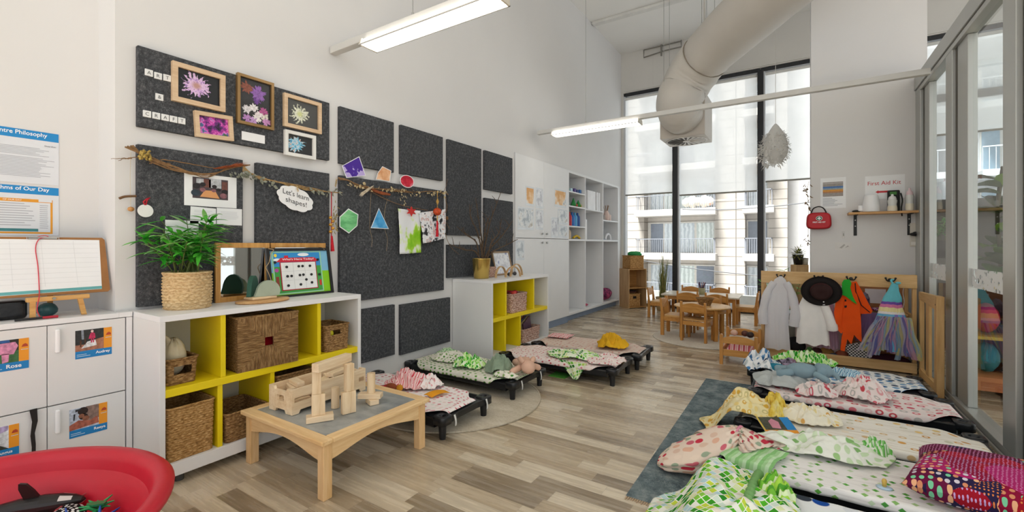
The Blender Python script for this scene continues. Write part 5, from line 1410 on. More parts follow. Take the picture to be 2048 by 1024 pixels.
# ---- window corner cubby
ply = wood('birch_ply', '#b48f63', '#cdaa7d', 'z'); ply_in = wood('birch_ply_in', '#a97b45', '#c4965c', 'x')
t = thing('plywood_cubby', 'small two-tier plywood cubby standing by the window', 'shelf unit', (-2.56, 7.86, 0), .914)
w_, dp, hh = .385, .3, .715
q = MB(); q.box(0, .016, 0, dp, 0, hh); q.build('side_panel', ply, t, bevel=.002)
q = MB(); q.box(w_ - .016, w_, 0, dp, 0, hh); q.build('side_panel', ply, t, bevel=.002)
for z0, nm in ((.012, 'base_board'), (.36, 'middle_shelf'), (hh - .016, 'top_board')):
    q = MB(); q.box(.016, w_ - .016, .002, dp - .008, z0, z0 + .016); q.build(nm, ply_in, t)
q = MB(); q.box(.016, w_ - .016, dp - .008, dp, .012, hh - .016); q.build('back_panel', ply_in, t)
def at(o, p):
    c_, s_ = math.cos(.914), math.sin(.914); return (-2.56 + p[0] * c_ - p[1] * s_, 7.86 + p[0] * s_ + p[1] * c_, p[2])
def wbox(nm, lab, loc, wx, wy, h, mat, dark=True):
    t = thing(nm, lab, 'basket', loc, .914)
    q = MB(); q.box(-wx / 2, wx / 2, -wy / 2, wy / 2, 0, h); q.build('box_body', mat, t, bevel=.008)
    if dark:
        q = MB(); q.box(-.035, .035, -wy / 2 - .002, -wy / 2 + .001, h * .62, h * .82); q.build('hole_shade', plain('dark_shade_patch', '#221a12', .9), t)  # no opening here: dark patch painted as the shade inside one
    q = MB(); q.tube([(-wx / 2, -wy / 2, h), (wx / 2, -wy / 2, h), (wx / 2, wy / 2, h), (-wx / 2, wy / 2, h)], .008, 6, closed=True); q.build('rim', mat, t)
wv = blotch('fine_weave', [(.35, '#8a6236'), (.5, '#b1854f'), (.65, '#c9a26c')], 40, 3, .7, stretch=(1, 1, 2))
wbox('handled_box', 'woven box with a handle hole painted as dark shade, in the plywood cubby', at(None, (.155, .16, .0285)), .24, .24, .23, wv)
wbox('woven_box', 'woven box standing on top of the plywood cubby', at(None, (.21, .17, hh + .001)), .29, .26, .235, wv, False)
m = MB(); bx_ = at(None, (.23, .15, hh + .236)); m.ell((bx_[0], bx_[1], bx_[2] + .03), (.13, .12, .05), 26, 12, fn=lambda d: 1 + .25 * nz(d.x * 3, d.y * 3, d.z * 3)); solo('green_cloth', 'green cloth spilling out of the woven box on the plywood cubby', 'cloth', m, fabric('emerald_cloth', '#3f9a5c'))
for k in range(3):
    m = MB(); p = at(None, (.13 + .02 * k, .17, .2585)); m.box(p[0] - .1, p[0] + .1, p[1] - .06, p[1] + .06, p[2] + .011 + .014 * k, p[2] + .024 + .014 * k); solo('flat_book', ('brown', 'maroon', 'dark')[k] + ' flat book stacked on the handled woven box', 'book', m, plain('flatbook%d' % k, ('#7c5a3c', '#6a3a30', '#3d3430')[k], .6), bevel=.002)

# tall grass
t = thing('tall_grass', 'tall feathery grass plant in a pot by the window', 'plant', (-1.98, 7.95, 0))
q = MB(); q.lathe([(0, 0), (.1, 0), (.12, .2), (.125, .24), (.11, .24), (.105, .2), (0, .2)], 28); q.build('pot', plain('straw_pot', '#b89f78', .7, var=.1), t)
q = MB(); rnd = random.Random(4)
for k in range(150):
    a = rnd.uniform(0, 2 * PI); s_ = rnd.uniform(.0, .17); h = rnd.uniform(.35, .78)
    e = V3((s_ * math.cos(a), s_ * math.sin(a), .2 + h)); b0 = V3((rnd.uniform(-.05, .05), rnd.uniform(-.05, .05), .2))
    sp = spline([b0, b0.lerp(e, .55) + V3((0, 0, .06)), e, e + V3((s_ * math.cos(a) * .5, s_ * math.sin(a) * .5, rnd.uniform(-.03, .05)))], 5)
    sd = V3((-math.sin(a), math.cos(a), 0)) * .0035
    vs = []
    for i, p in enumerate(sp): vs += [p - sd * (1 - i / 6), p + sd * (1 - i / 6)]
    q.add(vs, [(2 * i, 2 * i + 1, 2 * i + 3, 2 * i + 2) for i in range(5)], 0 if k % 3 else 1, True)
q.build('grass_blades', [plain('grass_green', '#6c7a3a', .6, var=.2), plain('grass_straw', '#a89a62', .6, var=.2)], t)

# ---- children's tables and chairs
honey = wood('honey_x', '#b37a38', '#d09a56', 'x', .38); honey_z = wood('honey_z', '#ad7433', '#cc9450', 'z', .38); honey_pale = wood('honey_top', '#c99a5c', '#dfb67c', 'y', .35)
def chair_make(lab):
    t = thing('child_chair', lab, 'chair', group='small wooden chairs round the two tables')
    W, D, SH, BH = .30, .29, .26, .475
    for s_ in (-1, 1):
        q = MB(); x0, x1 = (s_ * W / 2 - (0 if s_ < 0 else .024), s_ * W / 2 + (.024 if s_ < 0 else 0))
        q.prism([(-.02, 0), (.022, 0), (.022, .24), (.012, .3), (-.01, BH - .008), (-.02, BH), (-.032, BH - .01), (-.018, .3), (-.02, .24)], x0, x1, lambda a, b_, h: (h, -D / 2 + .02 + a, b_)); q.build('back_leg', honey_z, t, bevel=.004)
        q = MB(); q.box(x0, x1, D / 2 - .045, D / 2, 0, SH - .02); q.build('front_leg', honey_z, t, bevel=.004)
        q = MB(); q.box(x0 + .002, x1 - .002, -D / 2 + .042, D / 2 - .045, SH - .075, SH - .02); q.build('side_rail', honey, t, bevel=.003)
    q = MB(); q.prism([(-W / 2 + .025, -D / 2 + .045), (W / 2 - .025, -D / 2 + .045), (W / 2, -D / 2 + .05), (W / 2, D / 2 - .01), (W / 2 - .015, D / 2 + .008), (-W / 2 + .015, D / 2 + .008), (-W / 2, D / 2 - .01), (-W / 2, -D / 2 + .05)], SH - .0195, SH, lambda a, b_, h: (a, b_, h)); q.build('seat', honey_pale, t, bevel=.005)
    q = MB(); q.box(-W / 2 + .024, W / 2 - .024, -D / 2 + .01, -D / 2 + .028, SH - .07, SH - .022); q.build('rear_rail', honey, t, bevel=.003)
    pts = [(-W / 2 + .022, .345), (W / 2 - .022, .345)] + [(lerp(W / 2 - .022, -W / 2 + .022, k / 12), .43 + .028 * math.sin(PI * k / 12)) for k in range(13)]
    q = MB(); q.prism(pts, -.008, .008, lambda a, b_, h: (a, -D / 2 + .012 + h - .018 * (1 - (a / (W / 2)) ** 2) - .03 * (b_ - .345), b_)); q.build('backrest', honey, t, bevel=.004)
    return t
ch0 = chair_make('honey wooden child chair at the round table, back nearest the low cots')
ch0.location = (-1.014, 5.685, .0065); ch0.rotation_euler = (0, 0, -.15)
for lab, x, y, rz in (('honey wooden child chair at the round table, on the cupboard side', -1.32, 5.92, -1.6), ('honey wooden child chair between the round table and the rectangular table, facing the round one', -.99, 6.25, PI),
                      ('child chair tucked into the rectangular table beside the bowl, on the cupboard side', -1.36, 6.99, .03), ('child chair tucked into the near side of the rectangular table, towards the dress-up rack', -.955, 6.93, -.03),
                      ('child chair behind the rectangular table, next to the tall grass', -1.5, 7.72, PI), ('child chair behind the rectangular table, behind the pencil pot', -1.06, 7.72, PI),
                      ('child chair at the end of the rectangular table nearest the plywood cubby', -1.87, 7.27, -PI / 2), ('child chair at the end of the rectangular table nearest the dress-up rack', -.62, 7.30, PI / 2)):
    dup(ch0, (x, y, .0065 if y < 6.4 else 0), rz, lab)
RTX, RTY, TH = -1.0, 5.92, .40
t = thing('round_table', 'small round wooden table with a woven bowl', 'table', (RTX, RTY, 0))
q = MB(); q.lathe([(0, TH - .022), (.31, TH - .022), (.325, TH - .018), (.33, TH - .011), (.325, TH - .003), (.318, TH), (0, TH)], 56); q.build('tabletop', honey_pale, t)
q = MB(); q.lathe([(.255, TH - .075), (.27, TH - .075), (.27, TH - .0225), (.255, TH - .0225)], 40); q.build('apron', honey, t)
for k in range(4):
    a = math.radians(42) + k * PI / 2; q = MB(); x, y = .272 * math.cos(a), .272 * math.sin(a); q.obox((x, y, (TH - .0225 + .0065) / 2), (.042, .042, TH - .0295), (0, 0, a)); q.build('leg', honey_z, t, bevel=.004)
basket('woven_bowl', 'brown woven bowl on the round table', 'bowl', (RTX + .03, RTY + .02, TH + .0005), .13, .13, .085, .55, 7, .02, .004, W_NAT, round_=True, group=None)
RX0, RX1, RY0, RY1 = -1.77, -.70, 6.98, 7.58
t = thing('rectangular_table', 'small rectangular wooden table near the window', 'table', ((RX0 + RX1) / 2, 7.28, 0))
part('tabletop', plain('pale_laminate', '#d6cdbd', .3, var=.03), t, (RX0, RX1, RY0, RY1, TH - .024, TH), bevel=.006)
part('apron', honey, t, (RX0 + .06, RX1 - .06, RY0 + .05, RY0 + .066, TH - .08, TH - .0245), (RX0 + .06, RX1 - .06, RY1 - .066, RY1 - .05, TH - .08, TH - .0245))
for x in (RX0 + .04, RX1 - .085):
    for y in (RY0 + .04, RY1 - .085): part('leg', honey_z, t, (x, x + .045, y, y + .045, 0, TH - .0245), bevel=.004)
t = thing('pencil_pot', 'small glass pot of coloured pencils on the rectangular table', 'pot', (-1.22, 7.22, TH + .001))
q = MB(); q.lathe([(0, 0), (.045, 0), (.05, .1), (.046, .1), (.042, .01), (0, .01)], 20); q.build('pot', plain('olive_pot', '#a5a07c', .3), t)
q = MB(); rnd = random.Random(6)
for k in range(14): q.tube([(0, 0, .02), (.05 * math.cos(k * 2.4), .05 * math.sin(k * 2.4), .16 + .03 * rnd.random())], .0055, 6, mi=k % 3)
q.build('pencils', [plain('pencil_plum', '#6b4a63', .5), plain('pencil_blue', '#4b5a80', .5), plain('pencil_brick', '#8a4f42', .5)], t)

# ---- rugs
def rug_mat(nm, a, b_, c_, sc=30, st=(1, 1, 1)):
    t_ = NT(nm); co = t_.coord('Object', st)
    f_ = t_.math('ADD', t_.math('MULTIPLY', t_.noise(co, sc, 4, .7).outputs[0], .55), t_.math('MULTIPLY', t_.noise(co, 3.5, 4, .6).outputs[0], .45))
    t_.bump(t_.noise(co, 150, 2).outputs[0], .5, .003)
    return t_.fin(t_.ramp(f_, [(.36, a), (.5, b_), (.62, c_)]), .95, 0, .05)
jute = rug_mat('jute_rug', '#aba089', '#c3b8a4', '#d3cbba', 70, (1, 3, 1))
m = MB(); m.lathe([(0, .0005), (.655, .0005), (.662, .004), (.655, .008), (0, .008)], 72); m.lathe([(.648, .0085), (.66, .0085), (.66, .01), (.648, .01)], 72); o = m.build('round_rug', [jute]); o.location = (-2.19, 2.58, 0); tag(o, 'round beige rug under the green cot', 'rug')
m = MB(); m.lathe([(0, .0005), (.60, .0005), (.606, .003), (.60, .006), (0, .006)], 72); o = m.build('round_rug', [rug_mat('cream_rug', '#b9b0a2', '#cbc3b6', '#d6cfc4', 60)]); o.location = (-.96, 5.86, 0); tag(o, 'round cream rug under the round table', 'rug')
def blue_rug():
    t_ = NT('distressed_blue_rug'); co = t_.coord('Object')
    a = t_.noise(co, 9, 6, .7).outputs[0]; v = t_.n('TexVoronoi', {'Vector': t_.n('VectorMath', {0: co, 1: t_.noise(co, 12, 3).outputs[1]}, operation='ADD').outputs[0], 'Scale': 9.0}, feature='DISTANCE_TO_EDGE').outputs['Distance']
    lines_ = t_.ramp(v, [(.0, (1, 1, 1, 1)), (.07, (0, 0, 0, 1))])
    c_ = t_.ramp(a, [(.32, '#46535a'), (.5, '#68767b'), (.66, '#8f9898')])
    c_ = t_.mix(t_.math('MULTIPLY', lines_, t_.math('MULTIPLY', t_.noise(co, 4, 2).outputs[0], .6)), c_, lin('#a9b3b3'))
    t_.bump(t_.noise(co, 180, 2).outputs[0], .5, .003)
    return t_.fin(c_, .95, 0, .05)
t = thing('area_rug', 'long faded blue-grey rug under the row of cots', 'rug', (.14, 3.0, 0))
q = MB(); q.box(-.66, .9, 1.985, 4.10, .0005, .007); o = q.build('pile', blue_rug(), t, world=True, bevel=.002)
q = MB()
for k in range(150): 
    x = lerp(-.655, .895, k / 149); q.box(x - .003, x + .003, 1.962 + U(-.004, .004), 1.985, .001, .004)
q.build('fringe', plain('rug_fringe', '#b49b80', .9), t, world=True)
m = MB(); m.box(-1.84, -1.68, 3.44, 3.60, .0005, .004); solo('green_mat', 'small green mat on the floor between two cots', 'mat', m, plain('green_felt', '#4f9a34', .9))

# ---- doll bed
t = thing('doll_bed', 'small honey wooden doll bed beside the dress-up rack', 'bed', (-.475, 4.97, 0))
bx0, bx1, by0, by1 = -.62, -.325, 4.705, 5.185
for y, nm in ((by0, 'footboard'), (by1, 'headboard')):
    for x in (bx0, bx1):
        q = MB(); q.prism([(-.015, 0), (.015, 0), (.015, .278), (.008, .29), (-.008, .29), (-.015, .278)], -.016, .016, lambda a, b_, h, x=x, y=y: (x + a, y + h, b_)); q.build('post', honey_z, t, world=True, bevel=.003)
    pts = [(bx0 + .015, .205), (bx1 - .015, .205)] + [(lerp(bx1 - .015, bx0 + .015, k / 12), .255 + .025 * math.sin(PI * k / 12)) for k in range(13)]
    q = MB(); q.prism(pts, -.008, .008, lambda a, b_, h, y=y: (a, y + h, b_)); q.build(nm, honey, t, world=True, bevel=.003)
    part('low_rail', honey, t, (bx0 + .015, bx1 - .015, y - .008, y + .008, .085, .145))
for x in (bx0, bx1): part('side_rail', honey, t, (x - .008, x + .008, by0 + .016, by1 - .016, .095, .15))
part('slat_base', honey, t, (bx0 + .01, bx1 - .01, by0 + .018, by1 - .018, .1, .108))
stp = stripes('pink_stripe_cloth', ['#c9646f', '#e9c9c8', '#d58a8e', '#efd9d6', '#b94e5b'], .05)
def bedding(u, v):
    x = lerp(bx0 + .022, bx1 - .022, u); y = lerp(by0 + .03, by1 - .03, v)
    e = min(u, 1 - u, v * 1.6, (1 - v) * 1.6) * 4
    return (x, y, .112 + .07 * sm(0, 1, e) + .02 * ridg(u * 2, v * 3, 5) * sm(0, .6, e))
q = MB(); q.grid(bedding, 36, 40, uv=(.3, .45)); solo('doll_bedding', 'pink striped doll bedding in the doll bed', 'bedding', q, stp, solid=.004)
for k, (x, y) in enumerate(((-.55, 5.09), (-.45, 5.1), (-.40, 5.05))):
    m = MB(); m.ell((x, y, .245), (.035, .03, .03), 14, 10, fn=lambda d: 1 + .12 * nz(d.x * 3, d.y * 3, k)); solo('doll', ('pale', 'brown-haired', 'dark-haired')[k] + ' doll head showing above the doll bedding', 'doll', m, plain('doll%d' % k, ('#d9b39e', '#5a3328', '#2e1f1c')[k], .6))
# ================================================================ cots and bedding
blk = plain('black_cot_plastic', '#17191d', .32, var=.08, vs=12, spec=.5)
blk2 = plain('black_rail_and_shade', '#141518', .35)
mesh_f = fabric('black_cot_fabric', '#1c1d20')
hole_m = plain('cup_hole', '#060607', .9, var=0)
CL, CW = 1.14, .50
def cot_make(lab, x, y, rz=0.0):
    t = thing('stacking_cot', lab, 'cot', (x, y, 0), rz, 'low black stacking cots')
    for s_ in (-1, 1):
        xe = s_ * (CL / 2 - .045)
        q = MB()
        pts = rrect(.045, CW / 2, .035, 5)
        # end bar, slimmer in the middle
        q.prism([(-.042, -CW / 2 + .06), (.042, -CW / 2 + .06), (.03, -.1), (.03, .1), (.042, CW / 2 - .06), (-.042, CW / 2 - .06), (-.03, .1), (-.03, -.1)], .096, .132, lambda a, b_, h: (xe + a, b_, h))
        q.build('end_bar', blk, t, bevel=.008, seg=3)
        for r_ in (-1, 1):
            ye = r_ * (CW / 2 - .046)
            q = MB(); out = rrect(.047, .047, .03, 6); n = len(out)
            inn = [(.023 * math.cos(math.atan2(b_, a)), .019 * math.sin(math.atan2(b_, a))) for a, b_ in out]
            vs = [(xe + a, ye + b_, .092) for a, b_ in out] + [(xe + a, ye + b_, .134) for a, b_ in out] + [(xe + a * .93, ye + b_ * .93, .14) for a, b_ in out] + [(xe + a * 1.1, ye + b_ * 1.1, .14) for a, b_ in inn] + [(xe + a, ye + b_, .136) for a, b_ in inn] + [(xe + a, ye + b_, .10) for a, b_ in inn]
            fs = [(k * n + i, k * n + (i + 1) % n, (k + 1) * n + (i + 1) % n, (k + 1) * n + i) for k in range(5) for i in range(n)] + [tuple(range(5 * n, 6 * n))[::-1][::-1], tuple(range(n))[::-1]]
            q.add(vs, fs, 0, True)
            q.build('corner_cup', blk, t)
            q = MB(); q.cyl((xe, ye, 0.0), (xe, ye, .093), .019, .026, 18); q.build('leg', blk, t, bevel=.003)
    for r_ in (-1, 1):
        q = MB(); q.prism([(-.016, .07), (.016, .07), (.02, .08), (.02, .118), (.014, .126), (-.014, .126), (-.02, .118), (-.02, .08)], -CL / 2 + .08, CL / 2 - .08, lambda a, b_, h: (h, r_ * (CW / 2 - .03) + a, b_)); q.build('side_rail', blk2, t)  # rail made deeper, its black also standing for the shadow below
    q = MB(); q.box(-CL / 2 + .07, CL / 2 - .07, -CW / 2 + .03, CW / 2 - .03, .122, .127); q.build('bed_fabric', mesh_f, t)
    return t
LC = [(-2.295, 2.19), (-2.30, 2.965), (-1.80, 3.68), (-1.775, 4.245)]
RC = [(.225, 4.30), (.275, 3.745), (.26, 3.085), (.265, 2.51), (.27, 1.915)]
base_c = cot_make('black cot with pink spotted sheet, nearest the low play table', *LC[0])
dup(base_c, (*LC[1], 0), 0, 'black cot with cream green-leaf sheet, on the round beige rug by the wall')
dup(base_c, (*LC[2], 0), .02, 'black cot with pink sheet under a green chequered blanket, beside the second cubby shelf')
dup(base_c, (*LC[3], 0), .03, 'black cot with faded pink sheet and a yellow cloth, last on the cubby side')
dup(base_c, (*RC[0], 0), 0, 'black cot with blue spotted sheet, right in front of the dress-up rack')
dup(base_c, (*RC[1], 0), 0, 'black cot with red-ringed spotted sheet, carrying the blue plush')
dup(base_c, (*RC[2], 0), 0, 'black cot with cream sheet of orange rings, third from the dress-up rack')
dup(base_c, (*RC[3], 0), 0, 'black cot with white sheet of green leaves, under the patterned cushion')
dup(base_c, (*RC[4], 0), 0, 'black cot with blue puzzle sheet, nearest the camera, under the green chequered blanket')
COTS = LC + RC
def cot_h(x, y, fall=.08, drop=.0):
    h = 0.0
    for cx_, cy_ in COTS:
        dx = max(abs(x - cx_) - CL / 2, 0); dy = max(abs(y - cy_) - CW / 2, 0)
        d = math.hypot(dx, dy)
        h = max(h, 1 - sm(0, fall, d))
    return .008 + .146 * h

SH_PINK = dots('sheet_pink_spots', '#f6eeec', ['#d9788a', '#e6b3b5', '#c96a72', '#e9d3cf', '#d9a0a4', '#dfe0d8'], .045, .26, .5)
SH_LEAF = dots('sheet_green_leaves', '#e9e7d9', ['#5e9a3c', '#4b8a38', '#dfdccb', '#86ab62', '#6d9f4a'], .045, .26, .25)
SH_RED = dots('sheet_red_spots', '#f0e2dd', ['#c8485a', '#dcb0ac', '#d3818a', '#e6cfc9', '#c25b62'], .045, .22, .6)
SH_FADE = dots('sheet_faded_pink', '#dccabd', ['#c99386', '#cfa99c', '#b97c74', '#d8beb2'], .05, .24, .6)
SH_BLUE = dots('sheet_blue_spots', '#f2f4f5', ['#4b84b8', '#8fb0cc', '#3f6c99', '#c3cdd2', '#6f9dc6', '#2f4a66'], .062, .36, .35)
SH_RING = dots('sheet_red_rings', '#f3e6e3', ['#cf5a6c', '#e2a3a6', '#d7717c', '#bcb8b4', '#c94f58', '#e9c9c6'], .064, .33, .45, ring='#ecdcd9')
SH_ORNG = dots('sheet_orange_rings', '#f5f1e8', ['#dca75f', '#efe4d0', '#d8b98a', '#e6c887', '#efebe1', '#cf9650', '#d3d1bb'], .085, .21, .6, ring='#efe6d6', streak='#cfc5b2')
SH_GRN = dots('sheet_green_marks', '#f5f3f1', ['#5fa846', '#8ab96a', '#eeeae8', '#a9c98d', '#4f9a45', '#c9dcbc'], .052, .27, .6, streak='#d9d5d3', metric='MANHATTAN')
SH_BLU2 = dots('sheet_blue_puzzle', '#f1f3f6', ['#2f73b9', '#c9cfd9', '#1f4fa3', '#6fa3d6', '#e0e3ea', '#3c4350'], .085, .36, .6)
def fitted(lab, cx_, cy_, mat, seed, rz=0.0):
    """sheet stretched over the cot, its ends drawn in so the corner cups show"""
    L2_, W2_ = CL / 2 - .035, CW / 2 - .02
    def fn(u, v):
        a = (u - .5) * 2; b_ = (v - .5) * 2
        x = a * L2_
        inset = sm(.70, .93, abs(a)) * .105
        hw = W2_ - inset + .006 * nz(a * 5, seed)
        bb = abs(b_)
        flat = .84
        if bb < flat:
            y = hw * bb / flat; z = .1475
        else:
            k = (bb - flat) / (1 - flat)
            y = hw + .007 * math.sin(k * PI / 2); z = .1475 - (.036 if b_ < 0 else .012) * k * (1 - sm(.64, .78, abs(a))) - .006 * max(0, nz(a * 7, seed + 3)) * (1 - sm(.64, .78, abs(a)))
        if abs(a) > .965: z -= (abs(a) - .965) / .035 * .008
        z += .0022 * ridg(x * 3 + seed, y * 16, seed, 2) * (1 if bb < flat else .4) - .001
        return (x, y * (1 if b_ >= 0 else -1), z)
    q = MB(); q.grid(fn, 70, 40, uv=(CL, CW + .12))
    o = q.build('fitted_sheet', mat, solid=.002); o.location = (cx_, cy_ - .027, 0); o.rotation_euler = (0, 0, rz)
    return tag(o, lab, 'sheet', 'fitted sheets on the cots')
fitted('white and pink spotted fitted sheet on the cot by the play table', *LC[0], SH_PINK, 1)
fitted('cream fitted sheet with green leaf clusters on the cot by the wall', *LC[1], SH_LEAF, 2)
fitted('pink fitted sheet with red spots beside the second cubby shelf', *LC[2], SH_RED, 3, .02)
fitted('faded pink fitted sheet under the yellow cloth', *LC[3], SH_FADE, 4, .03)
fitted('white fitted sheet with blue spots in front of the dress-up rack', *RC[0], SH_BLUE, 5)
fitted('pale pink fitted sheet with red rings under the blue plush', *RC[1], SH_RING, 6)
fitted('cream fitted sheet with orange rings', *RC[2], SH_ORNG, 7)
fitted('white fitted sheet with small green leaf marks', *RC[3], SH_GRN, 8)
fitted('white fitted sheet with blue puzzle shapes on the nearest cot', *RC[4], SH_BLU2, 9)
tiew = fabric('white_tape', '#dfe0de')
for x, y, lab in ((-1.735, 2.04, 'white sheet tie hanging at the near corner of the pink spotted cot'), (-1.735, 2.36, 'white sheet tie hanging at the far corner of the pink spotted cot'), (-1.745, 2.82, 'white sheet tie at the near corner of the green-leaf cot'), (-1.745, 3.11, 'white sheet tie at the far corner of the green-leaf cot')):
    m = MB(); m.grid(lambda u, v: (x + .012 + .006 * math.sin(v * 3), y + (u - .5) * .014 + .01 * v, .136 - .07 * v), 3, 10); solo('sheet_tie', lab, 'tie', m, tiew, 'white ties of the fitted sheets', solid=.0015)

# ---- loose bedding
def patch(name, lab, cat, c, a, b_, rz, mat, amp=.02, freq=6.0, seed=0, dome=0.0, lift=.01, uvk=1.0, nu=84, nv=76, power=2.6, fall=.08, wob=.12, aniso=1.0, group=None, floor_fn=None, sharp=1.0):
    """cloth lying over whatever is below: a, b_ = size; dome = height of the heap; folds from ridged noise"""
    ct, st = math.cos(rz), math.sin(rz)
    hf = floor_fn or (lambda x, y: cot_h(x, y, fall))
    def fn(u, v):
        p, q_ = (u - .5) * 2, (v - .5) * 2
        # edge wander
        wx = 1 + wob * nz(q_ * 1.8 + seed, seed * 1.3, p * .6); wy = 1 + wob * nz(p * 1.8 - seed, 4.2 + seed, q_ * .6)
        lx, ly = p * a / 2 * wx, q_ * b_ / 2 * wy
        if dome:
            m_ = max(abs(p), abs(q_)) or 1
            rr = math.hypot(p, q_) or 1
            k = lerp(1, m_ / rr, .75); lx *= k; ly *= k
        # folds pull the cloth sideways
        lx += .25 * amp * nz(u * freq, v * freq, seed + 9); ly += .25 * amp * nz(u * freq, v * freq, seed + 17)
        x, y = c[0] + lx * ct - ly * st, c[1] + lx * st + ly * ct
        r_ = (abs(p) ** power + abs(q_) ** power) ** (1 / power)
        env = max(0.0, 1 - min(1, r_) ** 3)
        uu, vv = u * freq * aniso, v * freq
        w1, w2 = nz(u * 2.6 + seed, v * 2.6, 1.7), nz(u * 2.6 - seed, v * 2.6, 8.3)
        r1 = 1 - 2.2 * abs(nz(uu * .55 + w1 * .9 + seed, vv * .55 + w2 * .9, seed * .37))
        r2 = 1 - 2.2 * abs(nz(uu * 1.15 + w2 * 1.3, vv * 1.15 + w1 * 1.3 + seed, seed * .71))
        r3 = 1 - 2.2 * abs(nz(uu * 2.5 + w1, vv * 2.5 - w2, seed))
        f = .55 * r1 + .3 * r2 + .15 * r3
        hz_ = hf(x, y)
        z = hz_ + lift + amp * (.8 * f + .2) * (.4 + .6 * env)
        if dome:
            dp = max(0.0, 1 - min(1, (p * p + q_ * q_) ** .5 * .86) ** 1.7)
            z += dome * dp * (.35 + .55 * max(-.3, r1) + .3 * r2 + .12 * r3) - lift * .6 * (1 - env)
        z = max(z, hz_ + .004 + .004 * max(0, r2))
        return (x, y, max(z, hf(x, y) + .003))
    q = MB(); q.grid(fn, nu, nv, uv=(a * uvk, b_ * uvk))
    return solo(name, lab, cat, q, mat, group, solid=.003)
GREEN_DIA = diamonds('green_diamond_cloth', '#eef0e6', ['#3f9a2c', '#57b52f', '#cfe0d2', '#c7d94a', '#b9d9de', '#e3dccf', '#eef0e6', '#2f8a2c', '#8fce4f', '#dfe8b8'], .033, .07)
GREEN_DIA2 = diamonds('green_square_cloth', '#e9efdc', ['#4f9f3a', '#b8d66a', '#e4ecd2', '#7cc24a', '#d3e0a0', '#3b7f33'], .036, .1, .3)
PINK_STR = stripes('pink_red_stripe', ['#efdcd8', '#d8727c', '#f0e2de', '#e6a7aa', '#c8454f', '#eedad6', '#e3b4b4'], .05)
PINK_DOT = dots('pink_dot_cloth', '#ecd9c9', ['#c8394c', '#e2b49c', '#9fae96', '#dfc1ad', '#cf6a78', '#ecd9c9'], .045, .33, .4)
YEL = fabric('mustard_cloth', '#e0ad2a', var=.14)
YEL_DOT = dots('yellow_print', '#ecdfae', ['#d9b04a', '#e9d28a', '#d8ab53', '#efe6c4', '#c9bf8a'], .05, .32, .5, ring='#ecdfae')
YEL_SOFT = dots('cream_print', '#efe9d6', ['#dcab62', '#e6d59c', '#efe9d6', '#e9dcb4'], .05, .28, .6)
SAGE = fabric('sage_fleece', '#8a9c86', var=.05)
GREY_FL = fabric('grey_fleece', '#b9bfbf', var=.05)
GREEN_SOFT = dots('pale_green_print', '#e9ece2', ['#9cc384', '#c3d9b2', '#e9ece2', '#d3e2c4', '#86b46f'], .06, .32, .55)
LIME_CR = diamonds('lime_crumple', '#dff0c8', ['#4db52e', '#7ad04a', '#c9ea9a', '#2f9a2c', '#a8e06a', '#e9f4d8'], .03, .06, .5)
BLUE_STR = stripes('blue_stripe_cloth', ['#4f9fc4', '#e2ecf0', '#2f6f9c', '#9ccbe0', '#e2ecf0'], .03, .3)
G = 'loose bedding on the cots'
patch('crumpled_cloth', 'crumpled pink and white striped cloth on the cot by the play table', 'cloth', (-2.32, 2.24), .32, .24, .35, PINK_STR, .035, 5, 3, .075, uvk=1.7, aniso=1.6, group=G)
patch('crumpled_cloth', 'pink spotted cloth bunched beside the striped one on the cot by the play table', 'cloth', (-2.17, 2.31), .16, .18, .1, SH_PINK, .025, 5, 13, .05, uvk=1.7, group=G)
m = MB(); m.grid(lambda u, v: (-2.03 + (u - .5) * .07 + .04 * v, 2.20 + (v - .5) * .13, .165 + .012 * math.sin(v * 3) + .004 * math.sin(u * 5)), 6, 10); solo('orange_flap', 'orange cloth flap on the pink spotted cot', 'cloth', m, fabric('orange_cloth', '#e09a2c'), solid=.004)
t = thing('rag_doll', 'small brown and yellow rag doll beside the striped cloth', 'doll', (-2.33, 2.10, .158))
q = MB(); q.ell((0, 0, .025), (.05, .025, .022), 12, 8); q.build('body', fabric('doll_brown', '#8a4a32'), t)
q = MB(); q.ell((.065, .01, .025), (.024, .022, .022), 12, 8); q.build('head', fabric('doll_ochre', '#c48a2c'), t)
q = MB(); q.tube([(-.03, 0, .03), (-.08, -.02, .012)], .01, 6); q.build('arm', fabric('doll_red', '#a83238'), t)
patch('folded_sheet', 'pale cream sheet folded at the wall end of the green-leaf cot', 'sheet', (-2.55, 2.98), .34, .3, .1, SH_LEAF, .02, 4, 21, .03, uvk=1.3, group=G)
patch('crumpled_cloth', 'green striped cloth at the wall end of the green-leaf cot', 'cloth', (-2.66, 3.05), .2, .12, .6, stripes('green_stripe', ['#4f9f4a', '#dfe8d3', '#7dbb6a', '#e9efdf'], .03), .02, 6, 22, .04, uvk=1.5, group=G)
patch('crumpled_cloth', 'bright green and white crumpled cloth in the middle of the green-leaf cot', 'cloth', (-2.26, 2.86), .28, .2, .3, LIME_CR, .035, 5, 24, .065, uvk=1.8, group=G)
patch('fleece_blanket', 'sage green fleece heaped on the green-leaf cot', 'blanket', (-1.99, 2.90), .22, .24, .5, SAGE, .035, 4.2, 27, .085, uvk=1.5, group=G)
patch('crumpled_cloth', 'green printed cloth at the aisle end of the green-leaf cot', 'cloth', (-1.86, 2.80), .2, .12, .05, SH_LEAF, .012, 5, 28, .02, uvk=1.3, group=G)
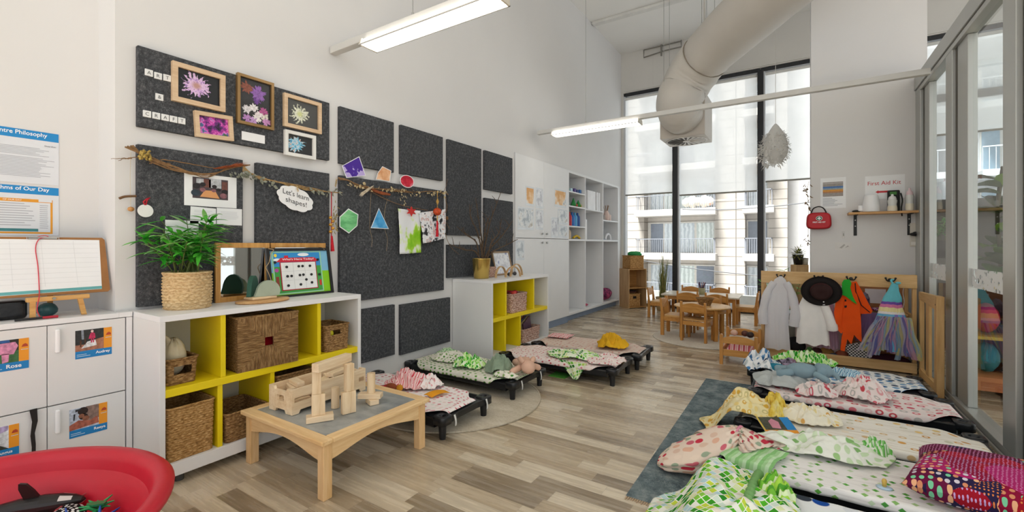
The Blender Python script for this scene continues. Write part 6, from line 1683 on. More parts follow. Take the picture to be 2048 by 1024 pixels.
def plush(lab, loc, rz, mat, kind):
    t = thing('plush_toy', lab, 'plush toy', loc, rz)
    fz = lambda d: 1 + .05 * nz(d.x * 3, d.y * 3, d.z * 3)
    q = MB(); q.ell((0, 0, .055), (.10, .062, .052), 26, 16, fn=fz); q.build('body', mat, t)
    q = MB(); q.ell((.125, .005, .065), (.055, .055, .05), 22, 14, fn=fz)
    if kind == 'elephant': q.tube(spline([(.165, .0, .06), (.195, -.01, .045), (.205, -.02, .02)], 8), [.026, .023, .02, .018, .016, .015, .014, .013, .012], 10)
    q.build('head', mat, t)
    for s_ in (-1, 1):
        q = MB()
        if kind == 'elephant': q.ell((.105, s_ * .055, .07), (.03, .016, .038), 14, 10)
        else: q.tube(spline([(.13, s_ * .03, .1), (.08, s_ * .05, .115), (.02, s_ * .06, .1)], 8), [.012, .018, .02, .021, .02, .018, .016, .012, .006], 10)
        q.build('ear', mat, t)
        q = MB(); q.tube(spline([(.07, s_ * .05, .05), (.1, s_ * .09, .04), (.13, s_ * .13, .03)] if s_ < 0 else [(.07, .045, .06), (.06, .085, .045), (.04, .1, .03)], 6), [.022, .024, .024, .023, .023, .022, .016], 10); q.build('arm', mat, t)
        q = MB(); q.tube(spline([(-.07, s_ * .035, .045), (-.12, s_ * .06, .035), (-.165, s_ * .06, .03)], 6), [.026, .028, .028, .028, .03, .03, .02], 10); q.build('leg', mat, t)
    return t
PINKP, BLUEP = fabric('pink_plush', '#d9b29c', var=.06), fabric('blue_grey_plush', '#8aa3ae', var=.07)
plush('pale pink plush toy lying at the aisle end of the green-leaf cot', (-1.80, 2.99, .158), -.9, PINKP, 'bunny')
patch('chequered_blanket', 'green chequered blanket hanging over the edge of the pink cot', 'blanket', (-1.66, 3.63), .5, .26, .2, GREEN_DIA2, .022, 4, 31, .03, .014, uvk=1.4, fall=.07, wob=.3, group=G)
m = MB()
def flap(u, v):
    k = 1 - v
    return (-1.60 + (u - .5) * .26 * (1 - v * .85) + .03 * v, 3.425 - .012 * v + .006 * math.sin(u * 9), .165 - .145 * v)
m.grid(flap, 20, 16, uv=(.28, .2)); solo('blanket_corner', 'pointed corner of the green chequered blanket hanging down from the pink cot', 'blanket', m, GREEN_DIA2, G, solid=.003)
patch('crumpled_sheet', 'pink spotted sheet rumpled at the aisle end of the pink cot', 'sheet', (-1.38, 3.64), .32, .36, .1, SH_RED, .022, 5, 33, .02, .014, uvk=1.3, fall=.05, aniso=.5, group=G)
patch('crumpled_cloth', 'bright yellow crumpled cloth on the last cot of the cubby side', 'cloth', (-1.52, 4.16), .3, .26, .2, YEL, .045, 4.2, 35, .085, uvk=1.5, group=G)
patch('crumpled_sheet', 'pink striped end of the sheet on the last cot of the cubby side', 'sheet', (-2.16, 4.33), .24, .22, .1, PINK_STR, .01, 6, 37, .0, .012, group=G)
# right hand row
patch('pillow_bunch', 'blue spotted pillow bunched over the corner of the cot by the dress-up rack', 'pillow', (-.25, 4.16), .26, .34, .2, SH_BLUE, .03, 3.5, 41, .10, uvk=1.4, fall=.14, group=G)
patch('crumpled_cloth', 'long green and white crumpled cloth on the blue spotted cot', 'cloth', (.06, 4.45), .46, .16, .12, LIME_CR, .04, 6, 43, .06, uvk=2.0, aniso=1.8, group=G)
m = MB(); m.ell((-.14, 4.07, .185), (.085, .035, .03), 18, 10, fn=lambda d: 1 + .12 * nz(d.x * 3, d.y * 3)); solo('teal_roll', 'rolled teal cloth on the blue spotted cot', 'cloth', m, stripes('teal_stripe', ['#2f7f98', '#3f95ad', '#5fb0c4'], .02))
patch('crumpled_cloth', 'dark and lilac cloth between the teal roll and the green cloth', 'cloth', (-.06, 4.22), .26, .13, .0, blotch('lilac_dark', [(.4, '#2b2530'), (.5, '#a79ab0'), (.6, '#7a3a3a')], 9, 3, .9), .03, 5, 45, .04, uvk=1.5, group=G)
m = MB(); m.ell((.04, 4.15, .18), (.04, .03, .022), 12, 8); solo('rust_cloth', 'small rust red cloth beside the teal roll', 'cloth', m, fabric('rust_cloth', '#a8553a'))
patch('crumpled_cloth', 'blue and white striped cloth on the blue spotted cot', 'cloth', (.30, 4.19), .26, .16, -.1, BLUE_STR, .025, 5, 47, .03, uvk=1.5, group=G)
patch('fleece_blanket', 'pale grey fleece under the blue plush', 'blanket', (-.10, 3.76), .38, .4, .15, GREY_FL, .03, 3, 49, .05, uvk=1.2, fall=.06, group=G)
plush('blue-grey plush elephant lying on the grey fleece', (.03, 3.76, .205), .12, BLUEP, 'elephant')
patch('crumpled_sheet', 'pink spotted sheet rolled up beside the blue plush', 'sheet', (.10, 3.56), .24, .14, .15, SH_RING, .03, 4, 51, .06, uvk=1.5, group=G)
patch('crumpled_sheet', 'pink spotted sheet twisted across the middle of the red-ringed cot', 'sheet', (.36, 3.69), .30, .30, -.4, SH_RING, .04, 3.6, 52, .08, uvk=1.5, group=G)
patch('pillow_case', 'yellow printed pillow slipping off the end of the cream cot', 'pillow', (-.30, 3.05), .44, .34, .0, YEL_DOT, .025, 3, 55, .07, uvk=1.2, fall=.16, group=G)
patch('pillow_case', 'yellow edge cloth of the pillow, gathered on the cream cot', 'cloth', (-.12, 3.06), .14, .3, .2, blotch('yellow_edge', [(.4, '#d8b53a'), (.55, '#e9d46a'), (.65, '#efe3a4')], 12, 3, .9), .035, 4, 57, .08, uvk=1.4, group=G)
patch('crumpled_sheet', 'cream printed sheet rumpled on the cream cot', 'sheet', (.06, 3.05), .3, .26, .25, YEL_SOFT, .035, 3.6, 59, .05, uvk=1.3, group=G)
# name card on the cream cot
t = thing('bed_card', 'photo card with blue and orange edges, propped on the cream cot', 'name card', (-.09, 2.75, .165), .55)
cardq = lambda a, b_, h: (lerp(-.085, .085, a), lerp(-.055, .055, b_) , .045 * (b_) + h - .0)
q = MB(); q.prism([(0, 0), (1, 0), (1, 1), (0, 1)], 0, .0015, cardq); q.build('card', paper, t)
q = MB(); q.prism([(.72, .0), (1, .0), (1, 1), (.72, 1)], .0015, .002, cardq); q.build('blue_strip', card_b, t)
q = MB(); q.prism([(.0, .0), (1, .0), (1, .22), (.0, .22)], .002, .0026, cardq); q.build('orange_strip', card_o, t)
q = MB(); q.prism([(.0, .22), (.72, .22), (.72, 1), (0, 1)], .0015, .0019, cardq); q.build('photo_background', plain('cardphoto_dark', '#4a4b3c', .4, var=.3, vs=60), t)
q = MB(); q.prism([(.3, .35), (.55, .3), (.6, .7), (.45, .9), (.3, .75)], .0019, .0024, cardq); q.build('photo_pink_dress', plain('cardphoto_pink', '#d58ea0', .4, var=.2), t)
q = MB(); q.prism([(.0, .0), (.05, .0), (.05, 1), (.0, 1)], .0019, .0022, cardq); q.build('yellow_edge', plain('card_yellow', '#d8b84a', .5), t)
# knotted spotted bundle on the green cot
def bundle():
    sp = [(-.60, 2.36, .035), (-.55, 2.36, .06), (-.47, 2.37, .085), (-.39, 2.40, .12), (-.32, 2.45, .17), (-.27, 2.48, .195), (-.245, 2.49, .198), (-.22, 2.485, .195), (-.18, 2.46, .185), (-.13, 2.42, .175)]
    wd = [.06, .115, .13, .125, .10, .06, .038, .05, .085, .115]
    ht = [.02, .045, .06, .06, .05, .035, .03, .028, .022, .012]
    n = 48
    def fn(u, v):
        k = u * (len(sp) - 1); i = min(int(k), len(sp) - 2); f = k - i
        p = V3(sp[i]).lerp(V3(sp[i + 1]), f); w_ = lerp(wd[i], wd[i + 1], f); h_ = lerp(ht[i], ht[i + 1], f)
        p2 = V3(sp[i + 1]) - V3(sp[i]); d = V3((p2.x, p2.y, 0)).normalized(); s_ = V3((-d.y, d.x, 0))
        a = 2 * PI * v
        pleat = 1 + (.10 + .16 * sm(.45, .7, u)) * math.cos(16 * a + 3 * nz(u * 3, 1, 2)) * sm(.25, .6, u) + .14 * ridg(u * 3, math.cos(a) * 1.5, math.sin(a) * 1.5) * (1 - sm(.3, .7, u))
        q_ = p + s_ * (w_ * math.cos(a) * pleat) + V3((0, 0, h_ * math.sin(a) * pleat))
        return (q_.x, q_.y, max(q_.z, cot_h(q_.x, q_.y, .07) + .004 if u > .3 else .012))
    q = MB(); q.grid(fn, 80, n, uv=(.62, .7))
    return solo('cloth_bundle', 'spotted cream and red cloth bundle gathered in a knot, hanging off the green-leaf marked cot', 'bag', q, PINK_DOT, G, solid=.003)
bundle()
m = MB(); m.tube([(-.245 + .04 * math.cos(a) * .3, 2.49 + .043 * math.cos(a), .2 + .036 * math.sin(a)) for a in [2 * PI * k / 18 for k in range(18)]], .007, 6, closed=True); solo('hair_tie', 'pink tie round the neck of the spotted bundle', 'tie', m, fabric('pink_tie', '#d98fa4'))
patch('crumpled_sheet', 'white and pale green printed blanket along the green-leaf marked cot', 'blanket', (.10, 2.61), .56, .26, .10, GREEN_SOFT, .035, 3.4, 61, .045, uvk=1.3, aniso=1.5, group=G)
patch('crumpled_cloth', 'green rolled hem at the end of the pale green blanket', 'cloth', (.31, 2.67), .13, .12, .3, stripes('leaf_stripe', ['#63b34f', '#dfe9d6', '#8ccb78'], .03), .03, 4, 63, .06, uvk=1.6, group=G)
patch('folded_sheet', 'light green hem of sheet at the aisle corner of the green-leaf marked cot', 'sheet', (-.17, 2.36), .2, .26, -.3, stripes('pale_green_stripe', ['#a9d59a', '#c3e2b8', '#8fc780'], .04), .012, 4, 65, .0, .014, fall=.05, group=G)
t = thing('pacifier', 'small yellow and blue pacifier on the green-leaf marked cot', 'pacifier', (.30, 2.36, .150))
q = MB(); q.lathe([(0, 0), (.018, 0), (.022, .004), (.014, .008), (0, .008)], 16, sx=1.3); q.build('shield', plain('pale_blue_plastic', '#b9d3e6', .4), t)
q = MB(); q.lathe([(0, .008), (.007, .008), (.009, .03), (.006, .038), (0, .04)], 12); q.build('teat', plain('amber_teat', '#d8b458', .4), t)
# big chequered blanket on the nearest cot
patch('chequered_blanket', 'large green, yellow and white chequered blanket spread over the nearest cot', 'blanket', (-.26, 1.89), .56, .58, .12, GREEN_DIA, .045, 3.0, 71, .022, .018, uvk=1.35, nu=80, nv=80, fall=.16, wob=.2, group=G)
m = MB(); m.tube(spline([(-.135, 2.13, .188), (-.14, 2.05, .205), (-.15, 1.93, .208), (-.16, 1.8, .2)], 40), [.015 + .004 * math.sin(k * 2.1) for k in range(41)], 12); solo('gathered_hem', 'ruffled dark green gathered hem running across the chequered blanket', 'hem', m, diamonds('hem_cloth', '#7fae6f', ['#3f8a3c', '#8fbf7f', '#5a9f52', '#b9d3a9'], .012, .08), G)
patch('crumpled_cloth', 'lime striped cloth edge beside the chequered blanket', 'cloth', (-.07, 1.99), .14, .3, .0, stripes('lime_stripe', ['#7cc142', '#dff0c0', '#a8d84f', '#5aa83a'], .06, .6), .03, 3, 73, .06, uvk=1.2, group=G)
# patterned cushion
def cush_mat():
    t_ = NT('dotted_magenta_cushion'); co = t_.coord('UV')
    w_ = t_.n('VectorMath', {0: co, 1: t_.noise(co, 2.2, 1).outputs[1]}, operation='ADD').outputs[0]
    big = t_.n('TexVoronoi', {'Vector': w_, 'Scale': 4.2}, voronoi_dimensions='2D'); bs = t_.n('SeparateColor', {0: big.outputs['Color']})
    ground = t_.ramp(bs.outputs[0], [(0, '#5e0c30'), (.25, '#8f1038'), (.45, '#6a1440'), (.6, '#a31528'), (.78, '#b0246a'), (.9, '#2b2247')], 'CONSTANT')
    d1 = t_.n('TexVoronoi', {'Vector': co, 'Scale': 44.0, 'Randomness': .25}, voronoi_dimensions='2D'); d2 = t_.n('TexVoronoi', {'Vector': co, 'Scale': 21.0, 'Randomness': .4}, voronoi_dimensions='2D')
    sm_c = t_.ramp(bs.outputs[1], [(0, '#d98fc0'), (.3, '#e0854a'), (.5, '#c9a3d6'), (.7, '#e9d6d0'), (.85, '#d9463a')], 'CONSTANT'); bg_c = t_.ramp(t_.n('SeparateColor', {0: d2.outputs['Color']}).outputs[0], [(0, '#d98f6a'), (.3, '#d8d0dc'), (.55, '#7fd0a4'), (.75, '#f0b48a')], 'CONSTANT')
    useb = t_.math('GREATER_THAN', bs.outputs[2], .7)
    m1 = t_.math('MULTIPLY', t_.math('LESS_THAN', d1.outputs['Distance'], .24), t_.math('SUBTRACT', 1.0, useb)); m2 = t_.math('MULTIPLY', t_.math('LESS_THAN', d2.outputs['Distance'], .31), useb)
    c_ = t_.mix(m1, ground, sm_c); c_ = t_.mix(m2, c_, bg_c)
    t_.bump(t_.noise(co, 300, 2).outputs[0], .15, .001)
    return t_.fin(c_, .8, 0, .15)
def cushion(u, v):
    p, q_ = (u - .5) * 2, (v - .5) * 2
    return p, q_
q = MB()
for s_ in (1, -1):
    def fn(u, v, s_=s_):
        p, q_ = (u - .5) * 2, (v - .5) * 2
        pin = 1 - .10 * (1 - abs(p * q_)) * (max(abs(p), abs(q_)) ** 4)
        h = .074 * ((1 - p ** 4) * (1 - q_ ** 4)) ** .5 + .008 * ridg(p * 1.2, q_ * 1.2, 4, 2) * (1 - max(abs(p), abs(q_)))
        return (p * .255 * pin, q_ * .235 * pin, .078 + s_ * h)
    q.grid(fn, 44, 44, uv=(1, 1))
o = q.build('patterned_cushion', cush_mat()); o.location = (.655, 2.44, .152); o.rotation_euler = (.0, -.05, -.28); tag(o, 'plump magenta cushion with dotted patterns on the green-leaf marked cot', 'cushion')
# ================================================================ dress-up rack and the pier wall
rk = wood('rack_beech_x', '#c39c66', '#dab885', 'x'); rkz = wood('rack_beech_z', '#c0965e', '#d8b27b', 'z'); rky = wood('rack_beech_y', '#c29860', '#dab47c', 'y')
RX0_, RX1_, RYF, RYB = -.315, .885, 5.20, 5.60
t = thing('dress_up_rack', 'low beech dress-up rack with hooks, in front of the pier', 'clothes rack', (.285, 5.4, 0))
part('top_board', rk, t, (RX0_, RX1_, RYF, RYF + .02, .765, .885), bevel=.004)
part('bottom_rail', rk, t, (RX0_, RX1_, RYF, RYF + .02, .015, .105), bevel=.004)
for x in (RX0_, RX1_ - .03):
    part('post', rkz, t, (x, x + .03, RYF + .0205, RYF + .06, 0, .885), bevel=.003)
    part('post', rkz, t, (x, x + .03, RYB - .03, RYB, 0, .80), bevel=.003)
    part('side_rail', rky, t, (x + .004, x + .026, RYF + .06, RYB - .03, .0, .06), (x + .004, x + .026, RYF + .06, RYB - .03, .48, .52), bevel=.002)
part('shelf', rk, t, (RX0_ + .03, RX1_ - .03, RYB - .2, RYB - .04, .49, .51), bevel=.002)
part('base_shelf', rk, t, (RX0_ + .03, RX1_ - .03, RYF + .03, RYB - .03, .03, .045), bevel=.002)
part('back_panel', wood('rack_back', '#8e5a34', '#a87046', 'x'), t, (.42, RX1_ - .03, RYB - .03, RYB - .018, .05, .80), bevel=0)
part('mirror_pane', plain('pale_acrylic', '#d6d2da', .15), t, (.56, .72, RYB - .034, RYB - .031, .58, .72), bevel=0)
part('white_board', plain('rack_white', '#d8cfd2', .6), t, (-.02, .42, RYB - .03, RYB - .02, .05, .47), bevel=0)
hk = plain('black_hook', '#1b1a1a', .35)
for x in (-.14, .17, .42, .70):
    q = MB()
    q.cyl((x, RYF - .004, .835), (x, RYF, .835), .016, n=14)
    for s_ in (-1, 1): q.tube(spline([(x, RYF - .004, .835), (x + s_ * .012, RYF - .02, .825), (x + s_ * .026, RYF - .03, .832), (x + s_ * .034, RYF - .034, .85)], 8), .0055, 7); q.ell((x + s_ * .034, RYF - .034, .852), (.009, .009, .009), 8, 6)
    q.build('hook', hk, t, world=True)
m = MB(); m.tube(spline([(.845, 5.5, .78), (.835, 5.5, .7), (.84, 5.48, .62), (.825, 5.45, .55)], 10), .004, 5); solo('power_cable', 'thin white cable hanging inside the dress-up rack', 'cord', m, plain('white_cable', '#d9d6d0', .6))

t = thing('wooden_side_panel', 'beech slatted side panel standing in front of the glass partition', 'panel', (.9, 4.9, 0))
part('front_post', rkz, t, (.872, .918, 4.50, 4.565, .0, .765), bevel=.004)
part('rear_post', rkz, t, (.888, .918, 5.12, 5.16, .0, .745), bevel=.003)
part('slat', rkz, t, (.885, .905, 4.80, 4.90, .09, .68), bevel=.003)
q = MB(); q.prism([(4.565, .655), (4.565, .765), (4.7, .758), (5.12, .745), (5.12, .69), (4.9, .675), (4.72, .665)], .88, .91, lambda a, b_, h: (h, a, b_)); q.build('top_rail', rky, t, world=True, bevel=.004)
part('bottom_rail', rky, t, (.88, .91, 4.565, 5.12, .03, .09), bevel=.004)
q = MB(); q.cyl((.8715, 4.53, .70), (.8705, 4.53, .70), .006, n=10); q.build('bolt', hk, t, world=True)

# garments: closed, pleated shells hung from a point
def garment(name, rows, mats, root=None, n=72, pleat=.12, k=9, seed=0, uv=(.5, .8), lab=None, cat=None, mfun=None, flat=.5, world_y=5.14, bottom=None):
    """rows: (x centre, z, half width, half depth) from top to bottom"""
    m_ = 44
    vs = []; uvs = []
    for i in range(m_ + 1):
        u = i / m_
        xc, z, hw, hd = pl(rows, u)
        for j in range(n):
            a = 2 * PI * j / n
            pf = 1 + pleat * u * math.cos(k * a + seed + 1.5 * nz(u * 2, seed, a)) + .06 * nz(math.cos(a) * 2, math.sin(a) * 2 + u * 4, seed)
            zz = z + (bottom(a) * sm(.8, 1, u) if bottom else .02 * nz(a * 2, seed, 1) * u)
            vs.append((xc + hw * math.cos(a) * (.9 + .1 * pf), world_y + hd * math.sin(a) * pf, zz)); uvs.append((j / n * uv[0] * 2, u * uv[1]))
    fs = [(i * n + j, i * n + (j + 1) % n, (i + 1) * n + (j + 1) % n, (i + 1) * n + j) for i in range(m_) for j in range(n)]
    q = MB()
    if mfun:
        for f_ in fs: pass
        q.add(vs, fs, 0, True, uvs)
        q.mi = [mfun(k_ // n / m_, (k_ % n) / n) for k_ in range(len(fs))]
    else: q.add(vs, fs, 0, True, uvs)
    return q
def sheer(nm, c_, a):
    t_ = NT(nm)
    tr = t_.n('BsdfTransparent'); tl = t_.n('BsdfTranslucent', {'Color': lin(c_)}); df = t_.n('BsdfDiffuse', {'Color': lin(c_)})
    x = t_.n('MixShader', {0: .4, 1: df.outputs[0], 2: tl.outputs[0]}); y = t_.n('MixShader', {0: a, 1: x.outputs[0], 2: tr.outputs[0]})
    t_.t.links.new(y.outputs[0], t_.out.inputs['Surface']); return t_.m
wcoat = sheer('white_gauze', '#f0f0f4', .14)
t = thing('white_gown', 'sheer white gown with long sleeves, first on the rack', 'costume', (-.14, 5.14, .09))
garment('x', [(-.14, .84, .012, .01), (-.145, .81, .045, .02), (-.15, .72, .085, .03), (-.165, .55, .10, .04), (-.175, .35, .10, .045), (-.17, .12, .11, .05)], None, seed=1).build('body', wcoat, t, world=True)
for s_, lab in ((-1, 1), (1, 2)):
    q = MB(); q.tube(spline([(-.145 + s_ * .05, 5.13, .78), (-.15 + s_ * .10, 5.12, .68), (-.155 + s_ * .135, 5.115, .5), (-.16 + s_ * .13, 5.12, .36)], 14), [.03 + .012 * math.sin(k_ * 1.3) * .3 + .0012 * k_ for k_ in range(15)], 14); q.build('sleeve', wcoat, t, world=True)
q = MB(); q.ell((-.285, 5.1, .555), (.015, .008, .02), 10, 8); q.build('button', plain('grey_badge', '#7d7a80', .5), t, world=True)
wsh = fabric('white_cotton', '#f0eeec', var=.03)
t = thing('white_shirt', 'white cotton shirt hanging under the black hat', 'costume', (.14, 5.14, .17))
garment('x', [(.15, .72, .05, .02), (.14, .66, .09, .035), (.125, .55, .12, .045), (.12, .4, .125, .05), (.125, .2, .135, .055)], None, seed=4, k=7).build('body', wsh, t, world=True)
q = MB(); q.tube(spline([(.2, 5.11, .62), (.24, 5.10, .5), (.27, 5.10, .4), (.275, 5.11, .36)], 10), [.035, .036, .037, .038, .038, .04, .042, .044, .045, .046, .045], 14); q.build('sleeve', wsh, t, world=True)
# hat
felt_b = plain('black_hat_felt', '#17100f', .85, bump=.15, bs=120); felt_m = plain('maroon_band', '#3a1412', .8)
t = thing('wide_brim_hat', 'wide-brimmed black hat with dark red crown, hung on the rack', 'hat', (.185, 5.06, .72))
def hatm(r_, h, j, n=56):
    a = 2 * PI * j / n
    x, z = r_ * math.cos(a), r_ * math.sin(a) * .86
    return (x, -h - .02 * math.cos(2 * a) * (r_ / .155) ** 2, z - .25 * h)
def hat_shell(prof):
    q = MB(); n = 56
    vs = [hatm(r_, h, j) for r_, h in prof for j in range(n)]
    q.add(vs, [(i * n + j, i * n + (j + 1) % n, (i + 1) * n + (j + 1) % n, (i + 1) * n + j) for i in range(len(prof) - 1) for j in range(n)], 0, True); return q
hat_shell([(.158, .012), (.156, .004), (.12, .0), (.088, .004)]).build('brim', felt_b, t, solid=.004)
hat_shell([(.088, .004), (.085, .02), (.083, .03)]).build('band', felt_m, t, solid=.003)
hat_shell([(.083, .03), (.078, .06), (.07, .075), (.045, .082), (.02, .074), (.0, .07)]).build('crown', plain('dark_red_crown', '#2a0f0d', .85), t)
q = MB(); q.cyl((.02, -.016, -.1), (.02, -.02, -.1), .006, n=10); q.build('eyelet', plain('silver_eyelet', '#c9c6c2', .3, metal=.6), t)
# carrot costume
orng = fabric('orange_felt', '#e8551c', var=.05)
t = thing('carrot_costume', 'orange costume with green leaf top and jagged hem', 'costume', (.42, 5.12, .18))
def panel(poly, y, th, mat, nm, bulge=.012):
    q = MB(); q.prism(poly, y - th, y, lambda a, b_, h: (a, h, b_)); return q.build(nm, mat, t, world=True, bevel=.004)
panel([(.335, .68), (.355, .78), (.40, .80), (.455, .70), (.475, .62), (.485, .45), (.49, .265), (.455, .30), (.435, .33), (.415, .24), (.385, .285), (.365, .17), (.335, .175), (.345, .30), (.355, .35), (.34, .33), (.315, .36), (.30, .42), (.31, .55)], 5.125, .03, orng, 'front_panel')
panel([(.40, .80), (.455, .815), (.50, .72), (.57, .555), (.56, .53), (.49, .52), (.44, .60), (.41, .72)], 5.15, .02, orng, 'hood')
panel([(.30, .64), (.33, .68), (.36, .66), (.345, .5), (.335, .40), (.30, .42), (.285, .52)], 5.098, .018, orng, 'sleeve')
gl = fabric('leaf_green_felt', '#2fa338', var=.05)
panel([(.345, .80), (.36, .83), (.40, .835), (.415, .80), (.405, .76), (.425, .68), (.455, .61), (.42, .635), (.37, .68), (.345, .69), (.335, .73), (.345, .76)], 5.092, .014, gl, 'leaf_top')
bk = plain('face_black', '#1a1214', .8)
for pts in ([(.365, .645), (.375, .65), (.38, .632), (.366, .628)], [(.362, .59), (.382, .595), (.38, .575), (.365, .57)]):
    q = MB(); q.prism(pts, 5.094, 5.096, lambda a, b_, h: (a, h, b_)); q.build('face_mark', bk, t, world=True)
q = MB(); q.tube([(.445, 5.128, .80), (.45, 5.126, .72), (.49, 5.126, .6), (.55, 5.126, .54)], .004, 5); q.build('seam', bk, t, world=True)
# rainbow dress
t = thing('rainbow_dress', 'tiered rainbow dress with blue skirt and tulle strips', 'costume', (.72, 5.12, .15))
cols = ['#6cc0cf', '#7656ad', '#dd84b0', '#efe6ae', '#ece9ec', '#6fb4da', '#8a80cc', '#eee7ac', '#ecebf1', '#e9b8cf']
dm = [fabric('dress_%d' % i, c_, var=.06) for i, c_ in enumerate(cols)]
rows = [(.725, .81, .022, .02), (.715, .74, .04, .025), (.71, .68, .065, .032), (.705, .64, .07, .035), (.70, .60, .08, .04), (.70, .555, .09, .045)]
q = garment('x', rows, None, seed=2, k=24, pleat=.08, mfun=lambda u, v: 0 if u < .56 else 1 if u < .68 else 2 if u < .8 else 3)
q.build('bodice', dm, t, world=True)
rnd = random.Random(12); strip = [rnd.choice([5, 5, 5, 6, 7, 5, 8, 5]) for _ in range(40)]
rows = [(.70, .56, .088, .045), (.70, .50, .105, .055), (.705, .40, .135, .065), (.71, .30, .16, .075), (.715, .22, .18, .08)]
q = garment('x', rows, None, seed=5, k=11, pleat=.22, mfun=lambda u, v: 4 if u < .08 else strip[int(v * 22)])
q.build('skirt', dm, t, world=True)
tul = [sheer('tulle_%d' % i, c_, .3) for i, c_ in enumerate(('#e6dc9c', '#d9d6e6', '#8f86c9', '#e3b3cb', '#a9c6e0'))]
for k_ in range(16):
    x = lerp(.50, .88, k_ / 15) + rnd.uniform(-.01, .01); xt = lerp(.62, .80, k_ / 15); ln = rnd.uniform(.13, .22)
    zb = rnd.uniform(.14, .24)
    q = MB(); q.grid(lambda u, v: (lerp(xt, x, v ** .8) + (u - .5) * .042 + .01 * math.sin(v * 7 + k_), 5.06 - .03 * v + .012 * math.sin(u * 8 + v * 4 + k_) + .05 * abs(v - .5), lerp(.52, zb, v)), 5, 16); q.build('tulle_strip', tul[k_ % 5], t, world=True)
for k_ in range(5):
    q = MB(); q.grid(lambda u, v: (lerp(.62, .47 + .02 * k_, v) + (u - .5) * .045, 5.07 - .02 * v + .015 * math.sin(u * 7 + k_ + v * 4), lerp(.50, .22 + .015 * k_, v) + .02 * math.sin(v * 5 + k_)), 6, 16); q.build('trailing_tulle', tul[(1, 4, 2, 1, 3)[k_]], t, world=True)
q = MB(); q.tube(spline([(.715, 5.13, .80), (.70, 5.15, .835), (.72, 5.165, .84)], 6), .008, 6); q.ell((.745, 5.12, .815), (.02, .01, .012), 10, 6); q.build('ribbon', dm[0], t, world=True)
# skirts behind
for lab, x0, x1, z0, z1, c_, y in (('pale pink tulle skirt behind the white shirt', .16, .34, .15, .58, '#d9b8cf', 5.3), ('mauve tulle skirt behind the orange costume', .46, .68, .25, .52, '#9c7fae', 5.3), ('pink ruffled top behind the sheer white gown', -.06, .03, .40, .60, '#c77aa6', 5.26)):
    q = garment('x', [((x0 + x1) / 2, z1, (x1 - x0) * .25, .02), ((x0 + x1) / 2, (z0 + z1) / 2, (x1 - x0) * .42, .05), ((x0 + x1) / 2, z0, (x1 - x0) * .5, .07)], None, seed=7, k=13, pleat=.25, world_y=y)
    solo('tulle_skirt', lab, 'costume', q, sheer('tulle_' + c_[1:], c_, .15))
q = MB(); q.ell((.545, 5.44, .60), (.04, .05, .09), 20, 14, fn=lambda d: 1 + .15 * nz(d.x * 3, d.y * 3, d.z * 3)); solo('purple_bag', 'purple and grey bag on the inner shelf of the rack', 'bag', q, blotch('purple_grey', [(.42, '#4c3f63'), (.52, '#8d8796'), (.6, '#6b3f78')], 12, 2, .7))
q = MB(); q.ell((.66, 5.44, .535), (.09, .05, .02), 20, 10, fn=lambda d: 1 + .2 * nz(d.x * 3, d.y * 3, d.z * 3)); solo('magenta_cloth', 'magenta and white cloth on the inner shelf of the rack', 'cloth', q, blotch('magenta_white', [(.45, '#8a2f6b'), (.52, '#d9cfd6'), (.6, '#7a3f8a')], 20, 2, .8))
for nm, lab, c, r_, mt in (('black_bag', 'black bag lying at the foot of the sheer white gown', (-.02, 5.33, .13), (.085, .06, .085), plain('black_cloth_bag', '#141214', .8)), ('green_ribbon', 'bundle of green ribbons at the foot of the white shirt', (.10, 5.30, .085), (.03, .03, .05), fabric('green_ribbon', '#5a8a4a')),
                           ('maroon_box', 'maroon box on the rack base under the shirt', (.16, 5.36, .08), (.05, .05, .045), plain('maroon_box', '#4a1f1f', .7)), ('straw_basket', 'straw coloured basket on the rack base', (.24, 5.38, .085), (.06, .05, .045), plain('straw_basket', '#a8803f', .8)),
                           ('denim_cloth', 'blue denim cloth on the rack base', (.305, 5.32, .07), (.05, .045, .025), fabric('denim', '#4a5f7a')), ('brick_cloth', 'brick red cloth on the rack base', (.36, 5.33, .085), (.05, .045, .045), fabric('brick_cloth', '#9a5640')),
                           ('plum_cloth', 'dark plum cloth under the rainbow dress', (.72, 5.36, .08), (.14, .06, .05), fabric('plum_cloth', '#4a2430'))):
    q = MB(); q.ell((c[0], c[1], c[2]), r_, 20, 12, fn=lambda d: 1 + .12 * ridg(d.x * 2, d.y * 2, d.z * 2 + c[0], 2)); solo(nm, lab, 'dress-up accessory', q, mt)
q = MB(); q.obox((.475, 5.27, .14), (.15, .05, .17), (0, -.35, 0)); chk = NT('chequer_purse'); ck = chk.n('TexChecker', {'Vector': chk.coord('Object', (1, 1, 1)), 'Scale': 75.0, 'Color1': lin('#e6e4e2'), 'Color2': lin('#151419')}); chk = chk.fin(ck.outputs[0], .5)
solo('chequered_bag', 'black and white chequered bag leaning at the foot of the dress', 'bag', q, [chk], bevel=.01)

